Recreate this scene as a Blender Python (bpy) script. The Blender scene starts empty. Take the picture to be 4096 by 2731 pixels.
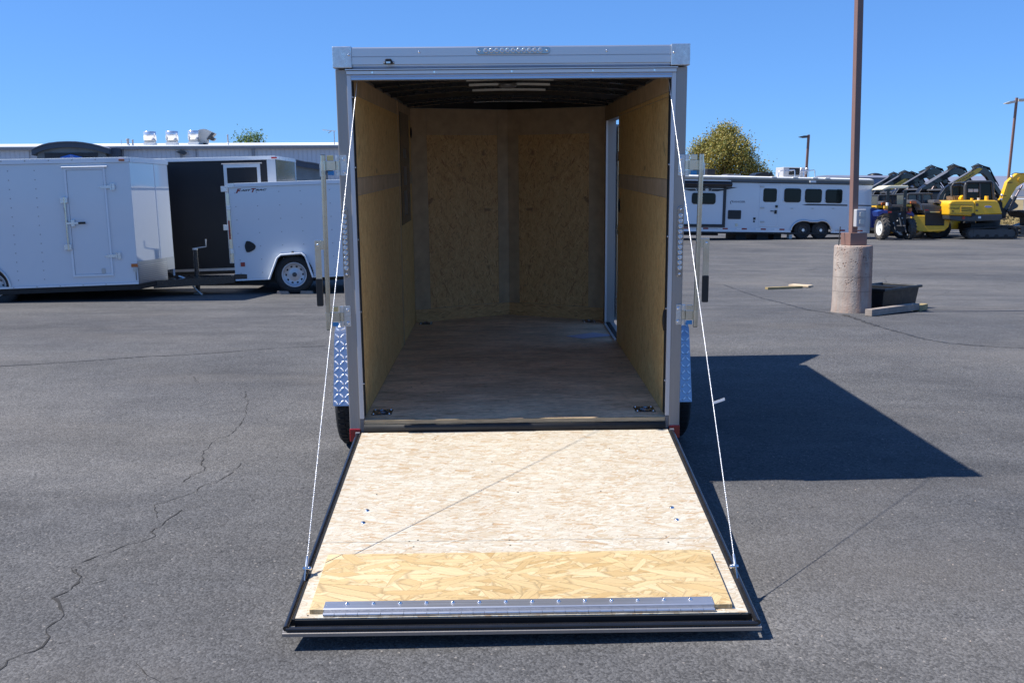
import bpy, bmesh, math, random
from math import sin, cos, pi, radians, sqrt, atan2
from mathutils import Vector, Matrix, Euler
random.seed(7)
sc = bpy.context.scene
col = sc.collection

# ------------------------------------------------------------------ camera
F4 = 3860.8                                   # focal length in photo pixels (photo is 4096 wide)
CAM = Vector((-0.07445, -5.25191, 1.59220))
BX = Vector((0.99994351, -0.01062909, 0.0))
BY = Vector((0.00150456, 0.14154339, 0.98993091))
BF = Vector((0.01052206, 0.98987499, -0.14155139))
cd = bpy.data.cameras.new('camera')
cd.sensor_fit = 'HORIZONTAL'; cd.sensor_width = 36.0; cd.lens = 33.93
cd.clip_start = 0.05; cd.clip_end = 12000
cam = bpy.data.objects.new('camera', cd); col.objects.link(cam)
R3 = Matrix((BX, BY, -BF)).transposed()
cam.matrix_world = Matrix.Translation(CAM) @ R3.to_4x4()
sc.camera = cam

# ------------------------------------------------------------------ light
SUN = Vector((-1.0, -0.068, 1.34)).normalized()      # towards the sun
elev = math.asin(SUN.z)
world = bpy.data.worlds.new('World'); sc.world = world; world.use_nodes = True
wn = world.node_tree; wn.nodes.clear()
wo = wn.nodes.new('ShaderNodeOutputWorld'); wb = wn.nodes.new('ShaderNodeBackground')
sky = wn.nodes.new('ShaderNodeTexSky'); sky.sky_type = 'NISHITA'; sky.sun_disc = False
sky.sun_elevation = elev; sky.sun_rotation = atan2(SUN.x, SUN.y)
sky.altitude = 1600; sky.air_density = 1.0; sky.dust_density = 0.25; sky.ozone_density = 3.2
gm = wn.nodes.new('ShaderNodeGamma'); gm.inputs[1].default_value = 0.62
tn = wn.nodes.new('ShaderNodeMix'); tn.data_type = 'RGBA'; tn.blend_type = 'MULTIPLY'; tn.inputs[0].default_value = 1.0
tn.inputs[7].default_value = (0.515, 0.965, 1.70, 1)          # the camera's daylight white balance
wn.links.new(sky.outputs[0], gm.inputs[0]); wn.links.new(gm.outputs[0], tn.inputs[6]); wn.links.new(tn.outputs[2], wb.inputs[0])
wb.inputs[1].default_value = 0.126
wn.links.new(wb.outputs[0], wo.inputs[0])
sl = bpy.data.lights.new('sun', 'SUN'); sl.energy = 5.0; sl.angle = radians(0.55); sl.color = (1.0, 0.95, 0.87)
so = bpy.data.objects.new('sun', sl); col.objects.link(so)
so.rotation_euler = SUN.to_track_quat('Z', 'Y').to_euler(); so.location = (-30, 0, 40)
sc.view_settings.view_transform = 'Standard'; sc.view_settings.look = 'None'
sc.view_settings.exposure = 0.6; sc.view_settings.gamma = 1.0
sc.view_settings.use_curve_mapping = False
sc.cycles.use_denoising = True
sc.cycles.max_bounces = 8; sc.cycles.diffuse_bounces = 5

# ------------------------------------------------------------------ measuring helpers
K = 1.7415                                     # the notes below were taken on a 2352 px wide copy
def D(x, y): return (x*K, y*K)
def Z(ox, oy, s):                              # notes taken on an enlargement: origin and scale
    return lambda x, y: (ox + x/s, oy + y/s)
def ray(p): return BF + BX*((p[0]-2048)/F4) - BY*((p[1]-1365.5)/F4)
def at_depth(p, d): return CAM + ray(p)*d
def at_y(p, Y):
    r = ray(p); return CAM + r*((Y-CAM.y)/r.y)
def on_plane(p, z=0.0):
    r = ray(p); return CAM + r*((z-CAM.z)/r.z)
class Fr:                                      # measures inside an object's own frame
    def __init__(s, mat): s.m = mat; s.i = mat.inverted(); s.c = s.i @ CAM
    def _d(s, p): return s.i.to_3x3() @ ray(p)
    def xz(s, p, y=0.0):
        d = s._d(p); t = (y-s.c.y)/d.y; q = s.c + d*t; return (q.x, q.z)
    def xy(s, p, z=0.0):
        d = s._d(p); t = (z-s.c.z)/d.z; q = s.c + d*t; return (q.x, q.y)
    def yz(s, p, x=0.0):
        d = s._d(p); t = (x-s.c.x)/d.x; q = s.c + d*t; return (q.y, q.z)

# ------------------------------------------------------------------ ground height
def gh(x, y):
    if y < 4: h = 0.025+0.0235*max(y, -7); f = 1.0
    elif y < 13:
        t = (y-4)/9; f = 2*t**3-3*t**2+1; h = 0.119*f+0.0235*9*(t**3-2*t**2+t)
    else: h = 0.0; f = 0.0
    h += 0.021*3.5*math.tanh(x/3.5)*f
    h += 0.006*sin(x*0.9+1.3)*sin(y*0.7)*min(1, max(0, (abs(x)-1.5)/3))
    if y > 62: h += 0.0085*(y-62) + 0.00002*(y-62)**2 if y < 600 else 0.0085*538+0.00002*538**2 + (y-600)*0.002
    return h

# ------------------------------------------------------------------ mesh helpers
class MB:
    def __init__(s): s.v = []; s.f = []; s.smooth = []
    def add(s, vs, fs, sm=False):
        n = len(s.v); s.v += [tuple(v) for v in vs]; s.f += [tuple(i+n for i in f) for f in fs]; s.smooth += [sm]*len(fs); return s
    def box(s, x0, x1, y0, y1, z0, z1, m=None):
        if x0 > x1: x0, x1 = x1, x0
        if y0 > y1: y0, y1 = y1, y0
        if z0 > z1: z0, z1 = z1, z0
        vs = [Vector((x, y, z)) for x in (x0, x1) for y in (y0, y1) for z in (z0, z1)]
        if m: vs = [m @ v for v in vs]
        return s.add(vs, [(0,1,3,2),(4,6,7,5),(0,4,5,1),(2,3,7,6),(0,2,6,4),(1,5,7,3)])
    def prism(s, poly, a, b, axis='y', m=None, sm=False):
        # poly in (x,z) for axis y; (y,z) for axis x; (x,y) for axis z
        area = sum(poly[i][0]*poly[(i+1) % len(poly)][1]-poly[(i+1) % len(poly)][0]*poly[i][1] for i in range(len(poly)))
        if area < 0: poly = poly[::-1]
        mk = {'y': lambda p, t: Vector((p[0], t, p[1])), 'x': lambda p, t: Vector((t, p[0], p[1])), 'z': lambda p, t: Vector((p[0], p[1], t))}[axis]
        if a > b: a, b = b, a
        n = len(poly)
        vs = [mk(p, a) for p in poly] + [mk(p, b) for p in poly]
        if m: vs = [m @ v for v in vs]
        if axis == 'y':
            fs = [tuple(range(n)), tuple(range(2*n-1, n-1, -1))] + [(i+n, (i+1) % n+n, (i+1) % n, i) for i in range(n)]
        else:
            fs = [tuple(range(n-1, -1, -1)), tuple(range(n, 2*n))] + [(i, (i+1) % n, (i+1) % n+n, i+n) for i in range(n)]
        s.add(vs, fs[:2]); k = len(s.v) - len(vs)
        s.f += [tuple(j+k for j in f) for f in fs[2:]]; s.smooth += [sm]*(n)
        return s
    def cyl(s, p0, p1, r0, r1=None, n=16, caps=True, sm=True):
        if r1 is None: r1 = r0
        p0 = Vector(p0); p1 = Vector(p1); d = (p1-p0)
        q = d.to_track_quat('Z', 'Y'); vs = []
        for p, r in ((p0, r0), (p1, r1)):
            for i in range(n):
                a = 2*pi*i/n; vs.append(p + q @ Vector((r*cos(a), r*sin(a), 0)))
        s.add(vs, [(i, (i+1) % n, (i+1) % n+n, i+n) for i in range(n)], sm)
        if caps:
            s.add(vs[:n], [tuple(range(n-1, -1, -1))]); s.add(vs[n:], [tuple(range(n))])
        return s
    def tube(s, pts, r, n=8, closed=False):
        pts = [Vector(p) for p in pts]; k = len(pts); vs = []; up = Vector((0, 0, 1))
        rr = r if isinstance(r, (list, tuple)) else [r]*k
        last = None
        for i, p in enumerate(pts):
            a = pts[(i-1) % k] if (closed or i > 0) else p; b = pts[(i+1) % k] if (closed or i < k-1) else p
            t = (b-a).normalized()
            if last is None:
                last = t.orthogonal().normalized()
            last = (last - t*last.dot(t)).normalized()
            w = t.cross(last)
            for j in range(n):
                an = 2*pi*j/n; vs.append(p + (last*cos(an)+w*sin(an))*rr[i])
        fs = []
        for i in range(k if closed else k-1):
            for j in range(n):
                fs.append((i*n+j, i*n+(j+1) % n, ((i+1) % k)*n+(j+1) % n, ((i+1) % k)*n+j))
        s.add(vs, fs, True)
        if not closed:
            s.add(vs[:n], [tuple(range(n-1, -1, -1))]); s.add(vs[-n:], [tuple(range(n))])
        return s
    def lathe(s, prof, c=(0, 0, 0), axis='z', n=32, a0=0, a1=2*pi, sm=True):
        # prof: (radius, height) list, revolved round the axis through c
        c = Vector(c); vs = []; full = abs(a1-a0-2*pi) < 1e-6; m = n if full else n+1
        for i in range(m):
            a = a0 + (a1-a0)*i/n
            for r, h in prof:
                if axis == 'z': v = Vector((r*cos(a), r*sin(a), h))
                elif axis == 'y': v = Vector((r*cos(a), h, r*sin(a)))
                else: v = Vector((h, r*cos(a), r*sin(a)))
                vs.append(c+v)
        k = len(prof); fs = []
        for i in range(n):
            j = (i+1) % m
            for q in range(k-1): fs.append((i*k+q, j*k+q, j*k+q+1, i*k+q+1))
        return s.add(vs, fs, sm)
    def quad(s, a, b, c, d): return s.add([a, b, c, d], [(0, 1, 2, 3)])
    def ball(s, c, r, n=12, m=6, half=False, sx=(1, 1, 1)):
        c = Vector(c); vs = []; fs = []
        for i in range(m+1):
            th = (pi/2 if half else pi)*i/m
            for j in range(n):
                a = 2*pi*j/n; vs.append(c + Vector((r*sx[0]*sin(th)*cos(a), r*sx[1]*sin(th)*sin(a), r*sx[2]*cos(th))))
        for i in range(m):
            for j in range(n): fs.append((i*n+j, (i+1)*n+j, (i+1)*n+(j+1) % n, i*n+(j+1) % n))
        return s.add(vs, fs, True)
    def mesh(s, name):
        me = bpy.data.meshes.new(name); me.from_pydata(s.v, [], s.f); me.validate(); 
        if len(s.smooth) == len(me.polygons): me.polygons.foreach_set('use_smooth', s.smooth)
        me.update(); return me
    def build(s, name, mat, parent=None, bevel=0, seg=2, kind=None, fixn=False):
        me = s.mesh(name)
        if fixn:
            bm = bmesh.new(); bm.from_mesh(me); bmesh.ops.recalc_face_normals(bm, faces=bm.faces); bm.to_mesh(me); bm.free()
        o = bpy.data.objects.new(name, me); col.objects.link(o)
        if mat: me.materials.append(mat)
        if parent: o.parent = parent
        if bevel:
            b = o.modifiers.new('bevel', 'BEVEL'); b.width = bevel; b.segments = seg; b.limit_method = 'ANGLE'; b.angle_limit = radians(40)
        if kind: o['kind'] = kind
        return o
def like(src, parent, loc=None, rot=None, mat=None, name=None):
    o = src.copy(); col.objects.link(o); o.parent = parent
    if loc is not None: o.location = loc
    if rot is not None: o.rotation_euler = rot
    if mat is not None: o.matrix_basis = mat
    return o
def thing(name, label, cat, loc=(0, 0, 0), rz=0, group=None, mat=None):
    o = bpy.data.objects.new(name, None); col.objects.link(o); o.empty_display_size = 0.3
    if mat is not None: o.matrix_world = mat
    else: o.location = loc; o.rotation_euler = (0, 0, rz)
    o['label'] = label; o['category'] = cat
    if group: o['group'] = group
    return o
def tag(o, label=None, cat=None, group=None, kind=None):
    for k, v in (('label', label), ('category', cat), ('group', group), ('kind', kind)):
        if v: o[k] = v
    return o
def copy_tree(o, parent=None):
    c = o.copy(); col.objects.link(c); c.parent = parent
    for ch in list(o.children): copy_tree(ch, c)
    return c
def rrect(x0, x1, z0, z1, r, n=5):
    if x0 > x1: x0, x1 = x1, x0
    if z0 > z1: z0, z1 = z1, z0
    p = []
    for cx, cz, a in ((x1-r, z1-r, 0), (x0+r, z1-r, pi/2), (x0+r, z0+r, pi), (x1-r, z0+r, 3*pi/2)):
        for i in range(n+1):
            t = a+pi/2*i/n; p.append((cx+r*cos(t), cz+r*sin(t)))
    return p
def text_mesh(txt, name, mat, parent, height, width=None, shear=0.0, depth=0.002, rot=(pi/2, 0, 0), loc=(0, 0, 0), bold=0.0, kind=None):
    cu = bpy.data.curves.new(name, 'FONT'); cu.body = txt; cu.size = 1; cu.shear = shear; cu.extrude = 0.01; cu.offset = bold
    t = bpy.data.objects.new(name, cu); col.objects.link(t)
    dg = bpy.context.evaluated_depsgraph_get(); me = bpy.data.meshes.new_from_object(t.evaluated_get(dg))
    bpy.data.objects.remove(t)
    xs = [v.co.x for v in me.vertices]; ys = [v.co.y for v in me.vertices]
    sx = (width/(max(xs)-min(xs))) if width else None; sy = height/(max(ys)-min(ys))
    if sx is None: sx = sy
    x0 = min(xs); y0 = min(ys)
    for v in me.vertices: v.co = ((v.co.x-x0)*sx, (v.co.y-y0)*sy, v.co.z/0.01*depth*0.5)
    me.name = name; me.materials.clear(); me.materials.append(mat)
    o = bpy.data.objects.new(name, me); col.objects.link(o); o.parent = parent
    o.rotation_euler = rot; o.location = loc
    return o

# ------------------------------------------------------------------ materials
def newmat(name):
    m = bpy.data.materials.new(name); m.use_nodes = True
    nt = m.node_tree; nt.nodes.clear()
    o = nt.nodes.new('ShaderNodeOutputMaterial'); b = nt.nodes.new('ShaderNodeBsdfPrincipled')
    nt.links.new(b.outputs[0], o.inputs[0]); return m, nt, b
class G:
    def __init__(s, nt): s.nt = nt
    def n(s, t, **k):
        x = s.nt.nodes.new(t)
        for a, v in k.items(): setattr(x, a, v)
        return x
    def l(s, a, b): s.nt.links.new(a, b)
    def coord(s, kind='Object', scale=(1, 1, 1), rot=(0, 0, 0), loc=(0, 0, 0)):
        tc = s.n('ShaderNodeTexCoord'); mp = s.n('ShaderNodeMapping')
        mp.inputs['Scale'].default_value = scale; mp.inputs['Rotation'].default_value = rot; mp.inputs['Location'].default_value = loc
        s.l(tc.outputs[kind], mp.inputs[0]); return mp.outputs[0]
    def noise(s, vec, scale, detail=4, rough=0.55, dist=0.0):
        x = s.n('ShaderNodeTexNoise'); x.inputs['Scale'].default_value = scale; x.inputs['Detail'].default_value = detail
        x.inputs['Roughness'].default_value = rough; x.inputs['Distortion'].default_value = dist
        if vec is not None: s.l(vec, x.inputs['Vector'])
        return x.outputs['Fac']
    def vor(s, vec, scale, feature='F1', rnd=1.0):
        x = s.n('ShaderNodeTexVoronoi'); x.feature = feature; x.inputs['Scale'].default_value = scale; x.inputs['Randomness'].default_value = rnd
        s.l(vec, x.inputs['Vector']); return x
    def ramp(s, fac, stops, interp='LINEAR'):
        r = s.n('ShaderNodeValToRGB'); r.color_ramp.interpolation = interp
        while len(r.color_ramp.elements) < len(stops): r.color_ramp.elements.new(0.5)
        for e, (p, c) in zip(r.color_ramp.elements, stops):
            e.position = p; e.color = (c, c, c, 1) if isinstance(c, (int, float)) else (*c, 1)
        s.l(fac, r.inputs[0]); return r.outputs[0]
    def mix(s, fac, a, b, mode='MIX'):
        x = s.n('ShaderNodeMix'); x.data_type = 'RGBA'; x.blend_type = mode
        for inp, v in ((x.inputs[0], fac), (x.inputs[6], a), (x.inputs[7], b)):
            if isinstance(v, (int, float)): inp.default_value = v
            elif isinstance(v, tuple): inp.default_value = (*v, 1)
            else: s.l(v, inp)
        return x.outputs[2]
    def math(s, op, a, b=None, c=None):
        x = s.n('ShaderNodeMath'); x.operation = op
        for i, v in enumerate((a, b, c)):
            if v is None: continue
            if isinstance(v, (int, float)): x.inputs[i].default_value = v
            else: s.l(v, x.inputs[i])
        return x.outputs[0]
    def bump(s, h, strength, dist, bsdf):
        x = s.n('ShaderNodeBump'); x.inputs['Strength'].default_value = strength; x.inputs['Distance'].default_value = dist
        s.l(h, x.inputs['Height']); s.l(x.outputs[0], bsdf.inputs['Normal']); return x
def setin(b, **k):
    for a, v in k.items():
        i = b.inputs[a.replace('_', ' ')]
        i.default_value = (*v, 1) if isinstance(v, tuple) and len(v) == 3 else v
def plain(name, c, rough=0.5, metal=0.0, var=0.08, vscale=6, coat=0.0, bump=0.0, bscale=60, spec=0.5):
    m, nt, b = newmat(name); g = G(nt)
    setin(b, Roughness=rough, Metallic=metal); b.inputs['Specular IOR Level'].default_value = spec
    if coat: b.inputs['Coat Weight'].default_value = coat; b.inputs['Coat Roughness'].default_value = 0.05
    v = g.coord(); n = g.noise(v, vscale, 5, 0.6)
    lo = tuple(x*(1-var) for x in c); hi = tuple(min(1, x*(1+var)) for x in c)
    g.l(g.ramp(n, [(0.3, lo), (0.7, hi)]), b.inputs['Base Color'])
    g.l(g.ramp(g.noise(v, vscale*2.3, 4), [(0.3, max(0, rough*0.85)), (0.7, min(1, rough*1.15))]), b.inputs['Roughness'])
    if bump: g.bump(g.noise(v, bscale, 4), bump, 0.004, b)
    return m

def osb(name, tones, flake=(0.035, 0.010), angles=(0, 22, -18, 60), proud=0.0006, dirt=None, plane='xy', gap=0.35, rough=0.7, grainy=0.35, edge=0.5, holes=0.5):
    """oriented strand board: several layers of straight long flakes, the layer with the highest random rank shows"""
    m, nt, b = newmat(name); g = G(nt)
    tc = g.n('ShaderNodeTexCoord'); base = tc.outputs['Object']
    if plane != 'xy':
        sp = g.n('ShaderNodeSeparateXYZ'); cb = g.n('ShaderNodeCombineXYZ'); g.l(base, sp.inputs[0])
        g.l(sp.outputs[2], cb.inputs[0]); g.l(sp.outputs[0 if plane == 'xz' else 1], cb.inputs[1])      # long flakes run upwards
        base = cb.outputs[0]
    sp2 = g.n('ShaderNodeSeparateXYZ'); g.l(base, sp2.inputs[0]); cb2 = g.n('ShaderNodeCombineXYZ')
    wob2 = g.noise(base, 55, 3, 0.6)
    g.l(sp2.outputs[0], cb2.inputs[0]); g.l(g.math('MULTIPLY_ADD', wob2, flake[1]*0.5, sp2.outputs[1]), cb2.inputs[1])
    cur = None
    for i, a in enumerate(angles):
        mp = g.n('ShaderNodeMapping'); mp.vector_type = 'TEXTURE'
        k = (1.0, 0.75, 1.3, 0.9, 1.1, 0.65)[i % 6]
        mp.inputs['Rotation'].default_value = (0, 0, radians(a)); mp.inputs['Location'].default_value = (i*0.37, i*0.91, 0)
        mp.inputs['Scale'].default_value = (flake[0]*k, flake[1]*k, 1)
        g.l(cb2.outputs[0], mp.inputs[0])
        v = g.vor(mp.outputs[0], 1.0); v.voronoi_dimensions = '2D'
        ve = g.vor(mp.outputs[0], 1.0, 'DISTANCE_TO_EDGE'); ve.voronoi_dimensions = '2D'
        sep = g.n('ShaderNodeSeparateColor'); g.l(v.outputs['Color'], sep.inputs[0])
        mg = g.n('ShaderNodeMapping'); mg.inputs['Scale'].default_value = (0.9, 5.5, 1); g.l(mp.outputs[0], mg.inputs[0])
        grain = g.noise(mg.outputs[0], 1.3, 3, 0.7)
        rank = g.math('MULTIPLY', sep.outputs[1], (1.0, 0.97, 1.0, 0.9, 0.9, 0.85)[i % 6])
        vals = [sep.outputs[0], ve.outputs['Distance'], grain]
        if cur is None: cur, curh = vals, rank
        else:
            gt = g.math('GREATER_THAN', rank, curh)
            def sel(x, y):
                q = g.n('ShaderNodeMix'); q.data_type = 'FLOAT'; g.l(gt, q.inputs[0]); g.l(x, q.inputs[2]); g.l(y, q.inputs[3]); return q.outputs[0]
            cur = [sel(x, y) for x, y in zip(cur, vals)]; curh = g.math('MAXIMUM', curh, rank)
    colr = g.ramp(cur[0], [(i/(len(tones)-1), t) for i, t in enumerate(tones)])
    colr = g.mix(grainy, colr, g.ramp(cur[2], [(0.28, 0.45), (0.62, 1.0)]), 'MULTIPLY')
    colr = g.mix(edge, colr, g.ramp(cur[1], [(0.0, 0.35), (0.10, 1.0)]), 'MULTIPLY')  # flake edges darkened: tan outlines and thin edge shadows put into the colour
    gapf = g.ramp(curh, [(0.0, 1.0), (0.38, 0.9), (0.58, 0.0)])
    colr = g.mix(g.math('MULTIPLY', gapf, holes), colr, tuple(x*gap for x in tones[0]))
    broad = g.noise(base, 1.1, 4, 0.6)
    colr = g.mix(0.5, colr, g.ramp(broad, [(0.3, 0.80), (0.65, 1.0)]), 'MULTIPLY')
    if dirt:
        d = g.noise(base, dirt[0], 6, 0.65, 0.4)
        colr = g.mix(g.ramp(d, [(dirt[1], 0.0), (dirt[1]+0.10, dirt[2])]), colr, dirt[3])
    g.l(colr, b.inputs['Base Color']); setin(b, Roughness=rough)
    hh = g.math('ADD', g.math('MULTIPLY', curh, 1.0), g.math('MULTIPLY', cur[2], 0.35))
    g.bump(hh, 0.5, proud, b)
    return m

M = {}
pale = [(0.46, 0.31, 0.178), (0.55, 0.471, 0.355), (0.6, 0.535, 0.433), (0.56, 0.492, 0.383), (0.66, 0.61, 0.516), (0.6, 0.535, 0.422), (0.5, 0.396, 0.266), (0.64, 0.589, 0.488)]
M['osb_ramp'] = osb('pale strand board', pale, (0.055, 0.0105), (0, 12, -10, 26, -22, 48), proud=0.0009, gap=0.78, edge=0.5, grainy=0.42, holes=0.5, dirt=(5, 0.60, 0.22, (0.34, 0.27, 0.20)))
M['osb_flap'] = osb('golden strand board', [(0.50, 0.33, 0.14), (0.60, 0.43, 0.21), (0.66, 0.49, 0.26), (0.56, 0.385, 0.175), (0.70, 0.54, 0.31), (0.62, 0.44, 0.21)], (0.17, 0.030), (0, 24, -20, 58, -48, 10), proud=0.0010, gap=0.7, edge=0.55, grainy=0.5, holes=0.35, dirt=(4, 0.62, 0.3, (0.33, 0.2, 0.10)))
brown = [(0.48, 0.235, 0.085), (0.68, 0.385, 0.15), (0.78, 0.46, 0.19), (0.73, 0.41, 0.165), (0.84, 0.53, 0.235), (0.64, 0.35, 0.13)]
spot = (9, 0.61, 0.7, (0.20, 0.10, 0.045))
M['osb_side'] = osb('wall strand board', [tuple(min(0.92, v*k) for v, k in zip(c, (1.15, 1.2, 1.08))) for c in brown], (0.04, 0.009), (0, 15, -12, 34, -28), plane='yz', dirt=(7, 0.64, 0.7, (0.16, 0.10, 0.05)), gap=0.8, edge=0.25, grainy=0.3, holes=0.3)
M['osb_front'] = osb('front strand board', brown, (0.045, 0.009), (0, 28, -24, 60, -50), plane='xz', dirt=spot, gap=0.75, edge=0.3, grainy=0.3, holes=0.35)
M['osb_base'] = osb('kick board strand board', brown, (0.07, 0.012), (90, 75, 105, 60), plane='xz', gap=0.75, edge=0.3, holes=0.35)
M['band'] = plain('smooth board strip', (0.50, 0.345, 0.20), 0.75, var=0.16, vscale=9, bump=0.15)
# floor: worn plywood
def floor_mat():
    m, nt, b = newmat('worn floor board'); g = G(nt); v = g.coord(scale=(1.2, 6, 1))
    n = g.noise(v, 5, 8, 0.68, 0.3)
    c = g.ramp(n, [(0.25, (0.46, 0.26, 0.14)), (0.42, (0.80, 0.53, 0.33)), (0.6, (0.92, 0.66, 0.44)), (0.8, (0.95, 0.74, 0.53))])
    v2 = g.coord(scale=(4, 14, 1), loc=(3, 1, 0)); n2 = g.noise(v2, 5, 6, 0.75, 0.4)
    c = g.mix(0.85, c, g.ramp(n2, [(0.34, 0.55), (0.54, 1.08)]), 'MULTIPLY')
    bl = g.noise(g.coord(scale=(1.0, 2.2, 1), loc=(8, 3, 0)), 2.2, 5, 0.65)
    c = g.mix(0.7, c, g.ramp(bl, [(0.38, 0.62), (0.62, 1.12)]), 'MULTIPLY')
    n3 = g.noise(g.coord(loc=(5, 5, 0)), 30, 3)
    c = g.mix(g.ramp(n3, [(0.68, 0.0), (0.74, 0.7)]), c, (0.07, 0.04, 0.025))
    g.l(c, b.inputs['Base Color']); g.l(g.ramp(n, [(0.3, 0.62), (0.7, 0.5)]), b.inputs['Roughness']); b.inputs['Specular IOR Level'].default_value = 0.35; g.bump(n2, 0.3, 0.001, b); return m
M['floor'] = floor_mat()
def edge_mat():
    m, nt, b = newmat('plywood edge'); g = G(nt); v = g.coord(scale=(2, 2, 60)); n = g.noise(v, 6, 4)
    g.l(g.ramp(n, [(0.3, (0.22, 0.16, 0.09)), (0.7, (0.55, 0.43, 0.27))]), b.inputs['Base Color']); setin(b, Roughness=0.85); return m
M['edge'] = edge_mat()
M['alu'] = plain('mill aluminium', (0.62, 0.62, 0.64), 0.36, 0.9, 0.05, 3)
def brushed(name, c, rough, axis, metal=0.85):
    m, nt, b = newmat(name); g = G(nt); s = [260, 260, 260]; s['xyz'.index(axis)] = 1.5
    v = g.coord(scale=tuple(s)); n = g.noise(v, 1.0, 3)
    g.l(g.ramp(n, [(0.3, tuple(x*0.88 for x in c)), (0.7, c)]), b.inputs['Base Color']); setin(b, Metallic=metal)
    g.l(g.ramp(n, [(0.3, rough*0.85), (0.7, rough*1.2)]), b.inputs['Roughness']); g.bump(n, 0.08, 0.0005, b); return m
M['alu_x'] = brushed('brushed rail aluminium', (0.66, 0.66, 0.68), 0.34, 'x')
M['post'] = brushed('pewter post', (0.37, 0.345, 0.325), 0.42, 'z', 0.6)
M['jamb'] = brushed('light jamb', (0.62, 0.62, 0.64), 0.38, 'z', 0.6)
def galv(name, tint):
    m, nt, b = newmat(name); g = G(nt); v = g.coord(); vo = g.vor(v, 90)
    s = g.n('ShaderNodeSeparateColor'); g.l(vo.outputs['Color'], s.inputs[0])
    g.l(g.ramp(s.outputs[0], [(0, tuple(x*0.85 for x in tint)), (1, tint)]), b.inputs['Base Color']); setin(b, Metallic=0.9)
    g.l(g.ramp(g.noise(v, 25, 4), [(0.3, 0.22), (0.7, 0.42)]), b.inputs['Roughness']); return m
M['galv'] = galv('galvanised cap', (0.70, 0.72, 0.74))
M['zinc'] = plain('yellow zinc plate', (0.66, 0.66, 0.60), 0.22, 1.0, 0.06, 8)
M['zinc_tube'] = plain('zinc tube', (0.58, 0.58, 0.52), 0.2, 1.0, 0.08, 5)
M['chrome'] = plain('bright bolt', (0.8, 0.8, 0.82), 0.12, 1.0, 0.02, 5)
M['black_steel'] = plain('black painted steel', (0.012, 0.012, 0.014), 0.28, 0.0, 0.25, 8, coat=0.3, bump=0.05, bscale=40)
M['black_matte'] = plain('black matte', (0.012, 0.012, 0.013), 0.6, 0, 0.2, 8)
M['rubber'] = plain('tyre rubber', (0.018, 0.018, 0.019), 0.75, 0, 0.2, 14, bump=0.2, bscale=50)
M['grip'] = plain('grip rubber', (0.012, 0.012, 0.012), 0.5, 0, 0.1, 10)
M['red_refl'] = plain('red reflector', (0.30, 0.010, 0.012), 0.25, 0, 0.12, 20, coat=0.5)
M['white_gloss'] = plain('glossy white nose skin', (0.62, 0.66, 0.70), 0.06, 0.0, 0.02, 1.2, coat=1.0)
M['white_paint'] = plain('white aluminium skin', (0.64, 0.68, 0.72), 0.16, 0.0, 0.02, 1.2, coat=0.35)
M['white_trim'] = plain('white trim', (0.72, 0.75, 0.78), 0.3, 0.0, 0.03, 3)
M['charcoal'] = plain('charcoal skin', (0.013, 0.014, 0.018), 0.35, 0, 0.1, 2, spec=0.3)
M['slate'] = plain('slate skin', (0.035, 0.06, 0.08), 0.12, 0, 0.1, 2, coat=0.4)
M['seal'] = plain('door seal', (0.01, 0.01, 0.01), 0.7)
M['orange_lens'] = plain('amber lens', (0.45, 0.11, 0.02), 0.25, coat=0.5)
M['red_lens'] = plain('red lens', (0.35, 0.01, 0.01), 0.25, coat=0.5)
M['yellow'] = plain('machine yellow', (0.80, 0.45, 0.02), 0.35, 0, 0.06, 4, coat=0.25)
M['dark_grey'] = plain('machine grey', (0.05, 0.052, 0.056), 0.4, 0, 0.15, 5)
M['mid_grey'] = plain('arm grey', (0.16, 0.16, 0.17), 0.35, 0.2, 0.12, 5)
M['blue'] = plain('tractor blue', (0.008, 0.028, 0.20), 0.35, 0, 0.1, 5, coat=0.4)
M['cream'] = plain('cream canopy', (0.72, 0.66, 0.48), 0.45, 0, 0.05, 5)
M['white_rim'] = plain('white rim', (0.78, 0.78, 0.76), 0.4, 0, 0.05, 5)
M['silver_rim'] = plain('silver rim', (0.50, 0.51, 0.54), 0.35, 0.5, 0.06, 5)
M['blue_silver'] = plain('blue silver skin', (0.22, 0.25, 0.33), 0.4, 0.2, 0.06, 1)
M['steel_rod'] = plain('steel rod', (0.25, 0.2, 0.2), 0.3, 0.8)
M['brown_pole'] = plain('brown pole paint', (0.21, 0.12, 0.095), 0.45, 0, 0.08, 3)
M['grey_box'] = plain('grey electrical box', (0.42, 0.42, 0.43), 0.5, 0, 0.05, 8)
M['bin'] = plain('black tote plastic', (0.010, 0.011, 0.013), 0.5, 0, 0.15, 6, bump=0.1)
M['glass'] = plain('dark window glass', (0.008, 0.009, 0.009), 0.04, 0, 0.2, 2, spec=0.25)
M['paper'] = plain('paper', (0.50, 0.47, 0.58), 0.5, 0, 0.03, 10)
M['decal_dark'] = plain('dark decal', (0.035, 0.032, 0.028), 0.2, 0, 0.4, 8)
M['ink_red'] = plain('red lettering', (0.25, 0.012, 0.012), 0.4)
M['ink_dark'] = plain('dark lettering', (0.02, 0.022, 0.03), 0.4)
M['ink_grey'] = plain('grey lettering', (0.14, 0.15, 0.18), 0.4)
M['black_vinyl'] = plain('black vinyl', (0.02, 0.021, 0.026), 0.35)
M['sign_blue'] = plain('sign blue', (0.03, 0.16, 0.62), 0.4)
M['sign_white'] = plain('sign white', (0.8, 0.8, 0.8), 0.5)
M['stucco'] = plain('grey stucco', (0.20, 0.22, 0.225), 0.85, 0, 0.18, 0.8, bump=0.3, bscale=10)
M['dark_fascia'] = plain('dark fascia', (0.07, 0.085, 0.11), 0.6, 0, 0.1, 1)
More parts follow.
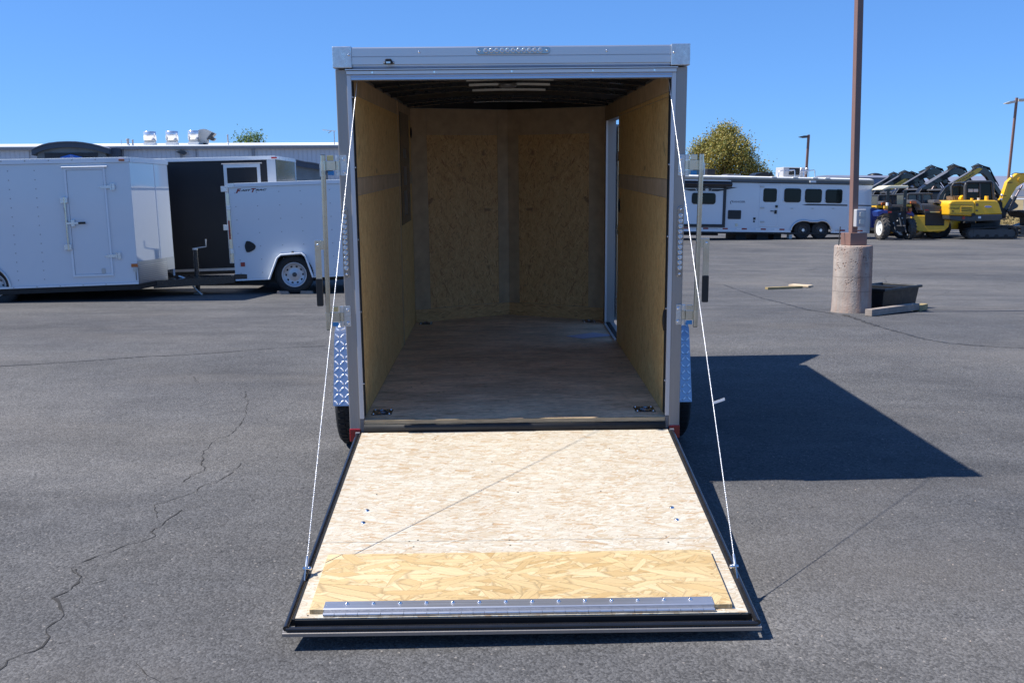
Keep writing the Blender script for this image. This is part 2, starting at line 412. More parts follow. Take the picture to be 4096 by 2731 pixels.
M['roof_white'] = plain('white roof', (0.72, 0.72, 0.70), 0.5, 0, 0.05, 0.5)
M['metal_wall'] = plain('pale metal siding', (0.66, 0.67, 0.70), 0.5, 0, 0.05, 0.6)
M['rv_rail'] = plain('dark roof rail', (0.085, 0.095, 0.10), 0.35)
M['gutter'] = plain('gutter', (0.30, 0.30, 0.32), 0.4)
M['cable'] = plain('wire rope', (0.78, 0.78, 0.78), 0.35, 0.6, 0.25, 900)
M['tag_white'] = plain('white tag', (0.85, 0.85, 0.85), 0.5)
M['duct'] = plain('spun aluminium', (0.78, 0.78, 0.80), 0.25, 0.8, 0.05, 2)
M['duct_dull'] = plain('dull sheet metal', (0.50, 0.49, 0.46), 0.5, 0.2, 0.05, 2)
M['bark'] = plain('bark', (0.14, 0.10, 0.07), 0.9, 0, 0.3, 3)
M['wood_new'] = plain('treated board', (0.30, 0.23, 0.11), 0.8, 0, 0.2, 7)
M['wood_pale'] = plain('pale board', (0.62, 0.48, 0.32), 0.8, 0, 0.15, 7)
M['wood_grey'] = plain('weathered board', (0.26, 0.22, 0.19), 0.85, 0, 0.2, 9, bump=0.3)
M['sticker_blue'] = plain('blue sticker', (0.03, 0.22, 0.5), 0.4)
M['khaki'] = plain('yellow zinc tab', (0.60, 0.50, 0.26), 0.3, 0.7)
M['bird'] = plain('dark feathers', (0.03, 0.03, 0.035), 0.7)
def lensmat():
    m, nt, b = newmat('clear lamp lens'); setin(b, Base_Color=(0.62, 0.64, 0.66), Roughness=0.08, Metallic=0.55); b.inputs['Coat Weight'].default_value = 0.8; return m
M['lens'] = lensmat()
M['lamp_base'] = plain('lamp chrome base', (0.35, 0.37, 0.40), 0.15, 0.9, 0.1, 30)

def tread_plate(name, tint):
    m, nt, b = newmat(name); g = G(nt)
    setin(b, Base_Color=tint, Metallic=0.9, Roughness=0.3); return m
M['tread'] = tread_plate('tread plate', (0.36, 0.40, 0.47))
M['tread_bar'] = tread_plate('tread plate bar', (0.90, 0.90, 0.92))

def asphalt():
    m, nt, b = newmat('worn asphalt'); g = G(nt); v = g.coord()
    broad = g.noise(v, 0.22, 6, 0.62, 0.6)
    c = g.ramp(broad, [(0.34, (0.084, 0.085, 0.090)), (0.5, (0.110, 0.109, 0.111)), (0.66, (0.142, 0.137, 0.133))])
    st = g.coord(scale=(0.35, 1.6, 1), rot=(0, 0, 0.15)); streak = g.noise(st, 0.9, 6, 0.6, 0.3)
    c = g.mix(0.75, c, g.ramp(streak, [(0.3, 0.72), (0.7, 1.12)]), 'MULTIPLY')
    mid = g.noise(v, 3.5, 5, 0.65)
    c = g.mix(0.6, c, g.ramp(mid, [(0.3, 0.80), (0.7, 1.12)]), 'MULTIPLY')
    # aggregate
    a1 = g.vor(v, 105); s1 = g.n('ShaderNodeSeparateColor'); g.l(a1.outputs['Color'], s1.inputs[0])
    c = g.mix(0.60, c, g.ramp(s1.outputs[0], [(0.0, 0.45), (0.5, 0.98), (1.0, 1.6)]), 'MULTIPLY')
    a2 = g.vor(v, 62); s2 = g.n('ShaderNodeSeparateColor'); g.l(a2.outputs['Color'], s2.inputs[0])
    chip = g.math('MULTIPLY', g.ramp(s2.outputs[0], [(0.955, 0.0), (0.97, 1.0)]), g.ramp(a2.outputs['Distance'], [(0.22, 1.0), (0.40, 0.0)]))
    c = g.mix(g.math('MULTIPLY', chip, 0.6), c, (0.34, 0.31, 0.28))
    a3 = g.vor(v, 28); s3 = g.n('ShaderNodeSeparateColor'); g.l(a3.outputs['Color'], s3.inputs[0])
    pit = g.math('MULTIPLY', g.ramp(s3.outputs[1], [(0.90, 0.0), (0.92, 1.0)]), g.ramp(a3.outputs['Distance'], [(0.12, 1.0), (0.3, 0.0)]))
    c = g.mix(g.math('MULTIPLY', pit, 0.7), c, (0.02, 0.02, 0.022))
    # pale dusty wear, stronger on the far part of the lot
    w = g.noise(g.coord(scale=(0.5, 2.2, 1), loc=(4, 2, 0)), 1.6, 8, 0.72, 0.8)
    tc = g.n('ShaderNodeTexCoord'); sp = g.n('ShaderNodeSeparateXYZ'); g.l(tc.outputs['Object'], sp.inputs[0])
    far = g.math('MULTIPLY', g.ramp(g.math('MULTIPLY', sp.outputs[1], 0.05), [(0.18, 0.12), (0.5, 1.0)]), g.ramp(w, [(0.56, 0.0), (0.70, 0.65)]))
    c = g.mix(far, c, (0.20, 0.18, 0.165))
    oil = g.noise(g.coord(loc=(9, 4, 0)), 0.75, 5, 0.6, 0.5)
    c = g.mix(g.ramp(oil, [(0.60, 0.0), (0.74, 0.42)]), c, (0.045, 0.044, 0.046))
    c = g.mix(g.ramp(g.noise(g.coord(scale=(0.4, 1, 1), rot=(0, 0, 0.5), loc=(2, 7, 0)), 0.5, 4, 0.6), [(0.52, 0.0), (0.68, 0.30)]), c, (0.155, 0.14, 0.125))
    g.l(c, b.inputs['Base Color'])
    setin(b, Roughness=0.82); b.inputs['Specular IOR Level'].default_value = 0.15
    h = g.math('ADD', g.math('MULTIPLY', g.noise(v, 95, 6, 0.72), 1.0), g.math('MULTIPLY', a1.outputs['Distance'], -0.55))
    g.bump(h, 0.85, 0.006, b)
    return m
M['asphalt'] = asphalt()
M['crack'] = plain('crack shadow filler', (0.030, 0.028, 0.026), 0.95)
M['tar'] = plain('tar seam', (0.04, 0.038, 0.036), 0.7)

def drygrass():
    m, nt, b = newmat('dry grass'); g = G(nt); v = g.coord()
    n = g.noise(v, 0.25, 8, 0.7); n2 = g.noise(v, 2.5, 5, 0.7)
    c = g.ramp(n, [(0.3, (0.15, 0.13, 0.05)), (0.5, (0.27, 0.205, 0.09)), (0.7, (0.34, 0.25, 0.12))])
    c = g.mix(0.6, c, g.ramp(n2, [(0.3, 0.6), (0.7, 1.15)]), 'MULTIPLY')
    g.l(c, b.inputs['Base Color']); setin(b, Roughness=0.95); return m
M['grass'] = drygrass()
M['road'] = plain('far road', (0.17, 0.16, 0.155), 0.9, 0, 0.1, 0.3)
M['hill'] = plain('hazy blue hill', (0.16, 0.18, 0.25), 0.95, 0, 0.12, 0.002)  # bluish base colour stands in for haze over the distance

def concrete():
    m, nt, b = newmat('stained concrete'); g = G(nt); v = g.coord()
    n = g.noise(v, 6, 7, 0.65)
    c = g.ramp(n, [(0.3, (0.25, 0.21, 0.185)), (0.7, (0.42, 0.365, 0.32))])
    vs = g.coord(scale=(6, 6, 0.5)); rs = g.noise(vs, 1.1, 5, 0.6)
    c = g.mix(g.ramp(rs, [(0.42, 0.0), (0.66, 0.75)]), c, (0.40, 0.20, 0.12))
    # pitting near the top
    sp = g.n('ShaderNodeSeparateXYZ'); tc = g.n('ShaderNodeTexCoord'); g.l(tc.outputs['Object'], sp.inputs[0])
    pv = g.vor(v, 34); pn = g.noise(v, 5, 4)
    top = g.ramp(g.math('ADD', sp.outputs[2], g.math('MULTIPLY', pn, 0.7)), [(0.62, 0.0), (1.0, 1.0)])
    pit = g.math('MULTIPLY', g.math('MULTIPLY', g.ramp(pv.outputs['Distance'], [(0.22, 1.0), (0.42, 0.0)]), g.ramp(g.noise(v, 9, 4), [(0.46, 0.0), (0.56, 1.0)])), top)
    c = g.mix(g.math('MULTIPLY', pit, 0.8), c, (0.17, 0.09, 0.06))
    # casting lines
    for z in (0.28, 0.47):
        d = g.math('ABSOLUTE', g.math('SUBTRACT', sp.outputs[2], z))
        ln = g.ramp(d, [(0.002, 0.6), (0.006, 0.0)]); c = g.mix(ln, c, (0.12, 0.10, 0.09))
    g.l(c, b.inputs['Base Color']); setin(b, Roughness=0.9)
    g.bump(g.math('SUBTRACT', g.noise(v, 40, 5), g.math('MULTIPLY', pit, 1.5)), 0.6, 0.008, b); return m
M['concrete'] = concrete()
def leafmat(name, stops):
    m, nt, b = newmat(name); g = G(nt); ob = g.n('ShaderNodeNewGeometry')
    n = g.noise(g.coord(), 0.6, 3)
    f = g.math('ADD', g.math('MULTIPLY', ob.outputs['Random Per Island'], 0.55), g.math('MULTIPLY', n, 0.5))
    g.l(g.ramp(f, stops), b.inputs['Base Color']); setin(b, Roughness=0.6)
    b.inputs['Subsurface Weight'].default_value = 0.0
    tr = nt.nodes.new('ShaderNodeBsdfTranslucent'); mx = nt.nodes.new('ShaderNodeMixShader'); mx.inputs[0].default_value = 0.25
    rp = g.ramp(f, stops); g.l(rp, tr.inputs[0]); out = [x for x in nt.nodes if x.type == 'OUTPUT_MATERIAL'][0]
    g.l(b.outputs[0], mx.inputs[1]); g.l(tr.outputs[0], mx.inputs[2]); g.l(mx.outputs[0], out.inputs[0]); return m
M['leaf_gold'] = leafmat('golden leaves', [(0.2, (0.14, 0.17, 0.04)), (0.5, (0.29, 0.27, 0.065)), (0.8, (0.45, 0.34, 0.09))])
M['leaf_green'] = leafmat('green leaves', [(0.2, (0.10, 0.17, 0.05)), (0.8, (0.24, 0.34, 0.10))])

# ================================================================== GROUND
def ground_sheet():
    xs = sorted(set([round(-40+i*0.5, 3) for i in range(0, 241)] + [-3000, -1500, -800, -400, -200, -120, -80, -60, 100, 120, 160, 220, 300, 500, 800, 1500, 3000]))
    ys = sorted(set([-60, -40, -25, -15] + [round(-12+i*0.4, 3) for i in range(0, 186)] + [62+i*3 for i in range(1, 40)]))
    # the lot ends at y=61; terrain beyond is a second sheet
    ys_l = [y for y in ys if y <= 61]; xs_l = [x for x in xs if -130 <= x <= 100]
    def sheet(name, xs, ys, mat, dz=0.0):
        vs = [(x, y, gh(x, y)+dz) for y in ys for x in xs]; n = len(xs)
        fs = [(j*n+i, j*n+i+1, (j+1)*n+i+1, (j+1)*n+i) for j in range(len(ys)-1) for i in range(n-1)]
        b = MB(); b.add(vs, fs, True); return b.build(name, mat, kind='structure')
    g = sheet('ground', xs_l, ys_l, M['asphalt'])
    fx = [-4000, -1500, -600, -300] + list(range(-150, 200, 10)) + [300, 600, 1500, 4000]
    fy = [61, 63, 66, 70, 75, 80, 90, 100, 120, 140, 170, 200, 250, 300, 400, 600, 1000, 2000, 4500]
    t = sheet('terrain', fx, fy, M['grass'], -0.01)
    # skirts of terrain around the lot so the ground reaches the horizon everywhere
    sheet('terrain_side', [-4000, -1000, -300, -120], [-4000, -60, 0, 61], M['grass'], -0.012)
    sheet('terrain_edge', [100, 300, 1000, 4000], [-4000, -60, 0, 61], M['grass'], -0.012)
    sheet('terrain_back', [-120, 0, 100], [-4000, -1000, -60], M['grass'], -0.012)
    # two roads crossing the field
    def road(y0, y1, nm):
        vs = []; fs = []; X = list(range(-200, 400, 20))
        for i, x in enumerate(X):
            vs += [(x, y0, gh(x, y0)+0.05), (x, y1, gh(x, y1)+0.05)]
        for i in range(len(X)-1): fs.append((2*i, 2*i+2, 2*i+3, 2*i+1))
        b = MB(); b.add(vs, fs); return b.build(nm, M['road'], kind='structure')
    road(104, 128, 'road'); road(265, 330, 'far_road')
    return g
ground = ground_sheet()

def ribbon(mb, pts, w0, w1, dz=0.0025, jag=0.0, step=0.035):
    pts = [Vector((p[0], p[1])) for p in pts]; dense = []
    for a, b in zip(pts, pts[1:]):
        n = max(1, int((b-a).length/step))
        for i in range(n):
            q = a.lerp(b, i/n); dense.append(q)
    dense.append(pts[-1]); rnd = random.Random(len(dense)*7+int(pts[0].x*100))
    out = []; off = 0
    for i, q in enumerate(dense):
        t = (dense[min(i+1, len(dense)-1)]-dense[max(i-1, 0)]).normalized(); nrm = Vector((-t.y, t.x))
        off = off*0.7 + rnd.uniform(-jag, jag); q = q + nrm*off
        w = (w0+(w1-w0)*i/len(dense))*rnd.choice((0.25, 0.5, 0.8, 1.0, 1.6))*0.5
        for s in (1, -1):
            p = q+nrm*w*s; out.append((p.x, p.y, gh(p.x, p.y)+dz))
    mb.add(out, [(2*i, 2*i+1, 2*i+3, 2*i+2) for i in range(len(dense)-1)])
zl = Z(0, 1300, 1424/1300.0)
def gp(p):
    q = on_plane(p, 0.0)
    for _ in range(6): q = on_plane(p, gh(q.x, q.y))
    return (q.x, q.y)
cr = MB()
main_crack = [(0, 1515), (40, 1470), (95, 1440), (155, 1430), (218, 1385), (205, 1330), (265, 1290), (268, 1220), (250, 1192), (300, 1160), (352, 1115), (330, 1062), (400, 1030), (490, 990), (570, 960), (650, 942), (688, 925), (675, 905), (705, 880), (735, 838), (800, 810)]
ribbon(cr, [gp(zl(*p)) for p in main_crack], 0.010, 0.005, jag=0.014)
ribbon(cr, [gp(zl(*p)) for p in [(690, 842), (678, 810), (665, 790), (720, 775), (790, 752), (865, 728), (890, 700), (940, 690), (1000, 650), (1060, 600)]], 0.006, 0.003, jag=0.013)
ribbon(cr, [gp(zl(*p)) for p in [(795, 688), (830, 655), (895, 640), (880, 600), (890, 560), (915, 520), (960, 495), (1000, 485), (1030, 450), (1070, 400), (1085, 340), (1070, 290)]], 0.008, 0.004, jag=0.013)
ribbon(cr, [gp(zl(*p)) for p in [(330, 1068), (370, 1140), (470, 1115)]], 0.004, 0.002, jag=0.005)
ribbon(cr, [gp(zl(*p)) for p in [(600, 1480), (640, 1540), (700, 1567)]], 0.004, 0.003, jag=0.006)
ribbon(cr, [gp(zl(*p)) for p in [(480, 1010), (640, 790), (760, 750)]][:0] or [gp(zl(*p)) for p in [(860, 250), (850, 225), (870, 260)]], 0.004, 0.003, jag=0.006)
cr.build('crack', M['crack'], ground, kind='stuff')
sm = MB()
ribbon(sm, [gp(zl(*p)) for p in [(-60, 184), (0, 180), (160, 172), (300, 163), (480, 150), (640, 138), (800, 132), (1000, 118), (1200, 102), (1424, 92)]], 0.03, 0.018, jag=0.004)
zr = Z(2650, 1200, 2352/1446.0); z5 = Z(3000, 850, 2.94)
ribbon(sm, [gp(z5(*p)) for p in [(-700, 830), (-300, 850), (0, 960), (120, 1000), (400, 1070), (700, 1150), (980, 1190)]], 0.03, 0.05, jag=0.01)
ribbon(sm, [gp(zr(*p)) for p in [(1180, 95), (1280, 130), (1400, 170), (1540, 210), (1700, 255), (1900, 285), (2100, 300), (2352, 312), (2800, 330)]], 0.06, 0.02, jag=0.012)
ribbon(sm, [gp(z5(*p)) for p in [(0, 820), (300, 830), (960, 838)]], 0.012, 0.012, jag=0.01)
ribbon(sm, [gp(z5(*p)) for p in [(1390, 825), (1500, 822), (1600, 820), (1580, 770), (1640, 735)]], 0.012, 0.008, jag=0.01)
ribbon(sm, [gp(z5(*p)) for p in [(560, 660), (700, 685), (800, 650), (960, 640)]], 0.012, 0.012, jag=0.01)
ribbon(sm, [gp(z5(*p)) for p in [(2140, 990), (2250, 965), (2352, 925)]], 0.012, 0.008, jag=0.01)
ribbon(sm, [gp(z5(*p)) for p in [(1420, 592), (1900, 605), (2500, 610)]], 0.02, 0.02, jag=0.01)
ribbon(sm, [gp(D(*p)) for p in [(1250, 470), (1650, 566), (1900, 575), (2352, 590)]][1:], 0.02, 0.02, jag=0.01)
ribbon(sm, [gp(D(2350, 709)), gp(D(2250, 710)), gp(D(2140, 712))], 0.012, 0.03, jag=0.003)
sm.build('seam', M['tar'], ground, kind='stuff')
# gravel crumbs on the lot
gr = MB(); rg = random.Random(3)
for i in range(260):
    px = rg.uniform(0, 4096); py = rg.uniform(1000, 2731); x, y = gp((px, py))
    if abs(x) < 1.1 and -2.2 < y < 5: continue
    s = rg.uniform(0.002, 0.006); z = gh(x, y); a = rg.uniform(0, 3)
    dx, dy = s*cos(a), s*sin(a)
    gr.add([(x-dx, y-dy, z), (x+dy, y-dx, z), (x+dx, y+dy, z), (x-dy, y+dx, z), (x, y, z+s*0.9)], [(0, 1, 4), (1, 2, 4), (2, 3, 4), (3, 0, 4)])
tag(gr.build('gravel', M['wood_grey'], kind='stuff'), 'tiny loose stones and grit scattered over the asphalt', 'gravel')

# hills
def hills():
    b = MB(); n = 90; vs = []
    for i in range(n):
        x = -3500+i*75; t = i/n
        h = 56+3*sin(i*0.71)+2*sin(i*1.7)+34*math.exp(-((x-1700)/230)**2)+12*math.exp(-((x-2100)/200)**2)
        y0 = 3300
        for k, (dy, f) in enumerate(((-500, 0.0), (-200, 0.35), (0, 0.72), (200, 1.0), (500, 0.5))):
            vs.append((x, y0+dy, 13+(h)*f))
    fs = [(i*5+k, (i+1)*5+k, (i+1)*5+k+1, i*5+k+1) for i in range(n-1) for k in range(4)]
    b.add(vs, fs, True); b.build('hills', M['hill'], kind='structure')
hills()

# ================================================================== MAIN TRAILER
MT = Matrix(((0.99995199, 0.0, -0.00979939, 0.0), (-0.00040918, 0.99912784, -0.04175404, 0.0),
             (0.00979084, 0.04175605, 0.99907986, 0.06875156), (0, 0, 0, 1)))
tf = Fr(MT)
trailer = thing('cargo_trailer', 'pewter grey cargo trailer seen from behind with its plywood ramp door lowered', 'trailer', mat=MT)
W = 0.915; BI = 0.836; ZF = 0.344; ZT = 2.2228
# corner posts with the paler jamb inside
for s in (-1, 1):
    b = MB(); b.prism([(s*0.855, 0.0), (s*W, 0.0), (s*W, 0.11), (s*0.905, 0.12), (s*0.855, 0.06)], 0.285, ZT-0.004, 'z')
    post = b.build('corner_post', M['post'], trailer, bevel=0.004)
    b = MB(); b.prism([(s*0.8335, -0.004), (s*0.8565, -0.004), (s*0.8535, 0.05), (s*0.8335, 0.05)], 0.352, 2.1915, 'z')
    b.build('door_jamb', M['jamb'], trailer, bevel=0.002)
    b = MB(); b.box(s*0.8565, s*(W+0.002), -0.006, 0.09, 0.222, 0.296)
    b.build('red_reflector', M['red_refl'], trailer, bevel=0.004)
    b = MB(); b.prism([(s*0.835, 0.0), (s*0.8545, 0.0), (s*0.8545, 0.05), (s*0.835, 0.05)], 0.235, 0.350, 'z')
    b.build('post_foot', M['mid_grey'], trailer, bevel=0.002)
    # black weather seal inside the jamb with little rivets
    b = MB(); b.box(s*0.8295, s*0.8333, 0.012, 0.06, 0.36, 2.16); b.build('weather_seal', M['seal'], trailer)
    b = MB()
    for z in (0.55, 0.95, 1.34, 1.72, 2.08): b.ball((s*0.829, 0.004, z), 0.0045, 8, 5)
    b.build('rivets', M['chrome'], trailer, kind='stuff')
# rear header rail: ribbed extrusion
prof = [(-0.006, 2.222), (-0.012, 2.232), (-0.012, 2.240), (-0.026, 2.2405), (-0.026, 2.276), (-0.021, 2.277), (-0.021, 2.2795), (-0.026, 2.281), (-0.026, 2.321), (-0.018, 2.327), (0.03, 2.3275), (0.05, 2.222)]
hd = MB().prism(prof, -0.822, 0.822, 'x').build('header_rail', M['alu_x'], trailer)
b = MB().prism([(-0.004, 2.2105), (-0.030, 2.213), (-0.030, 2.2185), (0.01, 2.2215), (0.03, 2.2105)], -0.86, 0.86, 'x'); b.build('drip_rail', M['alu_x'], trailer)
b = MB().prism([(-0.008, 2.192), (-0.018, 2.1935), (-0.018, 2.2095), (-0.004, 2.2100), (0.02, 2.2095), (0.02, 2.192)], -0.855, 0.855, 'x'); b.build('seal_rail', M['alu_x'], trailer)
b = MB().prism([(-0.006, 2.1645), (-0.012, 2.166), (-0.010, 2.178), (-0.014, 2.180), (-0.010, 2.1915), (0.05, 2.1915), (0.05, 2.1645)], -0.8325, 0.8325, 'x')
b.build('header_lip', M['alu_x'], trailer)
for x in (-0.72, -0.40, 0.0, 0.42, 0.74):
    MB().cyl((x, -0.018, 2.2015), (x, -0.022, 2.2015), 0.005, n=10).build('rail_screw', M['chrome'], trailer)
for x, z in ((-0.475, 2.301), (0.49, 2.300), (-0.7, 2.25), (0.74, 2.25)):
    if z > 2.28: MB().ball((x, -0.027, z), 0.007, 10, 6).build('rail_screw', M['chrome'], trailer)
for s in (-1, 1):
    b = MB().box(s*0.8225, s*0.9216, -0.034, 0.11, 2.2232, 2.331); b.build('corner_cap', M['galv'], trailer, bevel=0.004)
    MB().ball((s*0.836, -0.035, 2.288), 0.007, 10, 6).build('rail_screw', M['chrome'], trailer)
# side roof rails, skins
for s in (-1, 1):
    MB().prism([(0.112, 2.225), (3.30, 2.225), (3.30, 2.325), (0.112, 2.325)], s*0.86, s*0.918, 'x').build('roof_rail', M['alu'], trailer, bevel=0.004)
DY0, DY1, DZ0, DZ1 = 2.20, 3.13, 0.345, 2.03       # side door opening in the right wall (refined below)
MB().box(-0.910, -0.838, 0.115, 3.30, 0.30, 2.224).build('side_wall', M['post'], trailer)
zq = Z(2350, 400, 958/550.0)
yA = tf.yz(D(1419, 500), BI)[0]; yB = tf.yz(D(1392.5, 500), BI)[0]
DY0, DY1 = yA, yB-0.03
DZ1 = tf.yz(D(1419, 268), BI)[1]
rw = MB()
rw.box(0.838, 0.910, 0.115, DY0, 0.30, 2.224); rw.box(0.838, 0.910, DY1, 3.30, 0.30, 2.224)
rw.box(0.838, 0.910, DY0, DY1, DZ1, 2.224); rw.box(0.838, 0.910, DY0, DY1, 0.30, 0.346)
rw.build('side_wall', M['post'], trailer)
# nose skins
MB().prism([(-0.91, 3.30), (0, 3.80), (0, 3.722), (-0.838, 3.30)], 0.30, 2.284, 'z').build('nose_wall', M['post'], trailer)
MB().prism([(0.91, 3.30), (0, 3.80), (0, 3.722), (0.838, 3.30)], 0.30, 2.284, 'z').build('nose_wall', M['post'], trailer)
# arched roof skin
rf = MB(); vs = []; n = 16
for y in (0.03, 3.30):
    for i in range(n+1):
        x = -0.86+1.72*i/n; vs.append((x, y, 2.300+0.030*(1-(x/0.86)**2)))
for y in (0.03, 3.30):
    for i in range(n+1):
        x = -0.86+1.72*i/n; vs.append((x, y, 2.292+0.030*(1-(x/0.86)**2)))
k = n+1
fs = [(i, i+1, i+1+k, i+k) for i in range(n)] + [(i+2*k, i+3*k, i+1+3*k, i+1+2*k) for i in range(n)]
rf.add(vs, fs); rf.prism([(-0.86, 3.30), (0.86, 3.30), (0, 3.78)], 2.285, 2.33, 'z'); rf.build('roof_skin', M['alu'], trailer)
# ---- interior
# dark roof lining with bows
cl = MB(); vs = []
for y in (0.05, 3.72):
    for i in range(n+1):
        x = -0.837+1.674*i/n; vs.append((x, y, 2.215+0.045*(1-(x/0.837)**2)))
cl.add(vs, [(i, i+k, i+1+k, i+1) for i in range(n)]); cl.build('roof_lining', M['black_matte'], trailer)
def bow(y):
    b = MB(); vs = []
    for i in range(n+1):
        x = -0.835+1.67*i/n; z = 2.195+0.045*(1-(x/0.835)**2)
        vs += [(x, y-0.02, z), (x, y+0.02, z), (x, y+0.02, z+0.02), (x, y-0.02, z+0.02)]
    fs = []
    for i in range(n):
        for j in range(4): fs.append((i*4+j, i*4+(j+1) % 4, (i+1)*4+(j+1) % 4, (i+1)*4+j))
    b.add(vs, fs); return b.build('roof_bow', M['black_steel'], trailer)
def tape(y, w):
    b = MB(); vs = []
    for i in range(n+1):
        x = -w+2*w*i/n; z = 2.193+0.045*(1-(x/0.835)**2)
        vs += [(x, y-0.023, z), (x, y+0.014, z), (x, y+0.014, z+0.0015), (x, y-0.0205, z+0.0015), (x, y-0.0205, z+0.013), (x, y-0.023, z+0.013)]
    fs = []
    for i in range(n):
        for j in range(6): fs.append((i*6+j, i*6+(j+1) % 6, (i+1)*6+(j+1) % 6, (i+1)*6+j))
    b.add(vs, fs); return b.build('foam_strip', M['roof_white'], trailer)
for y in (0.2, 2.7, 3.1): bow(y)
for a_, c_ in ((1065, 1265, ), (1075, 1260), (1083, 1250), (1088, 1242)):
    py_ = {1065: 187.5, 1075: 199, 1083: 211, 1088: 236}[a_]
    q0_, q1_ = tf.xy(D(a_, py_), 2.230), tf.xy(D(c_, py_), 2.230)
    bow((q0_[1]+q1_[1])/2); tape((q0_[1]+q1_[1])/2, (q1_[0]-q0_[0])/2)
dl = MB().lathe([(0, 2.215), (0.035, 2.216), (0.055, 2.222), (0.062, 2.24)], (tf.xy(D(1166, 201), 2.222)[0], tf.xy(D(1166, 201), 2.222)[1], 0.0), n=24); dl.build('dome_lamp', M['mid_grey'], trailer)
# floor
fl = MB().prism([(-BI, 0.006), (BI, 0.006), (BI, 3.30), (0, 3.72), (-BI, 3.30)], 0.325, ZF, 'z'); fl.build('floor_board', M['floor'], trailer)
MB().box(-0.832, 0.832, -0.006, 0.0055, 0.322, 0.3435).build('floor_edge', M['edge'], trailer)
# rear sill: black steel with rounded nose
sp = [(-0.0065, 0.3205), (-0.012, 0.3195), (-0.020, 0.313), (-0.022, 0.303), (-0.022, 0.262), (0.03, 0.262), (0.03, 0.3205)]
MB().prism(sp, -0.835, 0.835, 'x', sm=True).build('rear_sill', M['black_matte'], trailer)
b = MB()
# side lining: boards and smooth strips, each on its own
def lining(s):
    x0, x1 = s*0.8365, s*(BI-0.0005)
    def bd(y0, y1, z0, z1, m='osb_side', nm='wall_board', pr=0.0):
        if s > 0 and y1 > DY0+0.01:
            # leave the doorway open
            if z0 < DZ1 and z1 > DZ1: bd(y0, y1, DZ1+0.002, z1, m, nm, pr)
            if y0 < DY0: bd(y0, DY0-0.002, z0, min(z1, DZ1), m, nm, pr)
            if z0 < DZ1: return
        MB().box(s*0.8375, s*(BI-pr), y0+0.0015, y1-0.0015, z0+0.0015, z1-0.0015).build(nm, M[m], trailer)
    seam = tf.yz(D(919, 500), -BI)[0]
    seamy = (0.012, seam if s < 0 else 99)
    zs1 = tf.yz(D(815, 410), -BI)[1]; zs0 = tf.yz(D(815, 451), -BI)[1]
    if s < 0:
        bd(0.062, seam, zs1, 2.10); bd(0.062, seam, 2.10, 2.20, 'band', 'smooth_strip', 0.0008)
        bd(0.062, seam, zs0, zs1, 'band', 'smooth_strip', 0.0012)
        bd(0.062, seam, ZF, zs0)
        bd(seam, 3.30, ZF, zs0); bd(seam, 3.30, zs0, zs1, 'band', 'smooth_strip', 0.0012); bd(seam, 3.30, zs1, 2.10); bd(seam, 3.30, 2.10, 2.20, 'band', 'smooth_strip', 0.0008)
        # moulding at the seam and slim batten
        MB().box(-0.8355, -0.8285, seam-0.012, seam+0.012, ZF, 2.2).build('seam_batten', M['band'], trailer)
    else:
        zs1 = tf.yz(D(1540, 413), BI)[1]; zs0 = tf.yz(D(1540, 456), BI)[1]
        bd(0.062, DY0, zs1, DZ1); bd(0.062, DY0, DZ1, 2.10); bd(0.062, DY0, 2.10, 2.20, 'band', 'smooth_strip', 0.0008)
        bd(0.062, DY0, zs0, zs1, 'band', 'smooth_strip', 0.0012); bd(0.062, DY0, ZF, zs0)
        MB().box(0.8355, 0.8375, DY0, 3.298, DZ1+0.003, 2.20).build('smooth_strip', M['band'], trailer)
        MB().box(0.8355, 0.8375, DY1+0.001, 3.298, ZF, DZ1+0.002).build('smooth_strip', M['band'], trailer)
lining(-1); lining(1)
# dark decal sheet high on the left wall
q0 = tf.yz(D(917, 300), -BI)[0]; q1 = tf.yz(D(937, 300), -BI)[0]
z0 = tf.yz(D(928, 515), -BI)[1]; z1 = tf.yz(D(928, 262), -BI)[1]
dk = MB().box(-0.8348, -0.831, q0, q1, z0, z1).build('dark_wall_sheet', M['decal_dark'], trailer)
for f0, f1 in ((0.08, 0.3), (0.35, 0.52), (0.6, 0.68)):
    MB().box(-0.8309, -0.8302, q0+(q1-q0)*0.3, q0+(q1-q0)*0.62, z0+(z1-z0)*f0, z0+(z1-z0)*f1).build('sheet_label', M['mid_grey'], dk)
vp = tf.yz(D(942, 305), -BI)
MB().ball((-0.829, vp[0], vp[1]), 0.03, 12, 8, sx=(0.3, 0.6, 1.6)).build('wall_vent', M['black_matte'], trailer)
vp = tf.yz(D(1424, 472), BI)
MB().ball((0.829, vp[0], vp[1]), 0.03, 12, 8, sx=(0.3, 0.6, 1.8)).build('wall_vent', M['black_matte'], trailer)
vp = tf.yz(D(1528.5, 735), BI)
MB().ball((0.829, vp[0], vp[1]), 0.028, 12, 8, sx=(0.4, 0.5, 2.2)).build('wall_vent', M['black_matte'], trailer)
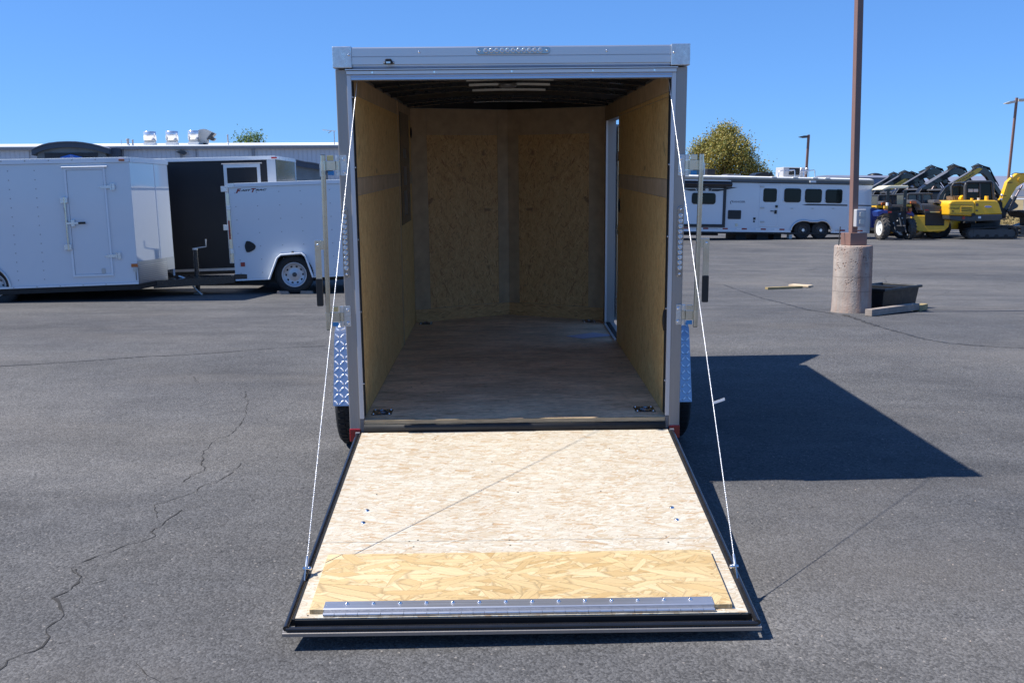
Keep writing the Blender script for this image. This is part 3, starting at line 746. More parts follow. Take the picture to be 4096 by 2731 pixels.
# slanted front walls
for s in (-1, 1):
    A = Vector((s*0.8355, 3.30, 0)); C = Vector((0, 3.718, 0)); L = (C-A).length; ux = (C-A).normalized()*(1 if s < 0 else 1)
    nrm = Vector((ux.y, -ux.x, 0)) if s < 0 else Vector((-ux.y, ux.x, 0))   # towards the room
    mm = Matrix.Identity(4)
    for i in range(3): mm[i][0] = ux[i]; mm[i][1] = -nrm[i]; mm[i][2] = (0, 0, 1)[i]; mm[i][3] = A[i]
    def fb(a, c, z0, z1, m, nm, pr=0.0):
        MB().box(a+0.001, c-0.001, -pr, 0.006, z0+0.001, z1-0.001).build(nm, M[m], holder)
    def frontboard(a, c, z0, z1, m, nm, pr=0.0):
        o = MB().box(a+0.001, c-0.001, -pr, 0.004, z0+0.001, z1-0.001).build(nm, M[m], trailer, fixn=True)
        o.matrix_basis = mm; return o
    e0 = 0.145; e1 = L-0.105
    frontboard(e0, e1, 0.46, 1.98, 'osb_front', 'front_board')
    frontboard(0, e0, 0.46, 2.20, 'band', 'smooth_strip', 0.001); frontboard(e1, L, 0.46, 2.20, 'band', 'smooth_strip', 0.001)
    frontboard(e0, e1, 1.98, 2.20, 'band', 'smooth_strip', 0.001); frontboard(0, L, 2.2015, 2.275, 'black_matte', 'nose_header', 0.012)
    frontboard(0, L, ZF, 0.46, 'osb_base', 'kick_board', 0.008)
# floor tie-down rings
def dring(px, py):
    x, y = tf.xy(D(px, py), ZF); b = MB()
    b.box(x-0.057, x+0.057, y-0.057, y+0.057, ZF-0.001, ZF+0.004)
    pan = b.build('tie_down_plate', M['black_steel'], trailer, bevel=0.002)
    MB().lathe([(0.0, ZF+0.0045), (0.030, ZF+0.0048), (0.036, ZF+0.010), (0.041, ZF+0.0045)], (x, y, 0), n=20).build('tie_down_cup', M['lamp_base'], pan)
    MB().tube([(x-0.026, y-0.02, ZF+0.008), (x-0.02, y+0.02, ZF+0.008), (x, y+0.028, ZF+0.008), (x+0.02, y+0.02, ZF+0.008), (x+0.026, y-0.02, ZF+0.008)], 0.0045, 8, closed=True).build('tie_down_ring', M['lamp_base'], pan)
    sc_ = MB()
    for dx in (-0.045, 0.045):
        for dy in (-0.045, 0.045): sc_.ball((x+dx, y+dy, ZF+0.004), 0.007, 8, 4)
    sc_.build('plate_screws', M['chrome'], pan, kind='stuff')
for p in ((878, 947), (1480, 940), (978, 743), (1353, 738)): dring(*p)
# paper on the floor
pts = [tf.xy(D(*p), ZF+0.003) for p in ((1299, 772), (1338, 777.5), (1411, 769.5), (1362, 763.5))]
pp = MB(); ZP = ZF+0.002
pp.add([(x, y, ZP) for x, y in pts]+[(x, y, ZP+0.0015) for x, y in pts], [(4, 5, 6, 7), (0, 3, 2, 1), (0, 1, 5, 4), (1, 2, 6, 5), (2, 3, 7, 6), (3, 0, 4, 7)])
po = pp.build('paper_sheet', M['paper'], None, fixn=True); po.data.transform(MT)
tag(po, 'pale lilac sheet of paper lying on the trailer floor near the side door', 'paper')
# side door frame and open door
MB().box(0.826, 0.842, DY1-0.004, DY1+0.02, 0.36, DZ1).build('side_door_jamb', M['jamb'], trailer)
MB().box(0.815, 0.912, DY0+0.002, DY1-0.005, ZF-0.004, ZF+0.012).build('side_door_sill', M['alu'], trailer, bevel=0.002)
MB().box(0.838, 0.870, DY0+0.002, DY1-0.005, ZF+0.0122, ZF+0.018).build('sill_gasket', M['seal'], trailer)
hx, hy = 0.925, DY1+0.03; dw = 0.80
dm = Matrix.Translation((hx, hy, 0)) @ Matrix.Rotation(radians(54), 4, 'Z')
def dpart(b, nm, m, bevel=0, par=None):
    o = b.build(nm, M[m], par or trailer, bevel=bevel)
    if par is None: o.matrix_basis = dm
    return o
door = dpart(MB().box(0, dw, 0, 0.035, 0.37, DZ1-0.03), 'side_door', 'white_trim', 0.004)
f = MB(); f.box(0, 0.05, -0.014, -0.0005, 0.372, DZ1-0.032); f.box(dw-0.05, dw, -0.014, -0.0005, 0.372, DZ1-0.032)
f.box(0.05, dw-0.05, -0.014, -0.0005, 0.372, 0.42); f.box(0.05, dw-0.05, -0.014, -0.0005, DZ1-0.08, DZ1-0.032)
f.build('door_frame', M['alu'], door, bevel=0.002)
MB().box(0.052, dw-0.052, -0.003, -0.0006, 0.422, DZ1-0.082).build('door_liner', M['white_trim'], door)
MB().box(0.055, 0.115, -0.006, -0.0031, 0.425, DZ1-0.085).build('dark_gap_strip', M['black_matte'], door)  # flat black strip painted where the gap beside the stile falls dark
MB().cyl((-0.018, -0.02, 0.40), (-0.018, -0.02, DZ1-0.05), 0.012, n=12).build('door_rod', M['zinc_tube'], door)
for z in (0.55, 1.16, 1.78):
    MB().box(-0.035, 0.03, -0.038, -0.015, z-0.04, z+0.04).build('door_hinge', M['galv'], door, bevel=0.003)
# ---- underbody, axle, wheels, tongue
for s in (-1, 1):
    MB().box(s*0.72, s*0.80, 0.05, 3.25, 0.20, 0.298).build('frame_rail', M['black_steel'], trailer)
cm = MB()
for y in (0.4, 0.8, 1.2, 1.6, 2.0, 2.4, 2.8): cm.box(-0.718, 0.718, y, y+0.04, 0.25, 0.33)
cm.build('cross_members', M['black_steel'], trailer)
WY = 1.02; WZ = -0.06+0.27
Rw = 0.325
wc_world = MT @ Vector((0.97, WY, 0)); 
WZ = Rw + (gh(wc_world.x, wc_world.y) - (MT @ Vector((0, WY, 0))).z) + 0.004
MB().cyl((-0.95, WY, WZ), (0.95, WY, WZ), 0.03, n=10).build('axle', M['black_steel'], trailer)
MB().cyl((-0.95, WY+0.86, WZ), (0.95, WY+0.86, WZ), 0.03, n=10).build('axle', M['black_steel'], trailer)
def wheel(parent, cx, cy, cz, R, wd, rimR, side, rim='silver_rim', axis='x', lugs=10, tread=None, name='wheel', nseg=36):
    """wheel with its axis along x (or y); side = +1/-1 is the outward direction"""
    t = MB(); h = wd/2
    prof = [(rimR, -h*0.75), (rimR+0.02*R/0.33, -h*0.9), (R*0.80, -h), (R*0.95, -h*0.9), (R, -h*0.72), (R, h*0.72), (R*0.95, h*0.9), (R*0.80, h), (rimR+0.02*R/0.33, h*0.9), (rimR, h*0.75)]
    ty = t.lathe([(r, hh) for r, hh in prof], (0, 0, 0), axis, n=nseg).build(name, M['rubber'], parent, fixn=True)
    ty.location = (cx, cy, cz)
    g = MB()
    nn = 46
    for i in range(nn):
        a = 2*pi*i/nn
        for k2, off in ((-0.5, 0), (0.0, 0.5), (0.5, 0)):
            aa = a+off*2*pi/nn; r = R+0.002; w2 = h*0.2
            c1, s1 = cos(aa), sin(aa); c2, s2 = cos(aa+2*pi/nn*0.62), sin(aa+2*pi/nn*0.62)
            for (ca, sa, cb, sb) in ((c1, s1, c2, s2),):
                if axis == 'x': P = lambda rr, c_, s_, w: (w, rr*c_, rr*s_)
                else: P = lambda rr, c_, s_, w: (rr*c_, w, rr*s_)
                lo, hi = R-0.004, R+0.005; wa, wb_ = k2*h-w2, k2*h+w2
                g.add([P(lo, ca, sa, wa), P(lo, ca, sa, wb_), P(lo, cb, sb, wb_), P(lo, cb, sb, wa), P(hi, ca, sa, wa), P(hi, ca, sa, wb_), P(hi, cb, sb, wb_), P(hi, cb, sb, wa)],
                      [(4, 5, 6, 7), (0, 1, 5, 4), (1, 2, 6, 5), (2, 3, 7, 6), (3, 0, 4, 7)])
    g.build('tread', M['rubber'], ty, fixn=True)
    r = MB(); f = side
    r.lathe([(rimR*1.02, f*h*0.80), (rimR*0.97, f*h*0.84), (rimR*0.90, f*h*0.62), (rimR*0.72, f*h*0.30), (rimR*0.42, f*h*0.40), (rimR*0.30, f*h*0.46), (0.0, f*h*0.46)], (0, 0, 0), axis, n=nseg)
    ro = r.build('rim', M[rim], ty, fixn=True)
    hb = MB().cyl(*(((f*h*0.4, 0, 0), (f*h*0.85, 0, 0)) if axis == 'x' else ((0, f*h*0.4, 0), (0, f*h*0.85, 0))), rimR*0.20, rimR*0.16, n=16); hb.build('hub', M['dark_grey'], ro) if False else hb.build('hub', M['dark_grey'], ty)
    if lugs:
        hl = MB()
        for i in range(lugs):
            a = 2*pi*i/lugs; rr = rimR*0.70
            p0 = (f*h*0.27, rr*cos(a), rr*sin(a)) if axis == 'x' else (rr*cos(a), f*h*0.27, rr*sin(a))
            p1 = (f*h*0.36, rr*cos(a), rr*sin(a)) if axis == 'x' else (rr*cos(a), f*h*0.36, rr*sin(a))
            hl.cyl(p0, p1, rimR*0.095, n=10)
        hl.build('rim_holes', M['black_matte'], ty)
    return ty
for s in (-1, 1):
    for k in range(2):
        wy_ = WY+0.86*k; q_ = MT @ Vector((s*1.035, wy_, 0))
        wheel(trailer, s*1.035, wy_, Rw+gh(q_.x, q_.y)-q_.z+0.004, Rw, 0.19, 0.19, s)
# tread plate fenders
def fender(s):
    zb = tf.yz(D(775, 932), -0.92)[1]; y0 = WY-0.42
    WYc = WY
    zb = tf.xz(D(780, 932), y0)[1]; zt = tf.xz(D(780, 757), y0+0.1)[1]
    xo = abs(tf.xz(D(764, 900), y0)[0]) if s < 0 else abs(tf.xz(D(1590, 900), y0)[0])
    path = [(y0, zb), (y0+0.13, zt-0.07), (y0+0.155, zt-0.022), (y0+0.20, zt), (y0+1.50, zt), (y0+1.545, zt-0.022), (y0+1.57, zt-0.07), (y0+1.70, zb)]
    xi = 0.912; th = 0.004; out = []
    n_ = len(path); b = MB()
    inner = [(y0+0.85+(y-y0-0.85)*0.992, z-(0.005 if z > zb else 0)) for y, z in path]
    vs = []
    for (y, z), (yi, zi) in zip(path, inner): vs += [(s*xi, y, z), (s*xo, y, z), (s*xo, yi, zi), (s*xi, yi, zi)]
    fs = []
    for i in range(n_-1):
        for j in range(4): fs.append((i*4+j, i*4+(j+1) % 4, (i+1)*4+(j+1) % 4, (i+1)*4+j))
    fs += [(0, 3, 2, 1), tuple((n_-1)*4+j for j in (0, 1, 2, 3))]
    b.add(vs, fs); fo = b.build('fender', M['tread'], trailer, fixn=True)
    # outer cheek
    MB().prism([path[0]]+path[1:], s*(xo-0.002), s*(xo-0.006), 'x').build('fender_cheek', M['tread'], fo) if False else None
    # raised diamonds on rear and top faces
    t = MB(); span = xo-xi
    def diamond(c, u, v, nrm, a, L=0.019, w=0.0050):
        d = u*cos(a)+v*sin(a); e = -u*sin(a)+v*cos(a)
        P = [c-d*L, c-d*L*0.45+e*w, c+d*L*0.45+e*w, c+d*L, c+d*L*0.45-e*w, c-d*L*0.45-e*w]
        P2 = [c+(p-c)*0.6+nrm*0.0028 for p in P]
        t.add(P+P2, [(i, (i+1) % 6, (i+1) % 6+6, i+6) for i in range(6)]+[tuple(range(6, 12))])
    segs = list(zip(path, path[1:]))
    acc = 0
    for (ya, za), (yb, zb_) in segs[:4]:
        v = Vector((0, yb-ya, zb_-za)); L = v.length; v.normalize(); nrm = Vector((0, -v.z, v.y)); u = Vector((1, 0, 0))
        steps = max(1, int(L/0.038))
        for i in range(steps):
            cpos = Vector((0, ya, za))+v*(L*(i+0.5)/steps)
            for j in range(6):
                xx = xi+span*(j+0.5)/6
                c = Vector((s*xx, cpos.y, cpos.z))+nrm*0.0005
                diamond(c, u, v, nrm, radians(48 if (i+j) % 2 == 0 else -48))
            acc += 1
    t.build('tread_bars', M['tread_bar'], fo, kind='stuff', fixn=False)
for s in (-1, 1): fender(s)
tg = MB()
for s in (-1, 1): tg.tube([(s*0.70, 3.2, 0.24), (0, 4.9, 0.22)], 0.04, 4)
tg.build('tongue', M['black_steel'], trailer); 
MB().box(-0.04, 0.04, 4.85, 5.15, 0.20, 0.29).build('coupler', M['galv'], trailer, bevel=0.01)
gz = gh(0, 4.6) - (MT @ Vector((0, 4.6, 0))).z
jk = MB(); jk.cyl((0, 4.6, gz+0.02), (0, 4.6, 0.85), 0.03, n=12); jk.cyl((0, 4.6, gz+0.004), (0, 4.6, gz+0.02), 0.08, n=12); jk.build('tongue_jack', M['black_steel'], trailer)

# ---- lamps
def led_bar(cx, cz, horizontal, n_l=11, L=0.39, y=-0.0005, tilt=0.0):
    hw = 0.0175; b = MB()
    poly = rrect(-L/2, L/2, -hw, hw, hw*0.98, 6)
    if not horizontal: poly = [(z, x) for x, z in poly][::-1]
    poly = [(cx+x, cz+z) for x, z in poly]
    body = b.prism(poly, y-0.008, y, 'y').build('led_bar', M['lamp_base'], trailer, bevel=0.002)
    pit = 0.0285*(L/0.39)
    for i in range(n_l):
        t = (i-(n_l-1)/2)*pit; x, z = (cx+t, cz) if horizontal else (cx, cz+t)
        l = MB(); r = pit*0.455
        l.lathe([(r, y-0.008), (r*0.97, y-0.015), (r*0.8, y-0.0185), (r*0.35, y-0.0165), (r*0.14, y-0.013), (0, y-0.013)], (x, 0, z), 'y', n=20)
        l.build('led_lens', M['lens'], body, fixn=True)
    for e in (-1, 1):
        t = e*(L/2-0.017); x, z = (cx+t, cz) if horizontal else (cx, cz+t)
        MB().ball((x, y-0.0085, z), 0.0075, 10, 6).build('lamp_screw', M['chrome'], body)
lx, lz = tf.xz(D(1178.5, 117.0), -0.026); Lx = abs(tf.xz(D(1264, 117), -0.026)[0]-tf.xz(D(1093, 117), -0.026)[0])
led_bar(lx, lz, True, 11, Lx, y=-0.0265)
for a, c in (((790.5, 475), (797.5, 637)), ((1562.5, 473), (1560.5, 636))):
    x0_, z0_ = tf.xz(D(*a), 0); x1_, z1_ = tf.xz(D(*c), 0)
    led_bar((x0_+x1_)/2, (z0_+z1_)/2, False, 11, abs(z0_-z1_))
cx, cz = tf.xz(D(893, 143), -0.03)
b = MB(); b.prism(rrect(cx-0.016, cx+0.016, cz-0.010, cz+0.014, 0.006), -0.058, -0.0265, 'y'); b.box(cx-0.028, cx+0.028, -0.034, -0.0262, cz-0.010, cz+0.003)
lp = b.build('plate_lamp', M['black_matte'], trailer, bevel=0.003)
MB().box(cx-0.011, cx+0.011, -0.0595, -0.0585, cz-0.009, cz).build('lamp_window', M['lens'], lp)
for dx in (-0.022, 0.024): MB().ball((cx+dx, -0.0345, cz-0.003), 0.004, 8, 5).build('lamp_screw', M['chrome'], lp)

# ---- cam bars swung outwards
def bar_set(s):
    q = -1 if s < 0 else 1; Y = -0.035
    def P(px, py, y=Y): return tf.xz(D(px, py), y)
    if s < 0:
        top = P(741, 357); bot = P(755, 757); h1 = (P(777.5, 357), P(795.5, 404)); h2 = (P(787, 705), P(804.5, 752)); hh = ((722, 552), (740, 703)); 
    else:
        top = P(1612, 354); bot = P(1597, 750); h1 = (P(1576, 355), P(1559.5, 404)); h2 = (P(1568, 701), P(1554, 748)); hh = ((1630, 547), (1611, 694))
    ysh = -0.031
    bar = MB().cyl((top[0], ysh, top[1]), (bot[0], ysh, bot[1]), 0.0128, n=18).build('cam_bar', M['zinc_tube'], trailer)
    MB().cyl((top[0], ysh, top[1]+0.0005), (top[0], ysh, top[1]+0.003), 0.0115, n=18).build('bar_plug', M['black_matte'], bar)
    MB().cyl((bot[0], ysh, bot[1]-0.0005), (bot[0], ysh, bot[1]-0.003), 0.0115, n=18).build('bar_plug', M['black_matte'], bar)
    for (a, c) in (h1, h2):
        xo = a[0]; xi = c[0]; zt, zb = a[1], c[1]; mid = (zt+zb)/2; hgt = zt-zb
        pl = MB().prism(rrect(min(xo, xi), max(xo, xi), zb, zt, 0.006), -0.0055, -0.0005, 'y').build('hinge_plate', M['galv'], trailer, bevel=0.001)
        for zz in (zb+hgt*0.18, zt-hgt*0.18):
            sx_ = xi + (xo-xi)*0.42
            MB().lathe([(0.0095, -0.0056), (0.008, -0.011), (0.003, -0.013), (0.0028, -0.0105), (0, -0.0105)], (sx_, 0, zz), 'y', n=14).build('hinge_bolt', M['chrome'], pl, fixn=True)
        kx = xo-(-q)*0.0-q*(-0.011)
        kx = xo+q*0.010
        MB().cyl((kx, -0.012, zb), (kx, -0.012, zb+hgt*0.265), 0.0115, n=14).build('hinge_knuckle', M['galv'], pl)
        MB().cyl((kx, -0.012, zt-hgt*0.265), (kx, -0.012, zt), 0.0115, n=14).build('hinge_knuckle', M['galv'], pl)
        MB().cyl((kx, -0.012, zb+hgt*0.28), (kx, -0.012, zt-hgt*0.28), 0.0115, n=14).build('hinge_knuckle', M['zinc'], pl)
        bx = top[0]+(bot[0]-top[0])*((top[1]-mid)/(top[1]-bot[1]))
        MB().box(kx+q*0.011, bx-q*0.010, -0.020, -0.0145, zb+hgt*0.275, zt-hgt*0.275).build('hinge_arm', M['zinc'], pl, bevel=0.001)
        mx = (kx+bx)/2
        MB().box(mx-0.017, mx+0.017, -0.022, -0.018, zt-hgt*0.26, zt-0.0).build('cam_tab', M['khaki'] if s < 0 else M['zinc'], pl, bevel=0.002)
        MB().box(mx-0.016, mx+0.016, -0.016, -0.013, zb+0.004, zb+hgt*0.23).build('arm_sticker', M['sticker_blue'], pl)
        # strap round the bar
        MB().cyl((bx, ysh, zb+hgt*0.28), (bx, ysh, zt-hgt*0.28), 0.0145, n=18).build('bar_strap', M['zinc'], pl)
    # handle
    a = P(*hh[0]); c = P(*hh[1]); x0, x1 = sorted((a[0], c[0])); 
    hx0, hx1 = (x0, x0+0.032) if s < 0 else (x1-0.032, x1)
    zt, zb = a[1], c[1]; zg = zb+(zt-zb)*0.42
    drift = 0.004*q*0
    hd_ = MB(); hd_.box(min(hx0, hx1), max(hx0, hx1), ysh-0.005, ysh+0.003, zg-0.01, zt)
    bxm = top[0]+(bot[0]-top[0])*((top[1]-zt+0.02)/(top[1]-bot[1]))
    hd_.box(min(hx1 if s < 0 else hx0, bxm), max(hx1 if s < 0 else hx0, bxm), ysh-0.005, ysh+0.003, zt-0.05, zt-0.0002)
    ho = hd_.build('bar_handle', M['zinc'], bar, bevel=0.002)
    MB().prism(rrect(min(hx0, hx1)-0.001, max(hx0, hx1)+0.001, zb, zg, 0.006), ysh-0.010, ysh+0.008, 'y').build('handle_grip', M['grip'], bar, bevel=0.002)
    MB().ball(((hx0+hx1)/2, ysh-0.006, zt-0.025), 0.007, 10, 6).build('handle_rivet', M['chrome'], bar)
    # sideways bracket lug at the outer side of the bar
    MB().box(top[0]+q*0.010, top[0]+q*0.018, ysh-0.01, ysh+0.02, top[1]-0.11, top[1]-0.045).build('bar_lug', M['galv'], bar, bevel=0.001)
bar_set(-1); bar_set(1)

# ---- ramp
rA = Vector((0, -0.024, 0.279)); rB = Vector((0, -1.885, 0.072)); v = (rA-rB); RL = v.length; v.normalize()
nr = Vector((0, -v.z, v.y))
rm = Matrix.Identity(4)
for i in range(3): rm[i][0] = (1, 0, 0)[i]; rm[i][1] = v[i]; rm[i][2] = nr[i]; rm[i][3] = rB[i]
ramp = bpy.data.objects.new('ramp_door', None); col.objects.link(ramp); ramp.parent = trailer; ramp.matrix_basis = rm
rfm = Fr(MT @ rm)
def RP(px, py, z=0.0): return rfm.xy(D(px, py), z)
def rpart(b, nm, m, **k): return b.build(nm, M[m], ramp, **k)
e_y = RP(700, 1419)[1]; h_y = RL-0.002; hw = 0.846
seam_y = RP(1100, 1241)[1]
rpart(MB().box(-hw, hw, seam_y+0.0012, h_y, -0.018, 0), 'ramp_board', 'osb_ramp')
rpart(MB().box(-hw, hw, e_y, seam_y-0.0012, -0.018, 0), 'ramp_board', 'osb_ramp')
f0 = RP(712, 1400, 0.018)[1]; f1 = RP(755, 1273, 0.018)[1]
fx0 = RP(712, 1395, 0.018)[0]; fx1 = RP(1684, 1391, 0.018)[0]
flap = rpart(MB().box(fx0, fx1, f0, f1, 0.0005, 0.019), 'ramp_flap', 'osb_flap', bevel=0.001, seg=1)
# hinge strip: leaf, step and segmented knuckle
hy0 = RP(740, 1413, 0.005)[1]; hx0 = RP(741, 1410, 0.01)[0]; hx1 = RP(1645, 1404, 0.01)[0]
leafy = RP(760, 1382, 0.02)[1]
HPr = [(hy0+0.010, 0.0004), (hy0+0.010, 0.008), (f0-0.004, 0.009), (f0-0.003, 0.0195), (f0+0.002, 0.0225), (leafy, 0.0225), (leafy, 0.0197), (f0-0.0005, 0.0193), (f0-0.0005, 0.0004)]
hl = MB().prism(HPr, hx0, hx1, 'x').build('hinge_leaf', M['alu_x'], ramp)
nk = 34; seg = (hx1-hx0)/nk
for i in range(nk):
    MB().cyl((hx0+seg*i+0.0008, hy0+0.003, 0.0065), (hx0+seg*(i+1)-0.0008, hy0+0.003, 0.0065), 0.0062 if i % 2 else 0.0068, n=12).build('hinge_barrel', M['alu_x'], hl)
for i in range(14):
    x = hx0+0.085+(hx1-hx0-0.17)*i/13
    MB().ball((x, leafy-0.018, 0.0225), 0.0075, 12, 6, half=True).build('hinge_rivet', M['chrome'], hl)
# frame of black steel: side tubes, outer lip, end channel
for s in (-1, 1):
    rpart(MB().box(s*0.8475, s*0.862, e_y-0.004, h_y, -0.030, -0.002), 'frame_angle', 'black_matte')
    rpart(MB().cyl((s*0.868, 0.0, -0.006), (s*0.868, RL-0.02, -0.006), 0.0115, n=14), 'frame_tube', 'black_steel')
    rpart(MB().box(s*0.862, s*0.8815, -0.002, RL-0.012, -0.034, -0.016), 'frame_lip', 'post', bevel=0.001)
    rpart(MB().box(s*0.856, s*0.88, RL-0.015, RL+0.004, -0.02, 0.004), 'frame_end_plate', 'galv')
rpart(MB().box(-0.846, 0.846, 0.004, e_y-0.002, -0.030, -0.026), 'end_tray', 'black_steel')
rpart(MB().box(-0.846, 0.846, e_y-0.008, e_y-0.0015, -0.026, -0.004), 'end_board_edge', 'black_matte')
rpart(MB().cyl((-0.868, 0.002, -0.010), (0.868, 0.002, -0.010), 0.0085, n=14), 'end_tube', 'black_steel')
rpart(MB().prism([(-0.0105, -0.034), (-0.0115, -0.020), (-0.006, -0.0185), (0.004, -0.020), (0.004, -0.034)], -0.8815, 0.8815, 'x'), 'end_lip', 'post')
rpart(MB().box(-0.8465, 0.8465, 0.004, RL-0.012, -0.034, -0.0302), 'ramp_underskin', 'post')
for p in ((843, 1172), (834, 1200), (1543, 1165), (1554, 1193)):
    x, y = RP(*p); MB().ball((x, y, 0.0002), 0.0115, 14, 6, half=True, sx=(1, 1, 0.5)).build('ramp_bolt', M['chrome'], ramp)
sb = MB()
for p in ((705, 1244), (826, 1000), (960, 1270-30), (1170, 1240), (1172, 1252), (940, 1243), (950, 1255), (1530, 1232), (1535, 1245), (1700, 1408), (1130, 1060), (1000, 1010), (1400, 1030), (707, 1413), (1165, 1413-5), (1190, 1130), (1380, 1128), (865, 1135)):
    x, y = RP(*p)
    sb.cyl((x, y, -0.001), (x, y, 0.0005), 0.0042, n=8)
sb.build('board_screws', M['crack'], ramp)
# cable brackets
cab = {}
for s, p in ((-1, (716, 1304)), (1, (1671, 1299))):
    x, y = RP(*p, 0.03); x = s*0.862
    br = MB(); br.prism([(y-0.055, -0.002), (y+0.012, -0.002), (y+0.012, 0.035), (y-0.004, 0.042), (y-0.016, 0.034)], s*0.8595, s*0.8645, 'x')
    bo = br.build('cable_bracket', M['zinc'], ramp)
    MB().cyl((s*0.85, y, 0.028), (s*0.875, y, 0.028), 0.007, n=12).build('bracket_bolt', M['chrome'], bo)
    MB().ball((s*0.849, y, 0.028), 0.010, 10, 6).build('bracket_nut', M['chrome'], bo)
    cab[s] = MT @ rm @ Vector((s*0.862, y, 0.034))
for s, tp, mid in ((-1, (825, 200), None), (1, (1530.5, 200), None)):
    lo = cab[s]; hi = MT @ Vector((tf.xz(D(*tp), 0.12)[0], 0.12, 2.235))
    d = (hi-lo).normalized()
    lab = 'steel wire cable holding up the left edge of the lowered ramp' if s < 0 else 'steel wire cable with a small white tag on the ramp\'s right edge'
    b = MB(); N = 120; pts = []
    L = (hi-lo).length
    sag = Vector((0, -0.010, -0.006))
    for i in range(N+1):
        t = i/N; pts.append(lo+(hi-lo)*t+sag*(4*t*(1-t)))
    root = MB().tube(pts, 0.0015, 8).build('ramp_cable', M['cable'], None)
    tag(root, lab, 'cable', 'ramp cables')
    # twisted strands make the rope read as rope
    st = MB()
    for k3 in range(3):
        pp2 = []
        for i in range(0, 701):
            t = i/700; c = lo+(hi-lo)*t+sag*(4*t*(1-t)); a = t*L/0.028*2*pi+k3*2*pi/3
            u = d.orthogonal().normalized(); w = d.cross(u); pp2.append(c+(u*cos(a)+w*sin(a))*0.0011)
        st.tube(pp2, 0.0011, 4)
    st.build('strands', M['cable'], root)
    MB().cyl(lo-d*0.002, lo+d*0.045, 0.0058, 0.0050, n=12).build('ferrule', M['galv'], root)
    MB().tube([lo+d*0.01+Vector((0, -0.006, -0.01)), lo+Vector((0.006, 0, -0.02)), lo+Vector((0, 0.006, -0.012))], 0.003, 6).build('clevis', M['chrome'], root)
    if s > 0:
        c = at_y(D(1621, 884), (lo+(hi-lo)*0.5).y)
        # nearest point on the cable at the tag's height
        tt = max(0, min(1, (c.z-lo.z)/(hi.z-lo.z))); c = lo+(hi-lo)*tt+sag*(4*tt*(1-tt))
        g = MB(); A_ = c+Vector((0.0, -0.004, -0.004)); e = Vector((0.050, -0.002, 0.018)); h_ = Vector((-0.002, 0, 0.011))
        nn_ = Vector((0, -0.0012, 0))
        g.add([A_-h_*0.5, A_+e-h_*0.5, A_+e+h_*0.5, A_+h_*0.5, A_-h_*0.5+nn_, A_+e-h_*0.5+nn_, A_+e+h_*0.5+nn_, A_+h_*0.5+nn_], [(0, 3, 2, 1), (4, 5, 6, 7), (0, 1, 5, 4), (1, 2, 6, 5), (2, 3, 7, 6), (3, 0, 4, 7)])
        g.build('cable_tag', M['tag_white'], root)
for s in (-1, 1):
    a = MT @ Vector((0, 0, 0))
    MB().box(s*0.79-0.014, s*0.79+0.014, 0.105, 0.135, 2.19, 2.235).build('cable_anchor', M['galv'], trailer, bevel=0.002)

# ================================================================== PARKED TRAILERS ON THE LEFT
def local_frame(o, yaw, roll=0.0, pitch=0.0):
    return Matrix.Translation(o) @ Matrix.Rotation(yaw, 4, 'Z') @ Matrix.Rotation(roll, 4, 'Y') @ Matrix.Rotation(pitch, 4, 'X')
def rivet_rows(xs, z0, z1, n, name, parent, mat, y=-0.001, r=0.008):
    b = MB()
    for x in xs:
        for i in range(n):
            z = z0+(z1-z0)*i/(n-1)
            b.add([(x-r, y-0.002, z-r), (x+r, y-0.002, z-r), (x+r, y-0.002, z+r), (x-r, y-0.002, z+r)], [(0, 1, 2, 3)])
    return b.build(name, mat, parent, kind='stuff')

# --- big white trailer
za = Z(0, 480, 2.036)
Dw = 15.7
o0 = at_depth(D(322, 690), Dw); o0.z = gh(o0.x, o0.y)
mw = local_frame(o0, radians(8.2), radians(-1.5))
fw_ = Fr(mw)
big = thing('enclosed_trailer', 'big white enclosed trailer with a closed side door, nearest on the left', 'trailer', mat=mw)
top = fw_.xz(za(1060, 345))[1]; bot = fw_.xz(za(1130, 1320))[1]; ttop = fw_.xz(za(1055, 307))[1]
xl = -6.2; wd = 2.35
wx, wz_ = fw_.xz(za(-130, 1230)); 
# side skin with the wheel arch cut out
ax1 = fw_.xz(za(85, 1362))[0]; ac = ax1-0.62; zbot = bot
arch = [(ax1, zbot)]
for i in range(13):
    a = radians(2+88*i/12); arch.append((ac-0.28+0.90*cos(a), zbot+0.02+0.50*sin(a)))
arch += [(ac-0.85, zbot+0.52), (ac-1.6, zbot+0.45), (ac-1.85, zbot)]
poly = [(xl, top), (xl, zbot)] + arch[::-1] + [(0, zbot), (0, top)]
MB().prism(poly, 0.0, 0.03, 'y').build('side_skin', M['white_paint'], big)
am = MB(); 
pts = [(p[0], -0.012, p[1]) for p in arch]; am.tube(pts, 0.018, 8); am.build('arch_trim', M['alu'], big)
MB().prism(rrect(xl, 0.004, top+0.003, ttop, 0.02), -0.022, 0.03, 'y').build('roof_trim', M['white_trim'], big)
MB().box(xl, 0.0, -0.018, 0.0, zbot-0.03, zbot-0.001).build('bottom_trim', M['white_trim'], big)
tip = (0.34, 1.28)
def slab(p, q, z0, z1, th, name, mat, parent, off=0.0):
    dx, dy = q[0]-p[0], q[1]-p[1]; L = sqrt(dx*dx+dy*dy); nx, ny = dy/L, -dx/L
    a = (p[0]+nx*off, p[1]+ny*off); b_ = (q[0]+nx*off, q[1]+ny*off)
    return MB().prism([a, b_, (b_[0]-nx*th, b_[1]-ny*th), (a[0]-nx*th, a[1]-ny*th)], z0, z1, 'z').build(name, mat, parent)
slab((0.002, 0.002), tip, zbot+0.33, top, 0.03, 'nose_skin', M['white_gloss'], big)
slab((0.0, 0.0), tip, top+0.003, ttop, 0.05, 'roof_trim', M['white_trim'], big, 0.02)
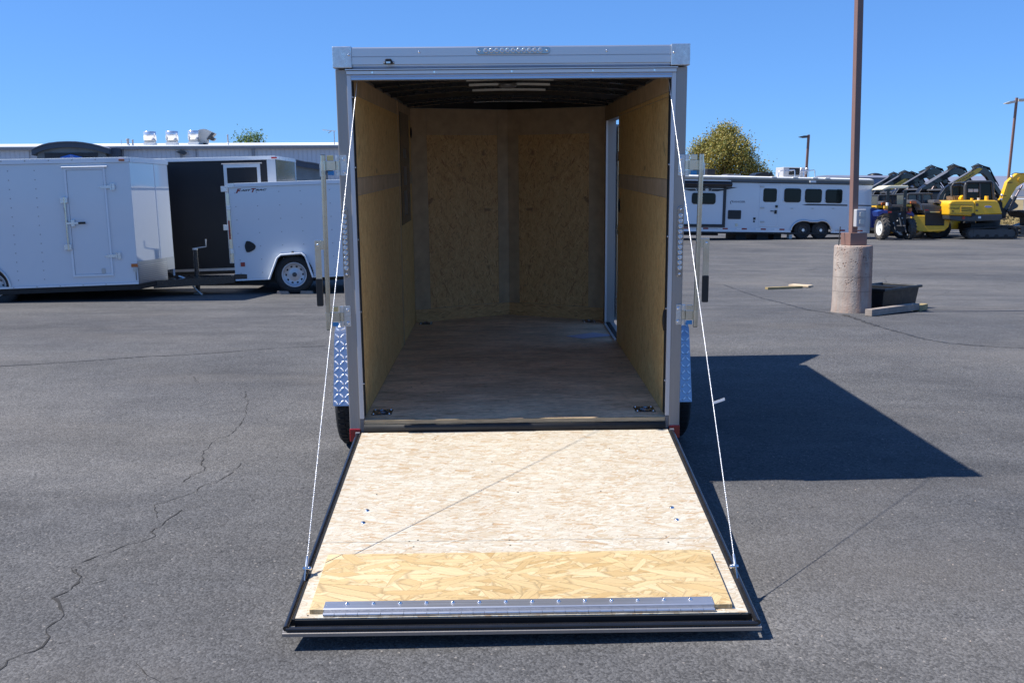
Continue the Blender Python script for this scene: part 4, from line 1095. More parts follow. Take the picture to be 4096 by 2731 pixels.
slab((0.002, 0.002), (tip[0]*0.78, tip[1]*0.78), zbot-0.03, zbot+0.328, 0.03, 'stone_guard', M['tread'], big, 0.003)
slab((tip[0]*0.782, tip[1]*0.782), tip, zbot+0.12, zbot+0.328, 0.03, 'stone_guard', M['tread'], big, 0.003)
slab((tip[0]*0.62, tip[1]*0.62), (tip[0]*0.64, tip[1]*0.64), zbot+0.335, top, 0.004, 'seam_strip', M['white_trim'], big, 0.004)
# ribs of the guard
gb = MB()
for i in range(9):
    z = zbot+0.0+0.032*i
    dx, dy = tip; L = sqrt(dx*dx+dy*dy); nx, ny = dy/L, -dx/L
    gb.prism([(0.02+nx*0.008, 0.02+ny*0.008), (tip[0]*0.77+nx*0.008, tip[1]*0.77+ny*0.008), (tip[0]*0.77, tip[1]*0.77), (0.02, 0.02)], z, z+0.008, 'z')
gb.build('guard_ribs', M['alu'], big, kind='stuff')
slab(tip, (0.0, 2.56), zbot, ttop, 0.03, 'nose_skin', M['white_paint'], big)
MB().box(xl, 0, 2.53, 2.56, zbot, ttop).build('side_skin', M['white_paint'], big)
MB().prism([(xl, -0.01), (0, -0.01), (tip[0], tip[1]), (0, 2.56), (xl, 2.56)], ttop-0.012, ttop+0.012, 'z').build('roof_skin', M['roof_white'], big)
MB().prism([(xl, 0.031), (0, 0.031), (tip[0]*0.95, tip[1]), (0, 2.52), (xl, 2.52)], zbot-0.12, zbot-0.02, 'z').build('floor_frame', M['black_matte'], big)
wb_ = MB(); wb_.box(ac-1.9, ax1+0.05, 0.35, 0.36, zbot-0.1, zbot+0.7); wb_.box(ac-1.9, ax1+0.05, 0.031, 0.35, zbot+0.6, zbot+0.7); wb_.build('wheel_well', M['black_matte'], big)
Rt = 0.37; wcx = fw_.xz(za(-55, 1200), 0.15)[0]
for k in range(2):
    wheel(big, wcx-k*0.88, 0.16, Rt-0.045, Rt, 0.22, 0.19, -1, axis='y')
def door_on_side(fr, z, parent, corners, skin, frame, hinge_side=1, bars=True, names=('door_frame', 'side_door'), w=0.05):
    (x0, z1), (x1, z0) = fr.xz(z(*corners[0])), fr.xz(z(*corners[1]))
    d = MB().box(x0+w, x1-w, -0.010, 0.0, z0+w, z1-w).build(names[1], skin, parent, bevel=0.004)
    f = MB(); f.box(x0, x0+w-0.004, -0.022, -0.0005, z0, z1); f.box(x1-w+0.004, x1, -0.022, -0.0005, z0, z1); f.box(x0+w-0.004, x1-w+0.004, -0.022, -0.0005, z1-w+0.004, z1); f.box(x0+w-0.004, x1-w+0.004, -0.022, -0.0005, z0, z0+w-0.004)
    fo = f.build(names[0], frame, parent)
    MB().prism([(-0.001, z1+0.035), (-0.045, z1+0.012), (-0.045, z1+0.003), (-0.001, z1+0.003)], x0-0.03, x1+0.04, 'x').build('drip_cap', frame, fo)
    return d, fo, (x0, x1, z0, z1)
dd, fo, (dx0, dx1, dz0, dz1) = door_on_side(fw_, za, big, ((518, 392), (928, 1266)), M['white_paint'], M['white_trim'], w=0.035)
for zy in (545, 1105):
    hx_, hz_ = fw_.xz(za(905, zy)) if zy < 800 else fw_.xz(za(955, zy))
    h = MB().prism([(hx_-0.19, hz_), (hx_-0.14, hz_+0.022), (hx_+0.0, hz_+0.022), (hx_+0.0, hz_-0.022), (hx_-0.14, hz_-0.022)], -0.028, -0.0225, 'y').build('strap_hinge', M['galv'], dd)
    MB().box(hx_+0.004, hx_+0.06, -0.03, -0.0225, hz_-0.055, hz_+0.055).build('hinge_leaf', M['galv'], dd, bevel=0.003)
    MB().cyl((hx_+0.0, -0.04, hz_-0.05), (hx_+0.0, -0.04, hz_+0.05), 0.011, n=10).build('hinge_pin', M['galv'], dd)
p0 = fw_.xz(za(497, 655)); p1 = fw_.xz(za(535, 1035))
MB().cyl((dx0-0.02, -0.05, p0[1]+0.05), (dx0-0.02, -0.05, p1[1]-0.05), 0.014, n=10).build('cam_bar', M['zinc_tube'], dd)
for q in (p0, p1): MB().box(dx0-0.085, dx0+0.025, -0.055, -0.0225, q[1]-0.045, q[1]+0.045).build('cam_bracket', M['galv'], dd, bevel=0.004)
hp = fw_.xz(za(540, 842)); hq = fw_.xz(za(705, 838)); hz = fw_.xz(za(600, 838))
MB().box(dx0-0.02, fw_.xz(za(648, 840))[0], -0.068, -0.060, hp[1]-0.014, hp[1]+0.014).build('bar_handle', M['galv'], dd)
MB().box(fw_.xz(za(646, 840))[0], hq[0], -0.072, -0.056, hp[1]-0.018, hp[1]+0.018).build('handle_grip', M['grip'], dd, bevel=0.004)
MB().box(hz[0]-0.03, hz[0]+0.03, -0.055, -0.011, hz[1]-0.06, hz[1]+0.05).build('handle_catch', M['galv'], dd, bevel=0.005)
gp_ = fw_.xz(za(535, 765)); MB().tube([(gp_[0]-0.0, -0.011, gp_[1]+0.12), (gp_[0], -0.05, gp_[1]+0.09), (gp_[0]+0.01, -0.05, gp_[1]-0.09), (gp_[0]+0.01, -0.011, gp_[1]-0.12)], 0.010, 8).build('grab_handle', M['mid_grey'], dd)
vx, vz = fw_.xz(za(846, 1228)); MB().prism(rrect(vx-0.03, vx+0.03, vz-0.045, vz+0.045, 0.02), -0.02, -0.0005, 'y').build('door_vent', M['duct_dull'], dd)
for zx in ((992, 328), ): 
    x_, z_ = fw_.xz(za(*zx)); MB().prism(rrect(x_-0.045, x_+0.045, z_-0.016, z_+0.016, 0.015), -0.034, -0.0225, 'y').build('marker_lamp', M['orange_lens'], big)
x_, z_ = fw_.xz(za(1099, 1184)); MB().box(x_-0.055, x_+0.045, -0.010, -0.0005, z_-0.028, z_+0.028).build('side_reflector', M['orange_lens'], big)
x_, z_ = fw_.xz(za(1101, 1215)); MB().box(x_-0.025, x_+0.025, -0.03, -0.0005, z_-0.035, z_+0.035).build('wire_clip', M['duct_dull'], big); MB().cyl((x_+0.01, -0.01, z_-0.04), (x_+0.01, -0.01, z_-0.18), 0.006, n=6).build('wire', M['mid_grey'], big)
rivet_rows([fw_.xz(za(u, 900))[0] for u in (-90, 110, 325)], zbot+0.1, top-0.1, 13, 'skin_rivets', big, M['gutter'])
rivet_rows([xl+0.1+0.35*i for i in range(17)], zbot-0.016, zbot-0.015, 2, 'trim_rivets', big, M['duct_dull'], y=-0.019)
rivet_rows([xl+0.1+0.35*i for i in range(17)], top+0.05, top+0.051, 2, 'trim_rivets', big, M['duct_dull'], y=-0.023)
# tongue, jack, chain
zc_ = zbot-0.06
tj = MB().prism([(0.1, 0.6), (1.35, 1.20), (1.35, 1.36), (0.1, 1.96)], zc_-0.10, zc_+0.03, 'z').build('tongue', M['black_steel'], big)
j0 = fw_.xz(Z(650, 480, 2.036)(292, 1418), 1.28); jx = j0[0]
jk = MB(); gz_ = gh(*((mw @ Vector((jx, 1.28, 0))).to_2d()))-(mw @ Vector((jx, 1.28, 0))).z
jk.cyl((jx, 1.28, gz_+0.03), (jx, 1.28, zc_+0.10), 0.028, n=12); jk.cyl((jx, 1.28, zc_-0.2), (jx, 1.28, zc_+0.50), 0.040, n=12); jk.build('jack_post', M['black_steel'], big)
MB().cyl((jx, 1.28, gz_+0.003), (jx, 1.28, gz_+0.035), 0.09, 0.05, n=14).build('jack_foot', M['duct_dull'], big)
MB().tube([(jx, 1.28, zc_+0.52), (jx+0.05, 1.24, zc_+0.53), (jx+0.20, 1.22, zc_+0.55), (jx+0.20, 1.22, zc_+0.68)], 0.012, 8).build('jack_crank', M['galv'], big)
MB().cyl((jx-0.0, 1.28, zc_+0.501), (jx-0.0, 1.28, zc_+0.53), 0.048, n=12).build('jack_cap', M['galv'], big)
MB().tube([(jx-0.28, 1.1, zc_+0.06), (jx-0.12, 1.08, zc_+0.0), (jx-0.02, 1.1, zc_-0.16), (jx+0.10, 1.12, zc_-0.30)], 0.016, 8).build('safety_chain', M['galv'], big)
MB().box(1.35, 1.62, 1.2, 1.36, zc_-0.06, zc_+0.05).build('coupler', M['black_steel'], big, bevel=0.01)

# --- charcoal trailer behind it
zb2 = Z(650, 480, 2.036)
o1 = at_depth(D(650, 660), 19.0); o1.z = gh(o1.x, o1.y)
mb_ = local_frame(o1, radians(4), radians(-1.6)); fb_ = Fr(mb_)
blk = thing('enclosed_trailer', 'charcoal enclosed trailer with silver door frame, behind the white ones', 'trailer', mat=mb_)
btop = fb_.xz(zb2(940, 322))[1]; bttop = fb_.xz(zb2(940, 296))[1]; bbot = fb_.xz(zb2(500, 1205))[1]; bxl = -6.4
MB().box(bxl, -0.165, 0, 0.03, bbot, btop).build('side_skin', M['charcoal'], blk)
MB().box(bxl, 0.003, -0.02, 0.03, btop+0.003, bttop).build('roof_trim', M['white_trim'], blk)
MB().box(bxl, 0, -0.02, 0.0, bbot-0.05, bbot-0.001).build('bottom_trim', M['alu'], blk)
MB().box(-0.163, 0.0, -0.004, 0.03, bbot, btop).build('corner_trim', M['alu'], blk)
btip = (0.17, 1.50)
slab((0.012, 0.0), btip, bbot, btop, 0.03, 'nose_skin', M['slate'], blk)
slab((0, 0), btip, btop+0.003, bttop, 0.05, 'roof_trim', M['white_trim'], blk, 0.02)
slab((btip[0]*0.57, btip[1]*0.57), (btip[0]*0.59, btip[1]*0.59), bbot, btop, 0.004, 'seam_strip', M['charcoal'], blk, 0.004)
slab((btip[0]*0.96, btip[1]*0.96), btip, bbot, btop, 0.02, 'corner_trim', M['alu'], blk, 0.008)
slab(btip, (0, 2.9), bbot, bttop, 0.03, 'nose_skin', M['charcoal'], blk)
MB().box(bxl, 0, 2.4, 2.43, bbot, bttop).build('side_skin', M['charcoal'], blk)
MB().prism([(bxl, -0.01), (0, -0.01), btip, (0, 2.43), (bxl, 2.43)], bttop-0.01, bttop+0.012, 'z').build('roof_skin', M['roof_white'], blk)
MB().prism([(bxl, 0.031), (0, 0.031), (btip[0], btip[1]), (0, 2.4), (bxl, 2.4)], bbot-0.12, bbot-0.03, 'z').build('floor_frame', M['black_matte'], blk)
d2, f2, (bx0, bx1, bz0, bz1) = door_on_side(fb_, zb2, blk, ((495, 365), (845, 1158)), M['charcoal'], M['alu'], w=0.065)
for zy in (563, 875):
    x_, z_ = fb_.xz(zb2(505 if zy < 700 else 522, zy)); MB().box(bx0-0.07, bx0+0.05, -0.06, -0.0225, z_-0.055, z_+0.055).build('cam_bracket', M['galv'], d2, bevel=0.004)
MB().cyl((bx0+0.035, -0.05, fb_.xz(zb2(510, 600))[1]), (bx0+0.035, -0.05, fb_.xz(zb2(540, 1120))[1]), 0.014, n=10).build('cam_bar', M['zinc_tube'], d2)
for p in ((910, 309), ):
    x_, z_ = fb_.xz(zb2(*p)); MB().prism(rrect(x_-0.055, x_+0.055, z_-0.014, z_+0.014, 0.012), -0.033, -0.0205, 'y').build('marker_lamp', M['red_lens'], blk)
for k in range(2): wheel(blk, -3.6-k*0.88, 0.16, 0.33, 0.36, 0.2, 0.19, -1, axis='y')

# --- small white single axle trailer
o2 = at_depth(D(544, 676), 17.1); o2.z = gh(o2.x, o2.y)
ms = local_frame(o2, radians(4.2), radians(-2.2)); fs_ = Fr(ms)
sml = thing('enclosed_trailer', 'small white single axle trailer with red and black lettering, parked behind the post', 'trailer', mat=ms)
st_ = fs_.xz(zb2(700, 545))[1]; stt = fs_.xz(zb2(700, 515))[1]; sbt = fs_.xz(zb2(700, 1292))[1]; sxr = 3.35
fa = [fs_.xz(zb2(*p)) for p in ((880, 1285), (938, 1108), (1168, 1095), (1226, 1262))]
poly = [(0, st_), (0, sbt), (fa[0][0], sbt), fa[1], fa[2], (fa[3][0], sbt), (sxr, sbt), (sxr, st_)]
MB().prism(poly, 0.0, 0.03, 'y').build('side_skin', M['white_paint'], sml)
MB().box(0.105, sxr, -0.02, 0.03, st_+0.003, stt).build('roof_trim', M['white_trim'], sml)
MB().box(-0.01, 0.103, -0.026, 0.03, st_+0.0, stt+0.004).build('corner_cap', M['galv'], sml)
MB().box(0, fa[0][0]-0.02, -0.014, 0.0, sbt-0.03, sbt-0.001).build('bottom_trim', M['white_trim'], sml)
MB().box(fa[3][0]+0.02, sxr, -0.014, 0.0, sbt-0.03, sbt-0.001).build('bottom_trim', M['white_trim'], sml)
MB().tube([(fa[0][0]-0.01, -0.10, sbt-0.02), (fa[1][0], -0.10, fa[1][1]-0.03), (fa[1][0]+0.07, -0.10, fa[1][1]+0.025), (fa[2][0]-0.07, -0.10, fa[2][1]+0.03), (fa[2][0]+0.0, -0.10, fa[2][1]-0.03), (fa[3][0]+0.01, -0.10, sbt-0.02)], 0.018, 8).build('fender_lip', M['white_trim'], sml)
fnd = MB(); fp = [(fa[0][0]-0.012, sbt-0.02), (fa[1][0], fa[1][1]-0.03), (fa[1][0]+0.07, fa[1][1]+0.03), (fa[2][0]-0.07, fa[2][1]+0.035), (fa[2][0]+0.0, fa[2][1]-0.025), (fa[3][0]+0.012, sbt-0.02)]
vs = []
for x, z in fp: vs += [(x, -0.115, z+0.008), (x, -0.0005, z+0.008), (x, -0.0005, z), (x, -0.115, z)]
fs = [(i*4+j, i*4+(j+1) % 4, (i+1)*4+(j+1) % 4, (i+1)*4+j) for i in range(5) for j in range(4)]
fnd.add(vs, fs); fnd.build('fender', M['white_trim'], sml, fixn=True)
MB().box(0, sxr, 2.0, 2.03, sbt, stt).build('side_skin', M['white_paint'], sml)
MB().box(0, sxr, -0.005, 2.03, stt-0.01, stt+0.008).build('roof_skin', M['roof_white'], sml)
MB().box(sxr-0.03, sxr-0.001, 0.031, 1.999, sbt, stt-0.012).build('nose_skin', M['white_paint'], sml)
MB().box(0.03, 0.05, 0.031, 1.999, sbt, stt-0.012).build('rear_door', M['white_paint'], sml)
MB().box(0.05, sxr-0.04, 0.25, 1.9, sbt-0.11, sbt-0.005).build('floor_frame', M['black_matte'], sml)
swl = MB(); swl.box(fa[0][0], fa[3][0], 0.24, 0.25, sbt-0.1, fa[1][1]+0.08); swl.box(fa[0][0], fa[3][0], 0.031, 0.24, fa[1][1]+0.04, fa[1][1]+0.05); swl.build('wheel_well', M['black_matte'], sml)
wcx_, wcz_ = fs_.xz(zb2(1073, 1278), -0.04)
g_w = gh(*((ms @ Vector((wcx_, 0, 0))).to_2d()))-(ms @ Vector((wcx_, 0.05, 0))).z
RR = 0.335
wh = wheel(sml, wcx_, 0.06, g_w+RR+0.004, RR, 0.205, 0.215, -1, axis='y')
MB().box(-0.05, 0.0, -0.02, 0.03, sbt+0.3, st_-0.1).build('rear_bar', M['zinc_tube'], sml)
for p in ((552, 715), (578, 1068)):
    x_, z_ = fs_.xz(zb2(*p)); MB().box(-0.05, 0.012, -0.035, -0.0005, z_-0.04, z_+0.04).build('door_hinge', M['galv'], sml, bevel=0.004)
x0_, z0_ = fs_.xz(zb2(556, 820)); x1_, z1_ = fs_.xz(zb2(575, 970)); MB().box(-0.045, -0.02, -0.04, -0.021, z1_, z0_).build('rear_tail_strip', M['red_lens'], sml)
# black rounded triangle vent
tr_ = [zb2(*p) for p in ((690, 985), (712, 988), (740, 1003), (755, 1018), (760, 1032), (755, 1048), (738, 1062), (710, 1076), (692, 1077), (682, 1070), (674, 1045), (671, 1028), (674, 1008), (681, 990))]
MB().prism([fs_.xz(p) for p in tr_], -0.022, -0.0005, 'y').build('side_vent', M['black_matte'], sml, bevel=0.006)
x0_, z0_ = fs_.xz(zb2(636, 1160)); x1_, z1_ = fs_.xz(zb2(673, 1192)); MB().box(x0_, x1_, -0.012, -0.0005, z1_, z0_).build('side_reflector', M['red_refl'], sml)
x_, z_ = fs_.xz(zb2(1061, 1078)); MB().ball((x_, -0.02, z_), 0.022, 10, 6).build('side_lamp', M['black_matte'], sml)
rivet_rows([fs_.xz(zb2(u, 900))[0] for u in (613, 790, 970, 1143, 1380)], sbt+0.1, st_-0.1, 7, 'skin_rivets', sml, M['gutter'])
# lettering: big F and T in red, the rest dark
def letters(t, za_, zb_, m, nm='lettering'):
    x0, z0 = fs_.xz(zb2(*za_)); x1, z1 = fs_.xz(zb2(*zb_))
    text_mesh(t, nm, m, sml, z1-z0, x1-x0, shear=0.35, loc=(x0, -0.0025, z0), bold=0.045)
letters('F', (597, 597), (640, 560), M['ink_red']); letters('AST', (636, 582), (722, 564), M['ink_dark'])
letters('T', (724, 590), (762, 556), M['ink_red']); letters('RAC', (757, 578), (848, 560), M['ink_dark'])
for x_, s_ in ((fs_.xz(zb2(985, 1415), -0.04)[0], 1), (fs_.xz(zb2(1185, 1410), 0.1)[0], 1)):
    ww = ms @ Vector((x_, -0.02, 0)); b = MB().prism([(-0.11, 0), (0.11, 0), (0.09, 0.05), (-0.10, 0.055)], -0.06, 0.06, 'y').build('wheel_chock', M['wood_grey'] if s_ else M['wood_new'])
    b.location = (ww.x, ww.y, gh(ww.x, ww.y)-0.001)
    tag(b, 'wood chock on the %s side of the small trailer\'s wheel' % ('left' if x_ < wcx_ else 'right'), 'chock', 'wheel chocks')

# ================================================================== BUILDING BEHIND THE TRAILERS
Db = 66.0
ob = at_depth(D(300, 470), Db); ob.z = 0.0
mbd = local_frame(ob, radians(7), radians(-0.75)); fbd = Fr(mbd)
bld = thing('metal_building', 'long pale metal building with arched grey entrances behind the trailers', 'building', mat=mbd)
zv = Z(540, 500, 6.533); zs = Z(100, 540, 5.113)
eave = fbd.xz(zv(1100, 590))[1]; rooft = fbd.xz(zv(1100, 545))[1]
bL = -34.0; bR = 30.0
MB().box(bL, bR, 0.12, 0.3, -0.3, eave).build('back_wall', M['metal_wall'], bld)
pw = 0.305; pan = None
x = bL
edge_l = fbd.xz(zs(150, 400))[0]; edge_r = fbd.xz(zs(1995, 400))[0]
npan = 0
xs = []
xx = -13.0
while xx < 15.6:
    if not (edge_l-0.2 < xx+0.15 < edge_r+0.0): xs.append(xx)
    xx += pw
for i, xx in enumerate(xs):
    if pan is None:
        pan = MB().prism([(0, 0.06), (0.004, 0.012), (0.035, 0.012), (0.045, 0.022), (0.298, 0.022), (0.3, 0.06)], 2.4, eave-0.02, 'z').build('wall_panel', M['metal_wall'], bld); pan.location = (xx, 0, 0)
    else: like(pan, bld, (xx, 0, 0))
rs = MB()
for i in range(15):
    xx = 15.8+i*0.9
    rs.box(xx, xx+0.07, 0.0, 0.119, 0, eave-0.02)
rs.box(bL, bR, 0.07, 0.118, -0.3, 2.39); rs.box(bL, -13.0, 0.03, 0.0695, 0, eave-0.02); rs.box(15.6, bR, 0.05, 0.0695, 2.391, eave-0.02)
rs.build('lower_wall', M['metal_wall'], bld)
MB().prism([(-0.28, eave-0.12), (-0.30, eave+0.03), (-0.02, eave+0.03), (0.1, eave-0.02), (0.1, eave-0.12)], bL, bR, 'x').build('gutter', M['gutter'], bld)
MB().prism([(-0.34, eave+0.035), (-0.34, rooft-0.02), (0.0, rooft), (12, rooft+0.9), (12, eave+0.6), (-0.1, eave+0.035)], bL, bR, 'x').build('roof', M['roof_white'], bld)
# downpipe and light bracket under the eave
for zx in (1215, ):
    x_, z_ = fbd.xz(zv(zx, 860)); MB().box(x_-0.06, x_+0.06, -0.12, -0.01, 2.6, eave-0.12).build('downpipe', M['gutter'], bld)
    x_, z_ = fbd.xz(zv(1230, 705)); MB().prism([(x_-0.35, z_-0.03), (x_-0.1, z_+0.06), (x_+0.25, z_+0.05), (x_+0.35, z_-0.10), (x_+0.2, z_-0.22)], -0.45, -0.15, 'y').build('wall_lamp', M['dark_grey'], bld)
    MB().box(x_+0.9, x_+0.96, -0.1, -0.01, z_-0.35, eave-0.13).build('conduit', M['gutter'], bld)
x_, z_ = fbd.xz(zb2(740, 270)); MB().box(x_-0.10, x_+0.10, -0.12, -0.01, 2.6, eave-0.12).build('downpipe', M['gutter'], bld)
# arched entrance with dark panel and blue sign
def arch_front(parent, pts_top, y0, zbase, drop, nm):
    pts = [fbd.xz(p, y0) for p in pts_top]
    low = [(x, z-drop) for x, z in pts]
    MB().prism(pts+low[::-1], y0-0.25, y0+1.6, 'y').build('arched_fascia', M['dark_fascia'], parent)
    MB().prism([(x, z+0.05) for x, z in pts]+[(x, z+0.0) for x, z in pts][::-1], y0-0.32, y0+1.6, 'y').build('arched_roof_edge', M['gutter'], parent)
    MB().prism([(low[0][0]+0.1, zbase)]+[(x, z+0.002) for x, z in low[1:-1]]+[(low[-1][0]-0.1, zbase)], y0, y0+0.3, 'y').build(nm, M['stucco'], parent)
    return pts
Y0 = -1.6
top_pts = [zs(*p) for p in ((155, 315), (250, 265), (380, 215), (520, 180), (700, 158), (880, 150), (1060, 152), (1220, 168), (1380, 195), (1520, 228), (1640, 262), (1740, 290))]
pt_ = arch_front(bld, top_pts, Y0, -0.2, 0.34, 'entrance_wall')
MB().box(pt_[-1][0]-0.3, fbd.xz(zs(1990, 400))[0], Y0+0.31, -0.02, -0.2, fbd.xz(zs(1850, 290))[1]).build('entrance_side_wall', M['dark_fascia'], bld)
MB().box(pt_[0][0]+0.15, pt_[0][0]+0.4, Y0+0.31, -0.02, -0.2, pt_[0][1]-0.3).build('entrance_side_wall', M['stucco'], bld)
x0_, z1_ = fbd.xz(zs(400, 370), Y0); x1_, z0_ = fbd.xz(zs(1505, 640), Y0)
nb = 7
for i in range(nb):
    a_ = x0_+(x1_-x0_)*i/nb; c_ = x0_+(x1_-x0_)*(i+1)/nb
    MB().box(a_+0.006, c_-0.006, Y0-0.06, Y0-0.002, 1.0, z1_).build('sign_panel', M['black_vinyl'], bld)
sp_ = [fbd.xz(zs(*p), Y0) for p in ((735, 455), (945, 398), (1175, 455), (1185, 700), (735, 700))]
sgn = MB().prism(sp_, Y0-0.12, Y0-0.062, 'y').build('name_sign', M['sign_blue'], bld)
def bt(t, a_, c_, m):
    x0, z0 = fbd.xz(zs(*a_), Y0-0.12); x1, z1 = fbd.xz(zs(*c_), Y0-0.12)
    o = text_mesh(t, 'lettering', m, sgn, z1-z0, x1-x0, loc=(x0, Y0-0.125, z0), bold=0.01)
bt('The', (915, 447), (985, 425), M['sign_white']); bt('TRUCK & TRAILER', (755, 520), (1150, 462), M['sign_white'])
# second arched entrance further right
tp2 = [zb2(*p) for p in ((930, 330), (1000, 322), (1080, 326), (1165, 345), (1215, 350), (1255, 357), (1292, 367), (1340, 385), (1380, 405))]
arch_front(bld, tp2, Y0-2.5, -0.2, 0.36, 'entrance_wall')
# roof equipment: things standing on the roof
def roof_fan(zx0, zx1, ztop, zmid, zcurb, i):
    yb = 4.0
    (x0, zt), (x1, zm) = fbd.xz(zv(zx0, ztop), yb), fbd.xz(zv(zx1, zmid), yb)
    zc0 = fbd.xz(zv(zx0, zcurb), yb)[1]; zr = rooft+0.9*yb/12-0.05; cx = (x0+x1)/2; r = (x1-x0)/2
    base = mbd @ Vector((cx, yb, zr))
    t = thing('roof_fan', ['leftmost of the three shiny drum fans on the white roof', 'middle of the three shiny drum fans on the white roof', 'shiny drum fan on the roof beside the curved hood duct'][i], 'fan', mat=mbd @ Matrix.Translation((cx, yb, zr)), group='drum fans on the roof')
    b = MB(); b.lathe([(r*0.93, zm-zr), (r, zm-zr), (r, zt-zr-0.02), (r*0.96, zt-zr), (0, zt-zr+0.02)], n=28); b.build('drum', M['duct'], t, fixn=True)
    MB().box(-r*0.75, r*0.75, -r*0.75, r*0.75, zc0-zr, zm-zr+0.02).build('neck', M['duct_dull'], t)
    MB().box(-r*0.92, r*0.92, -r*0.9, r*0.9, -0.1, zc0-zr-0.003).build('curb', M['roof_white'], t)
for i, a in enumerate(((215, 560, 178, 410, 470), (795, 1135, 168, 410, 460), (1375, 1690, 155, 390, 450))): roof_fan(*a, i)
yb = 4.2
hood = thing('roof_duct', 'curved sheet metal hood duct pointing right on the white roof', 'duct', mat=mbd @ Matrix.Translation((0, yb, 0)))
fh = Fr(mbd @ Matrix.Translation((0, yb, 0)))
hp = [fh.xz(zv(*p)) for p in ((1580, 200), (1640, 140), (1720, 112), (1800, 104), (1880, 120), (2085, 215), (1945, 380), (1880, 370), (1890, 420), (1860, 510), (1700, 520), (1640, 300))]
MB().prism(hp, 0, 0.8, 'y').build('hood', M['duct_dull'], hood)
hp = [fh.xz(zv(*p)) for p in ((2000, 205), (2088, 218), (1945, 382), (1872, 368))]
MB().prism(hp, -0.03, 0.83, 'y').build('mouth', M['dark_grey'], hood)
hp = [fh.xz(zv(*p)) for p in ((2020, 315), (2095, 350), (2040, 415), (1955, 400))]
MB().prism(hp, 0.1, 0.6, 'y').build('damper', M['dark_grey'], hood)
hp = [fh.xz(zv(*p)) for p in ((1790, 470), (1860, 480), (1880, 512), (1800, 512))]
MB().prism(hp, -0.2, -0.04, 'y').build('motor', M['black_matte'], hood)
def stack(z_, x, y0, y1, wpx, name, label, capm='gutter', yb=2.0, grp='vent pipes on the roof'):
    fx = Fr(mbd @ Matrix.Translation((0, yb, 0)))
    a = fx.xz(z_(x, y0)); c = fx.xz(z_(x, y1)); r = abs(fx.xz(z_(x+wpx/2, y0))[0]-a[0])
    zr = rooft+0.9*yb/12-0.06
    t = thing(name, label, 'vent pipe', mat=mbd @ Matrix.Translation((a[0], yb, zr)), group=grp)
    MB().cyl((0, 0, 0), (0, 0, a[1]-zr), r, n=12).build('pipe', M[capm], t)
    MB().cyl((0, 0, 0.02), (0, 0, (a[1]-zr)*0.35), r*1.8, r*1.5, n=12).build('flashing', M['roof_white'], t)
    MB().cyl((0, 0, a[1]-zr), (0, 0, a[1]-zr+r*0.8), r*1.5, r*1.2, n=12).build('cap', M[capm], t)
stack(zs, 2100, 100, 230, 55, 'vent_pipe', 'thick stubby vent pipe on the roof right of the arched entrance')
stack(zs, 2200, 112, 230, 34, 'vent_pipe', 'slimmer vent pipe beside the thick one on the roof')
stack(zs, 1965, 105, 240, 10, 'vent_pipe', 'very thin mast with small knob above the entrance roof')
stack(zb2, 530, 125, 200, 12, 'vent_pipe', 'lone vent pipe left of the green treetop on the roof')
MB().box(*(lambda a, c: (a[0], c[0], 1.0, 1.6, a[1]-0.25, c[1]))(fbd.xz(zs(1785, 245), 1.0), fbd.xz(zs(1870, 222), 1.0))).build('roof_box', M['gutter'], bld)
# antenna
an = thing('roof_antenna', 'thin television antenna on the roof near the grey post', 'antenna', mat=mbd @ Matrix.Translation((0, 2.0, 0)))
fn = Fr(mbd @ Matrix.Translation((0, 2.0, 0)))
a = fn.xz(zb2(1397, 92)); 
MB().cyl((a[0], 0, rooft), (a[0], 0, a[1]), 0.03, n=6).build('mast', M['gutter'], an)
b = MB(); l0 = fn.xz(zb2(1303, 82)); l1 = fn.xz(zb2(1412, 92)); b.cyl((l0[0], 0, l0[1]), (l1[0], 0, l1[1]), 0.022, n=6)
b.build('boom', M['gutter'], an)
for f in (0.05, 0.3, 0.5, 0.62, 0.75, 0.95):
    x_ = l0[0]+(l1[0]-l0[0])*f; z_ = l0[1]+(l1[1]-l0[1])*f; MB().cyl((x_, -0.5, z_), (x_, 0.5, z_), 0.015, n=5).build('element', M['gutter'], an)
x_, z_ = fn.xz(zb2(1350, 108)); MB().cyl((x_, 0, z_), (fn.xz(zb2(1375, 90))[0], 0, a[1]), 0.03, n=6).build('brace', M['gutter'], an)

